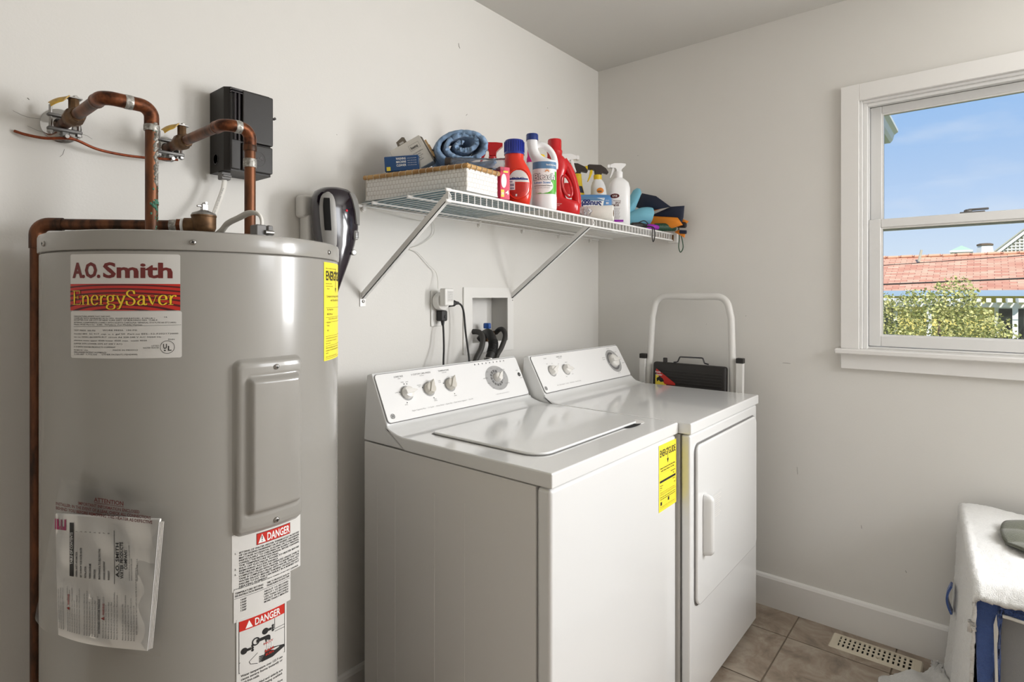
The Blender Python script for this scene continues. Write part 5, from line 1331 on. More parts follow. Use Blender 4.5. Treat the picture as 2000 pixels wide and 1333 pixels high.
def brace(X):
    a = Vector((X, -.392, 1.570)); b = Vector((X, -.004, 1.296)); d = (b - a).normalized(); n = Vector((0, -d.z, d.y)); m = MB()
    def fn(u, v, w): q = a + d * u + n * v; return (X + w, q.y, q.z)
    L_ = (b - a).length
    m.prism([(-.012, -.011), (L_, -.011), (L_, .009), (-.012, .009)], fn, -.0016, .0016); m.prism([(-.004, -.011), (L_, -.011), (L_, -.008), (-.004, -.008)], fn, -.0016, .010)
    o = m.build('support_brace', 'wire_white', sh, smooth=False)
    t2 = MB(); t2.rbox(X - .006, X + .016, -.0035, 0, 1.262, 1.304, .003, 2); f2 = t2.build('wall_tab', 'wire_white', o)
    MB().lathe([(.005, -.0035), (.005, -.005), (.003, -.0065)], (X + .006, 0, 1.279), 12, axis='y').build('screw', 'screw_steel', o)
brace(-1.441); brace(-.700)
for k in range(6):
    x = -1.435 + .27 * k; c = MB(); c.rbox(x - .006, x + .006, -.012, 0, 1.566, 1.590, .003, 2); c.lathe([(.007, 0), (.007, -.006)], (x, 0, 1.570), 12, axis='y'); c.build('wall_clip', 'white_plastic', sh)
e_ = MB(); e_.rbox(-.016, 0, -.430, -.385, 1.543, 1.594, .003, 2); eo = e_.build('end_bracket', 'white_plastic', sh)
MB().rbox(-.018, -.006, -.414, -.404, 1.550, 1.580, .002, 1).build('bracket_insert', 'core_brown', eo)

# ------------------------------------------------------------------ folded step stool behind the dryer
ls = thing('step_stool', 'white folding step stool with black tread leaning on right wall', 'step stool', (-.10, -.52, 0))
LX = lambda z: -.135 + .055 * z / 1.1     # it leans a little towards the wall
hp = bend([(LX(0.02), -.312, .02), (LX(.9), -.324, .9), (LX(1.2), -.336, 1.2), (LX(1.296), -.355, 1.2965), (LX(1.296), -.675, 1.2935), (LX(1.2), -.696, 1.2), (LX(.9), -.709, .9), (LX(.02), -.722, .02)], .055, 7)
MB().tube(hp, .0145, 14, flat=1.0).build('frame_hoop', 'ladder_white', ls)
gp_ = [(LX(1.296), lerp(-.42, -.61, i / 10), 1.2965 - .0012 * i / 4) for i in range(11)]
MB().tube(gp_, [.0135 + .0035 * math.sin(PI * i / 10) for i in range(11)], 14).build('grip', 'ladder_white', ls)
for y in (-.3035, -.7420):
    yb = y + (.004 if y > -.5 else -.004)
    zt = 1.026 if y > -.5 else 1.034
    rl = MB(); rl.prism([(y - .0125, zt), (y + .0125, zt), (yb + .0125, .02), (yb - .0125, .02)], lambda u, v, w: (LX(v) - .018 + w, u, v), -.011, .013); ro = rl.build('side_rail', 'ladder_white', ls, smooth=False)
    MB().rbox(LX(zt) - .031, LX(zt) - .003, y - .0150, y + .0150, zt - .018, zt + .004, .003, 2).build('rail_cap', 'tread_black', ro)
    MB().rbox(LX(0) - .034, LX(0) + .000, yb - .016, yb + .016, 0, .03, .004, 2).build('rubber_foot', 'tread_black', ro)
for y in (-.312, -.722): MB().rbox(LX(0) - .017, LX(0) + .017, y - .017, y + .017, 0, .028, .004, 2).build('rubber_foot', 'tread_black', ls)
td = MB(); td.rbox(-.030, .002, -.690, -.358, .735, .998, .012, 3); td.v = [(p[0] + LX(p[2]) - .004, p[1], p[2]) for p in td.v]; tdo = td.build('tread', 'tread_black', ls, ang=50)
for k in range(15):
    z = .962 - .0125 * k; MB().rbox(LX(z) - .0362, LX(z) - .0325, -.672, -.376, z - .003, z + .003, .0012, 1).build('tread_rib', 'tread_black', tdo)
xh = LX(1.0) - .018
MB().tube(bend([(xh, -.452, 1.000), (xh, -.470, 1.003), (xh, -.481, 1.026), (xh, -.584, 1.028), (xh, -.592, 1.006), (xh, -.610, 1.002)], .006, 4), .0032, 8).build('carry_handle', 'black_gloss', tdo)
MB().rbox(xh - .008, xh + .004, -.422, -.404, .992, 1.018, .003, 2).build('latch_tab', 'tread_black', tdo)
sx = LX(.88) - .0385
sm = plane_map((sx, -.372, .880), (0, -1, 0), (.05, 0, 1)); t = MB()
t.add([sm(u, v, .0008) for u, v in ((.008, .089), (.098, .030), (.098, .022), (.050, .022), (.004, .074))], [(0, 1, 2, 3, 4)]); t.build('red_sticker', 'label_red', tdo, smooth=False)
t = MB(); t.add([sm(u, v, .0007) for u, v in ((.004, .062), (.030, .060), (.056, .036), (.056, .012), (.004, .012))], [(0, 1, 2, 3, 4)]); t.build('yellow_sticker', 'carton_yellow', tdo, smooth=False)
t = MB(); t.add([sm(u, v, .0010) for u, v in ((.010, .046), (.024, .056), (.040, .046), (.046, .034), (.030, .030), (.020, .038), (.012, .030))], [(0, 1, 2, 3, 4, 5, 6)]); t.build('step_drawing', 'print_black', tdo, smooth=False)
t = MB(); add_text(t, sm, 'Folds', .003, .0705, .0105, True, 'L', .026, .0013); add_text(t, sm, 'Under', .007, .0590, .0105, True, 'L', .030, .0013); t.build('sticker_lettering', 'print_white', tdo, smooth=False)

# ------------------------------------------------------------------ floor register
fg = thing('floor_register', 'beige metal floor register grille by the right baseboard', 'floor vent', (-.104, -1.217, 0))
X0, X1, Y0, Y1 = -.156, -.051, -1.358, -1.076
MB().box(X0 + .014, X1 - .014, Y0 + .020, Y1 - .026, .0002, .0012).build('duct_shadow', 'hole_black', fg, smooth=False)
f = MB(); A_ = rrect(X0, X1, Y0, Y1, .006, 4); B_ = rrect(X0 + .004, X1 - .004, Y0 + .004, Y1 - .004, .005, 4); C_ = rrect(X0 + .016, X1 - .016, Y0 + .022, Y1 - .028, .002, 4)
f.loft([[(p[0], p[1], 0.0003) for p in A_], [(p[0], p[1], .0055) for p in B_], [(p[0], p[1], .0065) for p in C_], [(p[0], p[1], .0010) for p in C_]], caps=False)
f.build('frame', 'register_beige', fg)
ya, yb = Y0 + .022, Y1 - .028; pitch = (yb - ya) / 15
lv0 = MB().rbox(X0 + .014, X1 - .014, ya, ya + pitch * .62, .0012, .0060, .0012, 1).build('louver', 'register_beige', fg)
for k in range(1, 15): dup(lv0, fg, (0, pitch * k + pitch * .10, 0))
for x in (X0 + .040, X0 + .064): MB().rbox(x - .0035, x + .0035, ya, yb, .0040, .0068, .001, 1).build('long_bar', 'register_beige', fg)
MB().rbox(X0 + .020, X0 + .026, ya + .10, ya + .112, .005, .012, .001, 1).build('damper_tab', 'register_beige', fg)

# ------------------------------------------------------------------ hamper with towels
hm = thing('laundry_hamper', 'gray fabric laundry hamper under towels at lower right', 'hamper', (-.41, -1.76, 0))
hpoly = [(-.715, -1.530), (-.09, -1.478), (-.09, -2.02), (-.715, -2.02)]
b = MB(); prism_bev(b, hpoly, lambda u, v, w: (u, v, w), .006, .570, .02, 3, 30); b.build('fabric_box', 'hamper_gray', hm, ang=40)
for i in range(4):
    p, q = hpoly[i], hpoly[(i + 1) % 4]; MB().tube([(p[0] * .99 - .004, p[1], .572), (q[0] * .99 - .004, q[1], .572)], .007, 10).build('rim_rod', 'steel', hm)
for p in hpoly: MB().lathe([(.012, 0), (.012, .010)], (p[0] * .93 - .02, p[1] * .975 - .05, 0), 10).build('foot', 'black_rubber', hm)
def drape(s, t, off, w_down, front, ylast):
    """s: back(0) to front(1); t: right(0) over the top to the left edge and down to the floor (1)"""
    X = lerp(-.065, -.735, s); ye = lerp(-1.463, -1.512, s) + off
    top = .585 + off
    L1 = abs(ylast - ye); L2 = w_down; d = t * (L1 + L2)
    rr = .02
    if d < L1 - rr: y, z = ylast + d, top + .004 * math.sin(d * 30 + s * 4)
    elif d < L1 + rr * .57:
        q = (d - (L1 - rr)) / (rr * 1.57) * PI / 2; y, z = ye - rr + rr * math.sin(q), top - rr + rr * math.cos(q)
    else:
        e = d - (L1 + rr * .57); fall = top - rr - .016
        if e < fall:
            k = e / fall; y = ye + .030 * k * k * (1 - .3 * s) + .010 * math.sin(s * 19 + 1.0) * k; z = top - rr - e; X += .012 * k * math.sin(s * 9)
        else: k = 1; g_ = (e - fall) * (.15 + .85 * sst(.02, .32, s)); y = ye + .030 * (1 - .3 * s) + g_ + .010 * math.sin(s * 19 + 1.0); z = .016 + .008 * math.sin(s * 17 + g_ * 40) * min(1, g_ * 20) + off
    # the front edge rolls over the rim
    if s > .93:
        k = (s - .93) / .07; z -= front * k * k * (1 if z > .5 else 0); X -= .014 * k * (1 if z > .5 else .1)
    return (X, y, z)
RT = random.Random(11)
def fuzz(f, a): return lambda s, t: tuple(Vector(f(s, t)) + Vector((RT.gauss(0, a), RT.gauss(0, a), RT.gauss(0, a))))
tw = MB().sheet(110, 220, fuzz(lambda s, t: drape(s, t, .010, .75, .03, -1.99), .0008), -.008).build('bath_towel', 'towel_white', ang=120)
tag(tw, 'fluffy white bath towel draped over the laundry hamper', 'towel', 'towels on the hamper')
def blue_pt(s, t):
    # hangs over the front rim: across the top edge, with a long tail at the corner
    y = lerp(-1.506, -2.0, s); tail = .50 * (1 - sst(.055, .10, s)) + .052
    z = .558 - (tail - .026) * t; k = sst(0, .5, t)
    return (-.7280 - .008 * k - .010 * math.sin(s * 40) * t * (1 if s < .1 else .3), y + .030 * t * (1 - sst(.05, .1, s)) * (-.4), z)
bt = thing('hand_towel', 'blue towel with white hem showing under the white one', 'towel', (-.73, -1.6, .03), 'towels on the hamper')
MB().sheet(140, 60, fuzz(blue_pt, .0005), -.005).build('terry_cloth', 'towel_blue', bt, ang=120)
MB().tube([Vector(blue_pt(.105 + .895 * i / 60, 1)) + Vector((-.004, 0, 0)) for i in range(61)], .0040, 8).build('hem', 'towel_hem', bt)
MB().sheet(3, 24, lambda s, t: (Vector(blue_pt(.070 + .012 * s, .13 + .87 * t)) + Vector((-.0065, 0, -.001))), -.005).build('side_hem', 'towel_hem', bt)
lo_ = MB().sheet(6, 14, lambda s, t: (-.115 - .04 * s, -1.450 + .012 * math.sin(PI * t) + .008, lerp(.335, .245, t)), .006).build('washcloth', 'towel_blue')
tag(lo_, 'blue washcloth corner peeking out behind the white towel', 'towel', 'towels on the hamper')
def olive(s, t):
    X = lerp(-.20, -.52, t) + .02 * math.sin(s * 3); y = lerp(-1.560, -1.90, s) - .075 * abs(2 * t - .9) ** 3 * (1 - s)
    return (X, y, .6015 + .010 * abs(math.sin(t * 9)) + .007 * math.sin(s * 12) + .02 * sst(.2, .8, s))
tag(MB().sheet(30, 40, olive, .006).build('knit_cloth', 'cloth_olive', ang=120), 'crumpled olive green knit cloth lying on white towel', 'cloth')
# ------------------------------------------------------------------ things on the wire shelf
T0 = SZ + .0004
LT = T0 + .0018
li = MB().rbox(-1.446, -.985, -.392, -.012, T0, LT, .0007, 1).build('shelf_liner', 'liner_teal'); tag(li, 'teal plastic shelf liner lying under the white basket', 'shelf liner', 'shelf liners')
li = MB().rbox(-.981, -.30, -.385, -.012, T0, LT, .0007, 1).build('shelf_liner', 'liner_paper'); tag(li, 'pale paper shelf liner under the spray bottles', 'shelf liner', 'shelf liners')
Z = LT + .0004
VA = math.radians(39.666 - 90)     # direction along which labels turned to the doorway are spread
class Bot:
    """a moulded bottle: prof = (z, half width, half depth, shift) from bottom to top, turned by ang"""
    def __init__(s, x, y, prof, p=2.6, ang=VA):
        s.x, s.y, s.p = x, y, p; s.prof = [q if len(q) == 4 else (*q, 0) for q in prof]
        s.A = Vector((math.cos(ang), math.sin(ang), 0)); s.B = Vector((math.sin(ang), -math.cos(ang), 0))
    def at(s, a, b, z): return tuple(Vector((s.x, s.y, 0)) + s.A * a + s.B * b + Vector((0, 0, z)))
    def dims(s, z):
        P = s.prof
        for i in range(len(P) - 1):
            if P[i][0] <= z <= P[i + 1][0]:
                k = (z - P[i][0]) / max(1e-9, P[i + 1][0] - P[i][0]); return [lerp(P[i][j], P[i + 1][j], k) for j in (1, 2, 3)]
        return P[-1][1:] if z > P[-1][0] else P[0][1:]
    def body(s, mb, n=32):
        rings = []
        for z, w, d, c in s.prof:
            r = []
            for k in range(n):
                q = 2 * PI * k / n; cs, sn = math.cos(q), math.sin(q)
                r.append(s.at(c + w * math.copysign(abs(cs) ** (2 / s.p), cs), d * math.copysign(abs(sn) ** (2 / s.p), sn), z))
            rings.append(r)
        mb.loft(rings); return mb
    def surf(s, u, v, h=0):
        w, d, c = s.dims(v); t = min(.995, abs((u - c) / w)); b = d * (1 - t ** s.p) ** (1 / s.p)
        return s.at(u, b + h, v)
    def lath(s, mb, prof, a=0, b=0, n=24): 
        q = s.at(a, b, 0); mb.lathe(prof, (q[0], q[1], 0), n); return mb
    def blob(s, mb, pts, z0=None, h=.0006, nu=10, nv=10):
        """region of the front surface bounded left/right by functions of v: pts = (v, u0, u1) rows"""
        rows = []
        for v, a, b in pts: rows.append([s.surf(lerp(a, b, i / nu), v, h) for i in range(nu + 1)])
        for r0, r1 in zip(rows[:-1], rows[1:]):
            mb.add(r0 + r1, [(i, i + 1, nu + 2 + i, nu + 1 + i) for i in range(nu)])
        return mb
def oval(cu, cv, ru, rv, n=14, v0=None, v1=None):
    out = []
    a = v0 if v0 is not None else cv - rv; b = v1 if v1 is not None else cv + rv
    for i in range(n + 1):
        v = lerp(a, b, i / n); k = math.sqrt(max(0.0, 1 - ((v - cv) / rv) ** 2)); out.append((v, cu - ru * k, cu + ru * k))
    return out
# --- basket
bs = thing('woven_basket', 'low white woven basket with a bamboo rim', 'basket', (-1.35, -.23, Z))
BL, BC, BR_, BB = (-1.462, -.052), (-1.385, -.412), (-1.246, -.406), (-1.190, -.046)
cor = [BL, BC, BR_, BB]; BH = .070
RW = random.Random(2)
def side(p, q, nu, nm):
    m = MB(); P, Q = Vector((*p, 0)), Vector((*q, 0)); e = (Q - P).normalized(); nrm = Vector((e.y, -e.x, 0)); L_ = (Q - P).length
    cen = Vector((-1.32, -.23, 0))
    if nrm.dot((P + Q) / 2 - cen) < 0: nrm = -nrm
    nv = 5; cu, cv = L_ / nu, (BH - .004) / nv
    bk_ = MB().prism([(0, 0), (L_, 0), (L_, BH), (0, BH)], lambda u, v, w: tuple(P + e * u + nrm * w + Vector((0, 0, Z + v))), -.004, -.0016).build('weave_gap_shade', 'weave_shadow', bs, smooth=False)  # darker backing, shade between the strips put into its colour
    for j in range(nv):
        for i in range(nu):
            over = (i + j) % 2; sh = (.5 * (j % 2)) * cu
            u0, u1 = i * cu + sh - cu * .02, (i + 1) * cu + sh - cu * .13; v0, v1 = j * cv + cv * .05, (j + 1) * cv - cv * .04
            u0, u1 = max(0, min(u0, L_)), max(0, min(u1, L_))
            if u1 - u0 < .001: continue
            h = .0024 + RW.uniform(-.0005, .0005); g = []
            for a in range(4):
                for b in range(3):
                    x = lerp(u0, u1, a / 3); y = lerp(v0, v1, b / 2); bulge = h * (math.sin(PI * a / 3) * .7 + .3) * (1 if b == 1 else .45)
                    g.append(tuple(P + e * x + nrm * (bulge - .0020) + Vector((0, 0, Z + y))))
            m.add(g, [(a * 3 + b, a * 3 + b + 1, (a + 1) * 3 + b + 1, (a + 1) * 3 + b) for a in range(3) for b in range(2)])
    return m.build(nm, 'weave_white', bs, kind='stuff', fixn=False, ang=60)
for i in range(4): side(cor[i], cor[(i + 1) % 4], 30 if i % 2 == 0 else (11 if i == 1 else 21), 'woven_side')
m = MB(); m.prism(cor, lambda u, v, w: (u, v, w), Z, Z + .003); m.build('base', 'weave_white', bs, smooth=False)
for i in range(4):
    p, q = Vector((*cor[i], Z + BH)), Vector((*cor[(i + 1) % 4], Z + BH)); e = (q - p).normalized()
    ro = MB().tube([p - e * .004, q + e * .004], .0068, 10).build('rim', 'bamboo', bs)
    n_ = 15 if i % 2 == 0 else 6
    for k in range(n_):
        c = lerp(p, q, (k + .6) / n_); sd = Vector((-e.y, e.x, 0)); ring_ = []
        for a in range(10):
            t = 2 * PI * a / 10; ring_.append(c + (sd * math.cos(t) + Vector((0, 0, 1)) * math.sin(t)) * .0080 + e * (.0022 * math.sin(t + 1)) - Vector((0, 0, .0012)))
        MB().tube(ring_, .0011, 5, closed=True).build('lashing', 'lashing', ro)
# --- things in the basket
def mound(s, t):
    # s: left to right, t: front to back
    i = .010
    a = Vector((*BC, 0)) * (1 - s) + Vector((*BR_, 0)) * s; b = Vector((*BL, 0)) * (1 - s) + Vector((*BB, 0)) * s
    q = a.lerp(b, lerp(.030, .970, t)); c_ = Vector((-1.32, -.23, 0)); q = c_ + (q - c_) * .94
    e = min(1, min(s, 1 - s) * 7, min(t, 1 - t) * 9); e = math.sin(e * PI / 2)
    h = lerp(.058, .066 + .042 * sst(.30, .62, s) * (.55 + .45 * sst(.15, .5, t)), e)
    return (q.x, q.y, Z + .0035 + h + .0015 * math.sin(s * 30) * math.sin(t * 22))
mm_ = MB().sheet(30, 40, mound, .054); tag(mm_.build('folded_towel', 'towel_lightblue', ang=60), 'light blue folded towel lying flat inside the woven basket', 'towel')
def frame_box(x, y, lat, z, e1, e2, l1, l2, dep, name, m, parent=None, b=.002):
    A = Vector((math.cos(VA), math.sin(VA), 0)); B = Vector((math.sin(VA), -math.cos(VA), 0)); o = Vector((x, y, 0)) + A * lat + Vector((0, 0, z))
    E1 = (A * e1[0] + Vector((0, 0, e1[1]))).normalized(); E2 = (A * e2[0] + Vector((0, 0, e2[1]))).normalized(); E2 = (E2 - E1 * E1.dot(E2)).normalized()
    T = Matrix((( E1.x, E2.x, B.x, o.x), (E1.y, E2.y, B.y, o.y), (E1.z, E2.z, B.z, o.z), (0, 0, 0, 1)))
    mb = MB(); mb.rbox(0, l1, 0, l2, -dep, 0, b, 1, T); ob_ = mb.build(name, m, parent)
    return ob_, (lambda u, v, h=0: tuple(T @ Vector((u, v, h)))), T
hz = thing('clothespin_carton', 'white hang-tab carton of clothespins leaning in the basket', 'carton', (-1.36, -.19, 1.65))
_, hzm, hzT = frame_box(-1.350, -.200, -.1102, 1.7405, (.0945, .0535), (.066, -.0865), .105, .092, .045, 'carton', 'cardboard_white', hz)
t = MB(); t.add([tuple(hzT @ Vector(p)) for p in ((.030, -.001, -.044), (.062, -.001, -.044), (.062, -.028, -.056), (.056, -.032, -.057), (.034, -.026, -.055))], [(0, 1, 2, 3, 4)])
hzt = MB(); tabp = [(.026, .002), (.060, .002), (.060, -.030), (.054, -.034), (.030, -.028)]
hzt.prism(tabp, lambda u, v, w: tuple(hzT @ Vector((u, v, w))), -.0455, -.0440); hto = hzt.build('hang_tab', 'cardboard_gray', hz, smooth=False)
hs_ = MB(); hs_.prism(rrect(.036, .052, -.021, -.015, .0028, 3), lambda u, v, w: tuple(hzT @ Vector((u, v, w))), -.0458, -.0437); hs_.build('hang_slot', 'label_white', hto, smooth=False)
fl = MB(); fl.prism([(.105, .004), (.105, .090), (.110, .086), (.110, .010)], lambda u, v, w: tuple(hzT @ Vector((u, v, w))), -.042, -.004); fl.build('carton_opening', 'cardboard_gray', hz, smooth=False)
t = MB(); hflip = lambda u, v, h=0: hzm(u, v, h + .0006)
def hzt2(u, v, h=0): return hzm(u, .092 - v, .0006 + h)
add_text(t, hzt2, 'homz', .062, .062, .013, True, 'L', .024, 0)
for a, b, c, d in ((.058, .092, .0580, .0585), (.058, .092, .0760, .0765), (.058, .0585, .058, .0765), (.0915, .092, .058, .0765)): quad(t, hzt2, a, b, c, d, 0)
for k in range(5): add_text(t, hzt2, ('50 CLOTHESPINS', 'wood spring', 'heavy duty grip', 'long lasting', 'rust resistant')[k], .060, .046 - .0062 * k, .0044, False, 'L', None, 0)
t.build('carton_print', 'print_black', hz, smooth=False)
for k in range(3):
    pg_ = thing('clothespin', ('wooden clothespin at the top of the open carton', 'wooden clothespin in the middle of the open carton', 'wooden clothespin lowest in the open carton')[k], 'clothespin', tuple(hzT @ Vector((.112, .03 + .016 * k, -.02))), 'clothespins in the carton')
    for s_ in (0, 1):
        MB().prism([(.1105, .022 + .015 * k), (.1165, .022 + .015 * k), (.1165, .076 + .006 * k), (.1135, .080 + .006 * k), (.1105, .076 + .006 * k)], lambda u, v, w: tuple(hzT @ Vector((u + .002 * k, v, w - .010 * k + s_ * .007 - .006 * s_ * (v - .022 - .015 * k) / .06))), -.016, -.0105).build('prong', 'wood_peg', pg_, smooth=False)
    MB().lathe([(.0025, -.004), (.0025, .006)], tuple(hzT @ Vector((.1175 + .002 * k, .058, -.012 - .010 * k))), 8, axis='x').build('spring', 'steel', pg_)
bx = thing('dryer_sheet_box', 'small dark blue carton tilted at the basket back', 'box', (-1.41, -.15, 1.67))
_, bxm, bxT = frame_box(-1.409, -.170, -.060, 1.7175, (.1, .007), (.018, -.045), .104, .046, .034, 'carton', 'box_blue', bx)
t = MB(); bx2 = lambda u, v, h=0: bxm(u, .046 - v, .0005 + h)
add_text(t, bx2, 'WASHING', .036, .034, .0095, True, 'L', .030, 0); add_text(t, bx2, 'MACHINE', .036, .024, .0095, True, 'L', .030, 0); add_text(t, bx2, 'CLEANER', .036, .014, .0095, True, 'L', .030, 0)
for k in range(4): add_text(t, bx2, 'removes odor and residue', .070, .036 - .007 * k, .004, False, 'L', .028, 0)
t.build('carton_print', 'print_white', bx, smooth=False)
t = MB(); t.add([tuple(bxT @ Vector(p)) for p in ((.1045, .008, -.006), (.1045, .040, -.006), (.1045, .040, -.028), (.1045, .008, -.028))], [(0, 1, 2, 3)]); br_ = t.build('barcode_panel', 'label_white', bx, smooth=False)
t = MB()
for k in range(9): t.add([tuple(bxT @ Vector((.1049, .011 + .003 * k + (0 if q in (0, 3) else .0012 + .0006 * (k % 2)), -.009 if q < 2 else -.025))) for q in range(4)], [(0, 1, 2, 3)])
t.build('barcode', 'print_black', br_, smooth=False)
t = MB(); quad(t, bx2, .006, .018, .002, .014, .0001); t.build('yellow_corner', 'carton_yellow', bx, smooth=False)
t = MB(); t.add([tuple(bxT @ Vector(p)) for p in ((.008, -.0004, -.006), (.098, -.0004, -.006), (.098, -.0004, -.028), (.008, -.0004, -.028))], [(0, 1, 2, 3)]); t.build('top_panel', 'box_blue_dark', bx, smooth=False)
# rolled blue towel: a spiral of thick cloth
A3 = Vector((math.cos(VA), math.sin(VA), 0)); B3 = Vector((math.sin(VA), -math.cos(VA), 0)); o3 = Vector((-1.262, -.244, 1.756))
def roll_pt(s, t):
    th = lerp(0, 2 * PI * 2.5, s); r = lerp(.005, .057, s ** .85); k = (t - .5)
    a = r * 1.42 * math.cos(th + 2.6) + .010 * k * math.sin(th); z = r * .88 * math.sin(th + 2.6) - .012 * math.cos(th * .5) * (s) + (.006 * math.sin(9 * s + 3 * t))
    if s > .93: a += (s - .93) * .35; z -= (s - .93) * .25
    ax = (B3 * .92 + A3 * .35).normalized()
    return tuple(o3 + A3 * (a + .012) + Vector((0, 0, z)) + ax * (k * -.115))
tr_ = MB().sheet(150, 26, fuzz(roll_pt, .0007), .0135).build('rolled_towel', 'towel_lightblue', ang=120); tag(tr_, 'light blue towel rolled up on top of the basket', 'towel')
cb_ = thing('clear_bottle', 'clear plastic bottle with black cap lying on the basket rim', 'bottle', (-1.25, -.3, 1.70))
c0 = Vector((-1.318, -.282, 1.6985)); c1 = Vector((-1.219, -.408, 1.6935)); d0 = (c1 - c0).normalized()
nseg = 26; MB().tube([c0 + (c1 - c0) * (i / nseg) for i in range(nseg + 1)], [.0165 + .0009 * (1 if (i // 3) % 2 else 0) if i < nseg - 2 else .0185 for i in range(nseg + 1)], 20, caps=False).build('bottle_wall', 'clear_plastic', cb_)
MB().tube([c0 - d0 * .018, c0 - d0 * .016, c0], [.0150, .0172, .0172], 20).build('cap', 'spray_black', cb_)
MB().tube([c1 - d0 * .002, c1 + d0 * .002], .0190, 20, caps=False).build('rim', 'clear_plastic', cb_)
# --- pink carton
pc = thing('pink_carton', 'narrow pink red carton standing beside the orange detergent bottle', 'carton', (-1.217, -.39, Z))
pm_ = Bot(-1.1985, -.3780, [(Z, .017, .026), (Z + .097, .017, .026)], 20, math.radians(-22)); c = MB(); pm_.body(c, 32); c.build('carton', 'carton_pink', pc, ang=30)
t = MB(); pm_.blob(t, oval(-.004, Z + .055, .009, .022)); t.build('bottle_picture', 'print_white', pc, smooth=False)
t = MB(); quad(t, pm_.surf, -.014, -.003, Z + .006, Z + .028, .0008); t.build('yellow_flash', 'carton_yellow', pc, smooth=False); t = MB(); quad(t, pm_.surf, -.006, .010, Z + .080, Z + .086, .0008); t.build('yellow_flash', 'carton_yellow', pc, smooth=False)
t = MB(); add_text(t, pm_.surf, '4', .001, Z + .014, .018, True, 'L', .012, .0010); add_text(t, pm_.surf, '30', -.013, Z + .013, .010, True, 'L', .009, .0012); t.build('carton_print', 'print_white', pc, smooth=False)
# --- orange red detergent, blue cap
dt = thing('detergent_bottle', 'orange red detergent bottle with a big blue cap', 'bottle', (-1.080, -.346, Z))
D = Bot(-1.080, -.346, [(Z, .036, .028), (Z + .004, .040, .032), (Z + .03, .0455, .0355), (Z + .07, .049, .037), (Z + .10, .047, .036), (Z + .122, .041, .033, -.003), (Z + .138, .0345, .031, -.007), (Z + .146, .0335, .031, -.009), (Z + .150, .031, .030, -.010), (Z + .168, .031, .030, -.010)], 2.5)
m = MB(); D.body(m, 40); m.build('bottle', 'detergent_red', dt, ang=50)
m = MB(); D.lath(m, [(.0335, Z + .166), (.0335, Z + .170), (.0325, Z + .172), (.0318, Z + .210), (.0300, Z + .213)], -.010, 0, 32); m.build('cap', 'cap_blue', dt)
for k in range(28):
    q = 2 * PI * k / 28; p = D.at(-.010 + .0328 * math.cos(q), .0328 * math.sin(q), 0); MB().box(p[0] - .0006, p[0] + .0006, p[1] - .0006, p[1] + .0006, Z + .174, Z + .208).build('cap_rib', 'cap_blue', dt, smooth=False)
m = MB()
ov = [(.004 + .040 * math.cos(2 * PI * k / 40), Z + .066 + .050 * math.sin(2 * PI * k / 40)) for k in range(40)]; m.tube([D.surf(u, v, .0003) for u, v in ov], .0022, 6, closed=True); m.build('label_rim', 'detergent_red', dt)
t = MB(); D.blob(t, oval(.004, Z + .066, .035, .045, 12, Z + .072, Z + .110), h=.0010); t.build('back_label', 'label_white', dt, smooth=False)
t = MB(); D.blob(t, oval(.004, Z + .066, .0335, .0435, 12, Z + .024, Z + .070), h=.0010); t.build('text_panel', 'label_red', dt, smooth=False)
t = MB(); quad(t, D.surf, -.028, .034, Z + .079, Z + .084, .0014, 12); add_text(t, D.surf, 'B2C', -.018, Z + .079, .011, True, 'L', .040, .0016, slice_=.006); t.build('label_band', 'print_navy', dt, smooth=False)
t = MB(); quad(t, D.surf, -.026, -.008, Z + .046, Z + .078, .0018, 4); po_ = t.build('price_sticker', 'print_white', dt, smooth=False)
t = MB(); add_text(t, D.surf, '4.95', -.025, Z + .070, .006, True, 'L', .009, .0021)
for k in range(8): quad(t, D.surf, -.023 + .0016 * k, -.0222 + .0016 * k, Z + .058, Z + .066, .0021); quad(t, D.surf, -.023 + .0016 * k, -.0221 + .0016 * k, Z + .049, Z + .054, .0021)
t.build('barcode', 'print_navy', po_, smooth=False)
t = MB()
for k in range(9): add_text(t, D.surf, 'Directions: sort clothes, pour to line', -.004 if k < 6 else -.016, Z + .066 - .0048 * k, .0036, False, 'L', .030 - .002 * max(0, k - 5), .0014)
t.build('label_small_print', 'label_darkred', dt, smooth=False)
t = MB(); quad(t, D.surf, -.006, -.001, Z + .026, Z + .033, .0015); t.build('recycle_mark', 'print_white', dt, smooth=False)
# --- bleach jug
bj = thing('bleach_jug', 'white bleach jug with dark blue cap and looped handle', 'bottle', (-.937, -.350, Z))
J = Bot(-.937, -.350, [(Z, .038, .034), (Z + .005, .0425, .038), (Z + .045, .0430, .0385), (Z + .05, .0420, .0375), (Z + .165, .0420, .0375), (Z + .168, .0425, .038), (Z + .174, .034, .034, -.009), (Z + .180, .026, .030, -.020), (Z + .192, .020, .026, -.032), (Z + .210, .0180, .022, -.039), (Z + .230, .0185, .020, -.042), (Z + .242, .0185, .0185, -.042), (Z + .252, .0185, .0185, -.042)], 2.5)
m = MB(); J.body(m, 40); m.build('jug', 'bottle_white', bj, ang=50)
hp_ = spline([J.at(-.030, 0, Z + .226), J.at(-.006, 0, Z + .228), J.at(.016, 0, Z + .214), J.at(.031, 0, Z + .192), J.at(.0375, 0, Z + .165), J.at(.037, 0, Z + .145)], 7)
MB().tube(hp_, .0105, 14).build('handle', 'bottle_white', bj)
m = MB(); J.lath(m, [(.0212, Z + .243), (.0212, Z + .262), (.0195, Z + .265)], -.042, 0, 30); m.build('cap', 'cap_darkblue', bj)
t = MB(); J.blob(t, [(lerp(Z + .053, Z + .163, i / 10), -.0405, .0405) for i in range(11)], h=.0007, nu=24); lb_ = t.build('label', 'print_white', bj)
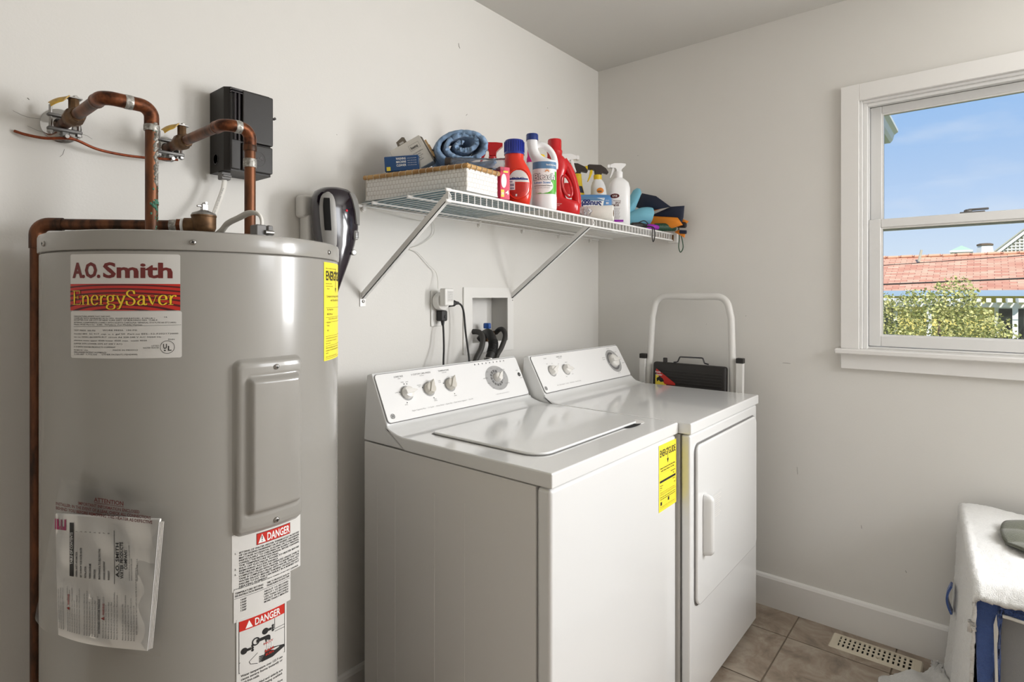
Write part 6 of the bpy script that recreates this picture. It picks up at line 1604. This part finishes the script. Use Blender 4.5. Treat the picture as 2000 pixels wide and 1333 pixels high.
t = MB(); J.blob(t, [(lerp(Z + .139, Z + .163, i / 3), -.0405, .0405) for i in range(4)], h=.0011, nu=24); t.build('label_top_band', 'label_slate', lb_)
t = MB(); J.blob(t, [(v, lerp(.040, -.040, ((v - (Z + .053)) / .06) ** .0 * 1) if v < Z + .058 else lerp(-.030, .034, min(1, (v - Z - .058) / .05)), .0405) for v in [Z + .053 + .006 * i for i in range(14)]], h=.0011, nu=16); t.build('label_green_field', 'label_green', lb_)
t = MB(); J.blob(t, oval(-.008, Z + .080, .036, .026), h=.0013, nu=16); t.build('label_glow', 'print_white', lb_)
for gx, mm, hh in ((.0012, 'print_black', .0015), (0, 'print_white', .0019)):
    t = MB(); J_ = lambda u, v, h=0: J.surf(u, v + .10 * (u + .04) * .12, h)
    for dx, dy in (((gx, 0), (-gx, 0), (0, gx), (0, -gx), (gx, gx), (-gx, -gx)) if gx else ((0, 0),)):
        add_text(t, J_, 'Bleach', -.0385 + dx, Z + .101 + dy, .030, True, 'L', .074, hh, slice_=.005)
    t.build('brand_word' if not gx else 'brand_outline', mm, lb_, smooth=False)
t = MB(); add_text(t, J.surf, 'New & Improved', .004, Z + .149, .0085, True, 'L', .034, .0016, slice_=.005); t.build('slogan', 'print_white', lb_, smooth=False)
t = MB(); add_text(t, J.surf, 'Linen Scent', -.036, Z + .088, .0105, True, 'L', .056, .0018, slice_=.005); t.build('scent_word', 'pack_blue', lb_, smooth=False)
t = MB(); add_text(t, J.surf, 'concentrated bleach', -.036, Z + .079, .0062, True, 'L', .062, .0018, slice_=.005); add_text(t, J.surf, 'for laundry and home', -.034, Z + .072, .0048, False, 'L', .052, .0018, slice_=.005); t.build('label_small_print', 'print_gray', lb_, smooth=False)
t = MB()
for k in range(10):
    q = PI * k / 9; r1 = .013 if k % 2 else .007
    t.add([J.surf(.008 + .004 * math.cos(q - .3), Z + .128 + .003 * math.sin(q - .3), .0016), J.surf(.008 + .004 * math.cos(q + .3), Z + .128 + .003 * math.sin(q + .3), .0016), J.surf(.008 + r1 * math.cos(q), Z + .128 + r1 * math.sin(q), .0016)], [(0, 1, 2)])
t.build('star_burst', 'nylon_orange', lb_, smooth=False)
# --- red fabric wash bottle with an open grip
rb = thing('fabric_wash_bottle', 'deep red laundry bottle with red cap and open grip', 'bottle', (-.812, -.345, Z))
K = Bot(-.812, -.345, [(Z, .054, .030), (Z + .004, .058, .033), (Z + .035, .0600, .035, .001), (Z + .045, .0570, .035, -.002), (Z + .058, .034, .034, -.024), (Z + .085, .030, .034, -.029), (Z + .13, .030, .034, -.028), (Z + .155, .033, .033, -.024), (Z + .175, .037, .032, -.022), (Z + .198, .035, .030, -.026), (Z + .208, .031, .029, -.030), (Z + .214, .0275, .0275, -.033), (Z + .228, .0275, .0275, -.033)], 2.6)
m = MB(); K.body(m, 40); m.build('bottle', 'bottle_red', rb, ang=50)
gp2 = spline([K.at(-.004, 0, Z + .195), K.at(.016, 0, Z + .168), K.at(.032, 0, Z + .130), K.at(.042, 0, Z + .090), K.at(.046, 0, Z + .060), K.at(.045, 0, Z + .030)], 7)
MB().tube(gp2, [.019 - .003 * math.sin(PI * i / (len(gp2) - 1)) for i in range(len(gp2))], 16, flat=1.0).build('grip', 'bottle_red', rb)
rim_ = [K.at(.009 + .015 * math.cos(q) - .010 * math.sin(q), .030, Z + .098 + .038 * math.sin(q)) for q in [2 * PI * k / 32 for k in range(32)]]
MB().tube(rim_, .0045, 8, closed=True).build('grip_rim', 'bottle_red', rb)
m = MB(); K.lath(m, [(.0285, Z + .226), (.0285, Z + .232), (.0255, Z + .236), (.0255, Z + .268), (.0238, Z + .273)], -.033, 0, 32); m.build('cap', 'bottle_red', rb)
t = MB(); add_text(t, K.surf, 'k', -.052, Z + .072, .030, True, 'L', .014, .0012, slice_=.004); quad(t, K.surf, -.052, -.044, Z + .118, Z + .123, .0012, 3); add_text(t, K.surf, 'w', -.052, Z + .058, .014, True, 'L', .010, .0012)
for k in range(3): add_text(t, K.surf, 'hand and machine wash', -.046, Z + .034 - .006 * k, .005, False, 'L', .036 - .008 * k, .0012)
t.build('label_print', 'print_white', rb, smooth=False, kind='stuff')
# --- bottles standing behind
def sprayer(nm, label, x, y, body, neck, head_z, mats, group='spray bottles', p=2.4, lat=0, flip=1, s=1.0, nozzle=None):
    """body profile, neck (r, z0, z1, shift); head drawn in the plane facing the door, nozzle to the left"""
    sp = thing(nm, label, 'spray bottle', (x, y, Z), group); b = Bot(x, y, body, p)
    m = MB(); b.body(m, 32); m.build('bottle', mats[0], sp, ang=50)
    r, z0, z1, c = neck
    m = MB(); b.lath(m, [(r * .95, z0), (r, z0 + .001), (r, z1 - .001), (r * .9, z1)], c, 0, 24); m.build('collar', mats[1], sp)
    hz_ = head_z; P = [(-.036, .030), (-.036, .018), (-.014, .016), (-.010, .010), (-.010, -.001), (.010, -.001), (.011, .010), (.018, .018), (.028, .026), (.028, .034), (.010, .036), (-.020, .036)] if nozzle is None else nozzle
    m = MB(); prism_bev(m, [(c + a * s * flip, hz_ + v * s) for a, v in P], lambda u, v, w: b.at(u, w, v), -.0105 * s, .0105 * s, .002, 2, 30); m.build('spray_head', mats[2], sp, ang=40)
    m = MB(); prism_bev(m, [(c + a * s * flip, hz_ + v * s) for a, v in ((-.040, .031), (-.046, .029), (-.046, .017), (-.040, .016), (-.036, .018), (-.036, .030))], lambda u, v, w: b.at(u, w, v), -.0095 * s, .0095 * s, .001, 1, 30); m.build('nozzle', mats[3], sp, ang=40)
    m = MB(); prism_bev(m, [(c + a * s * flip, hz_ + v * s) for a, v in ((-.026, .018), (-.018, .017), (-.019, .006), (-.026, -.010), (-.034, -.024), (-.037, -.023), (-.031, -.006))], lambda u, v, w: b.at(u, w, v), -.005 * s, .005 * s, .001, 1, 30); m.build('trigger', mats[3], sp, ang=40)
    return sp, b
sprayer('spray_bottle', 'red headed spray bottle behind the orange detergent bottle', -.936, -.110, [(Z, .03, .028), (Z + .15, .032, .03), (Z + .21, .016, .016)], (.015, Z + .208, Z + .226, 0), Z + .228, ('bottle_white', 'bottle_red', 'bottle_red', 'bottle_red'), s=1.35)
mg = thing('stain_stick', 'slim bottle with magenta top between detergent and bleach', 'bottle', (-.862, -.23, Z))
m = MB(); m.lathe([(.016, Z), (.017, Z + .003), (.017, Z + .19), (.011, Z + .20)], (-.862, -.23, 0), 20); m.build('bottle', 'bottle_white', mg)
m = MB(); m.lathe([(.0135, Z + .199), (.0135, Z + .212), (.0105, Z + .222), (.0105, Z + .246), (.008, Z + .249)], (-.862, -.23, 0), 20); m.build('cap', 'magenta', mg)
yb = thing('yellow_bottle', 'yellow bottle showing through the bleach jug handle', 'bottle', (-.745, -.20, Z))
m = MB(); m.lathe([(.030, Z), (.032, Z + .004), (.032, Z + .18), (.022, Z + .21), (.016, Z + .218)], (-.745, -.19, 0), 24); m.build('bottle', 'spray_yellow', yb)
m = MB(); m.lathe([(.017, Z + .216), (.017, Z + .252), (.015, Z + .255)], (-.745, -.19, 0), 20); m.build('cap', 'spray_yellow', yb)
gb_ = thing('label_bottle', 'red topped white label bottle seen through the red grip', 'bottle', (-.655, -.255, Z))
G_ = Bot(-.655, -.250, [(Z, .036, .026), (Z + .1, .038, .028), (Z + .135, .028, .024), (Z + .15, .016, .016)], 2.4); m = MB(); G_.body(m); m.build('bottle', 'bottle_red', gb_, ang=50)
t = MB(); G_.blob(t, oval(0, Z + .07, .034, .034), h=.0007, nu=14); t.build('label', 'print_white', gb_)
t = MB(); add_text(t, G_.surf, 'g', -.006, Z + .064, .042, True, 'L', .024, .0016, slice_=.005); add_text(t, G_.surf, 'g', -.0045, Z + .064, .042, True, 'L', .024, .0017, slice_=.005); t.build('label_letter', 'print_navy', gb_, smooth=False)
sprayer('spray_bottle', 'white spray bottle head rising behind the red wash bottle', -.553, -.175, [(Z, .030, .028), (Z + .16, .032, .03), (Z + .225, .017, .017)], (.016, Z + .222, Z + .250, 0), Z + .252, ('bottle_white', 'bottle_white', 'bottle_white', 'bottle_white'), s=1.25, flip=-1)
_, y1 = sprayer('spray_bottle', 'yellow spray bottle with black head next to the red bottle', -.372, -.118, [(Z, .036, .026), (Z + .11, .034, .026), (Z + .16, .031, .024), (Z + .20, .022, .02), (Z + .245, .0165, .0165)], (.0175, Z + .243, Z + .252, 0), Z + .253, ('spray_yellow', 'spray_yellow', 'spray_black', 'spray_black'), s=1.25, flip=1, nozzle=[(-.036, .034), (-.036, .022), (-.012, .018), (-.010, -.001), (.010, -.001), (.012, .008), (.034, .004), (.036, .010), (.026, .024), (.0, .036), (-.030, .038)])
t = MB(); y1.blob(t, [(lerp(Z + .165, Z + .195, i / 3), -.027 + .003 * i, .027 - .003 * i) for i in range(4)], h=.001, nu=12); t.build('label_band', 'nylon_navy', bpy.data.objects['spray_bottle.002'] if 'spray_bottle.002' in bpy.data.objects else None)
s2, y2 = sprayer('spray_bottle', 'white spray bottle with black and yellow trigger head', -.270, -.165, [(Z, .040, .028), (Z + .10, .041, .028), (Z + .17, .036, .026), (Z + .205, .033, .025, -.002), (Z + .225, .026, .022, -.003), (Z + .236, .018, .018, -.004)], (.0185, Z + .234, Z + .258, -.004), Z + .258, ('bottle_white', 'spray_yellow', 'spray_black', 'spray_yellow'), s=1.30, nozzle=[(-.036, .034), (-.036, .020), (-.012, .017), (-.010, -.001), (.012, -.001), (.016, .008), (.034, .003), (.037, .008), (.028, .022), (.010, .034), (-.030, .036)])
t = MB(); y2.blob(t, oval(.004, Z + .183, .016, .013), h=.0012, nu=10); t.build('orange_picture', 'nylon_orange', s2)
t = MB(); y2.blob(t, [(Z + .125 + .004 * i, lerp(-.010, .040, i / 8), .036) for i in range(8)], h=.0012, nu=10); t.build('yellow_swoosh', 'spray_yellow', s2)
t = MB(); y2.blob(t, [(Z + .176 + .002 * i, -.010 + .001 * i, .010) for i in range(4)], h=.0016, nu=8); t.build('picture_shadow', 'core_brown', s2)
sw, yw = sprayer('spray_bottle', 'plain white spray bottle at the right of the paper roll', -.362, -.322, [(Z, .040, .026), (Z + .006, .045, .030), (Z + .165, .045, .030), (Z + .188, .039, .028), (Z + .201, .026, .022, -.002), (Z + .207, .018, .018, -.003)], (.0175, Z + .205, Z + .235, -.003), Z + .233, ('bottle_white', 'bottle_white', 'bottle_white', 'bottle_white'), s=1.05, p=3)
t = MB(); yw.blob(t, oval(-.024, Z + .128, .019, .010), h=.0008, nu=12); t.build('oval_mark', 'label_darkred', sw)
t = MB(); add_text(t, yw.surf, 'CTZ', -.034, Z + .1245, .010, True, 'L', .020, .0013); t.build('oval_lettering', 'print_white', sw, smooth=False)
t = MB(); add_text(t, yw.surf, 'SPOT', -.022, Z + .094, .012, True, 'L', .022, .001); add_text(t, yw.surf, 'REMOVER', -.036, Z + .084, .012, True, 'L', .030, .001); add_text(t, yw.surf, 'PROFESSIONAL', -.030, Z + .105, .007, False, 'L', .032, .001)
for k in range(9): add_text(t, yw.surf, 'for carpet and cloth', -.036, Z + .074 - .0055 * k, .0045, False, 'L', .034 - .002 * (k % 3), .001)
t.build('bottle_print', 'print_brown', sw, smooth=False)
t = MB(); quad(t, yw.surf, -.026, .012, Z + .018, Z + .027, .001, 8); t.build('purple_bar', 'purple', sw, smooth=False)
# --- dryer sheet pack, paper roll, crumpled wrapper
sn = thing('softener_pack', 'blue and white softener pack standing upside down', 'pack', (-.425, -.255, Z))
S_ = Bot(-.440, -.245, [(Z, .066, .020), (Z + .006, .072, .026), (Z + .06, .073, .029), (Z + .115, .072, .027), (Z + .130, .068, .020), (Z + .134, .060, .014)], 5); m = MB(); S_.body(m, 40); m.build('pack', 'pack_blue', sn, ang=50)
t = MB(); S_.blob(t, [(Z + .010 + .0108 * i, -.070, .030 + .012 * (i / 10) ** 3) for i in range(11)], h=.0008, nu=16); t.build('white_panel', 'print_white', sn)
t = MB(); S_.blob(t, [(Z + .106 + .006 * i, -.068, lerp(.044, -.01, i / 3) * 1.0) for i in range(4)], h=.0012, nu=16); t.build('wave_print', 'label_slate', sn)
for dx in (0, .0012):
    t = MB(); add_text(t, S_.surf, 'Snuggle', .027 + dx, Z + .103, .034, True, 'L', .100, .0014 + dx * .1, rot=2, slice_=.006); t.build('brand_word', 'print_navy', sn, smooth=False)
t = MB(); add_text(t, S_.surf, '80', .052, Z + .092, .012, True, 'C', None, .0014); add_text(t, S_.surf, 'sheets', .052, Z + .106, .006, False, 'C', None, .0014); t.build('count_print', 'print_white', sn, smooth=False)
pr = thing('paper_roll', 'white paper towel roll lying with its core facing out', 'paper roll', (-.59, -.34, Z))
ra = Vector((-.606, -.258, Z + .0318)); rb2 = Vector((-.545, -.398, Z + .0318)); ax = (rb2 - ra).normalized()
def tubering(c, r, n=36):
    nz = Vector((0, 0, 1)); sd = ax.cross(nz); return [tuple(c + (nz * math.cos(2 * PI * k / n) + sd * math.sin(2 * PI * k / n)) * r) for k in range(n)]
m = MB(); m.loft([tubering(ra, .0135), tubering(ra, .030), tubering(ra + ax * .002, .0315), tubering(rb2 - ax * .002, .0315), tubering(rb2, .030), tubering(rb2, .0135), tubering(ra, .0135)], caps=False); m.build('paper', 'roll_paper', pr, ang=50)
m = MB(); m.loft([tubering(ra, .0136), tubering(rb2 + ax * .0006, .0136), tubering(rb2 + ax * .0006, .0122), tubering(ra, .0122), tubering(ra, .0136)], caps=False); m.build('core', 'core_brown', pr, ang=50)
RC2 = random.Random(4)
def crump(s, t):
    q = 2 * PI * s; r = .034 * (.35 + .65 * math.sin(PI * min(1, t * .55 + .10))) * (1 + .16 * math.sin(5 * q + 7 * t) + .10 * math.sin(9 * q + 3))
    return (-.722 + r * math.cos(q) * 1.0, -.375 + r * math.sin(q) * .55 + .004 * math.sin(11 * q), Z + .0005 + .034 * t * (1 + .15 * math.sin(3 * q)))
m = MB(); m.grid(48, 14, crump); cw = m.build('plastic_wrapper', 'clear_plastic', ang=30, fixn=False); tag(cw, 'crumpled clear plastic wrapper at the shelf edge', 'wrapper')
# --- gloves, umbrellas
gl = thing('rubber_glove', 'light blue rubber glove rolled beside the white spray bottle', 'glove', (-.165, -.29, Z))
g0 = Bot(-.168, -.292, [(Z, .01, .01), (Z + .1, .01, .01)])
MB().tube(spline([g0.at(-.035, 0, Z + .055), g0.at(0, .006, Z + .058), g0.at(.035, .008, Z + .068), g0.at(.066, .006, Z + .070), g0.at(.078, .004, Z + .068)], 6), [.030 + .010 * math.sin(PI * .8 * i / 24) - (.022 * max(0, (i - 20) / 4)) for i in range(25)], 18).build('palm', 'glove_blue', gl)
fg_ = spline([g0.at(-.030, -.012, Z + .085), g0.at(-.010, -.012, Z + .130), g0.at(.010, -.014, Z + .170), g0.at(.022, -.016, Z + .198)], 6)
MB().tube(fg_, [.030 - .010 * i / 18 - (.010 * max(0, (i - 15) / 3)) for i in range(19)], 16, flat=.6).build('finger', 'glove_blue', gl)
MB().tube(spline([g0.at(-.040, -.004, Z + .070), g0.at(-.020, -.004, Z + .105), g0.at(0, -.006, Z + .135)], 6), [.024, .024, .023, .022, .022, .021, .020, .020, .018, .016, .015, .013, .009], 16, flat=.7).build('finger', 'glove_blue', gl)
def pleat(mb, X, pts, th=.010, lean=0):
    """a folded fabric gore: outline in the y-z plane, swollen on both sides"""
    n = len(pts); c = (sum(p[0] for p in pts) / n, sum(p[1] for p in pts) / n)
    def sub(k, bulge): return [(X + bulge + lean * (p[1] - c[1]), lerp(p[0], c[0], k), lerp(p[1], c[1], k)) for p in pts]
    rings = [sub(.55, -th), sub(.25, -th * .8), sub(.06, -th * .35), sub(0, 0), sub(.06, th * .35), sub(.25, th * .8), sub(.55, th)]
    mb.loft(rings); return mb
um = thing('umbrella', 'loosely folded navy and orange umbrella at the shelf end', 'umbrella', (-.06, -.37, Z))
m = MB(); pleat(m, -.082, [(-.244, 1.722), (-.284, 1.779), (-.356, 1.757), (-.431, 1.699), (-.34, 1.692), (-.29, 1.700)], .008, .1); m.build('navy_panel', 'nylon_navy', um, ang=60)
m = MB(); pleat(m, -.058, [(-.315, 1.672), (-.420, 1.704), (-.485, 1.702), (-.478, 1.651), (-.466, 1.618), (-.442, 1.650), (-.36, 1.655)], .010, -.1); m.build('navy_panel', 'nylon_navy', um, ang=60)
m = MB(); pleat(m, -.074, [(-.286, 1.702), (-.335, 1.711), (-.365, 1.7085), (-.384, 1.699), (-.345, 1.690), (-.30, 1.690)], .010); m.build('orange_panel', 'nylon_orange', um, ang=60)
m = MB(); pleat(m, -.068, [(-.290, 1.648), (-.336, 1.668), (-.456, 1.650), (-.480, 1.615), (-.43, 1.604), (-.369, 1.603), (-.31, 1.606)], .014); m.build('orange_panel', 'nylon_orange', um, ang=60)
m = MB(); pleat(m, -.040, [(-.455, 1.652), (-.496, 1.633), (-.486, 1.624), (-.462, 1.617)], .007); m.build('orange_panel', 'nylon_orange', um, ang=60)
m = MB(); pleat(m, -.036, [(-.425, 1.590), (-.475, 1.560), (-.478, 1.582), (-.446, 1.600)], .006); m.build('orange_panel', 'nylon_orange', um, ang=60)
m = MB(); m.tube([(-.046, -.450, 1.620), (-.044, -.482, 1.617)], .0135, 14); m.tube([(-.044, -.482, 1.617), (-.044, -.486, 1.617)], [.0135, .008], 14); m.build('shaft_end', 'black_gloss', um)
m = MB(); m.tube([(-.042, -.455, 1.588), (-.040, -.484, 1.585)], .0085, 12); m.build('tip', 'nylon_navy', um)
u2 = thing('compact_umbrella', 'compact umbrella with ribbed green handle and wrist cord', 'umbrella', (-.10, -.40, Z))
MB().tube([(-.110, -.366, Z + .0185), (-.042, -.431, Z + .0215)], .0180, 18).build('handle', 'grip_green', u2)
for k in range(9):
    q = lerp(Vector((-.110, -.366, Z + .0185)), Vector((-.042, -.431, Z + .0215)), .08 + .10 * k); w = Vector((.068, -.065, .003)).normalized(); MB().tube([q - w * .0016, q + w * .0016], .0188, 18).build('handle_rib', 'grip_green', u2)
MB().tube([(-.150, -.330, Z + .016), (-.110, -.366, Z + .0185)], .0055, 10).build('shaft', 'steel', u2)
MB().tube(spline([(-.205, -.282, Z + .016), (-.175, -.306, Z + .020), (-.145, -.334, Z + .018)], 5), [.014, .017, .019, .020, .021, .021, .020, .019, .018, .016, .013], 12).build('canopy', 'grip_green', u2)
MB().tube(spline([(-.042, -.431, Z + .026), (-.034, -.446, Z + .014), (-.031, -.447, 1.560), (-.030, -.444, 1.520), (-.029, -.452, 1.4965), (-.028, -.464, 1.520), (-.030, -.456, 1.570), (-.036, -.444, Z + .012)], 7), .0022, 8).build('wrist_cord', 'grip_green', u2)
u3 = thing('purple_umbrella', 'purple folded umbrella with black strap peeking out low', 'umbrella', (-.22, -.33, Z))
MB().tube(spline([(-.190, -.352, Z + .014), (-.160, -.376, Z + .015), (-.135, -.394, Z + .013)], 5), [.009, .011, .012, .0125, .0125, .0125, .012, .0115, .011, .010, .008], 12).build('canopy', 'purple', u3)
MB().tube([(-.262, -.330, Z + .0165), (-.238, -.352, Z + .0165), (-.196, -.360, Z + .0155)], [.012, .0145, .011], 12).build('handle', 'black_plastic', u3)
MB().tube(spline([(-.245, -.352, Z + .028), (-.232, -.372, Z + .036), (-.222, -.384, Z + .024), (-.228, -.378, Z + .012)], 6), .0022, 8).build('strap_ring', 'black_rubber', u3)
MB().tube(spline([(-.252, -.372, Z + .010), (-.244, -.414, Z + .004), (-.244, -.416, 1.560), (-.236, -.417, 1.532), (-.222, -.417, 1.548), (-.220, -.416, 1.580), (-.222, -.410, Z + .006), (-.226, -.380, Z + .010)], 6), .0022, 8).build('wrist_strap', 'black_rubber', u3)
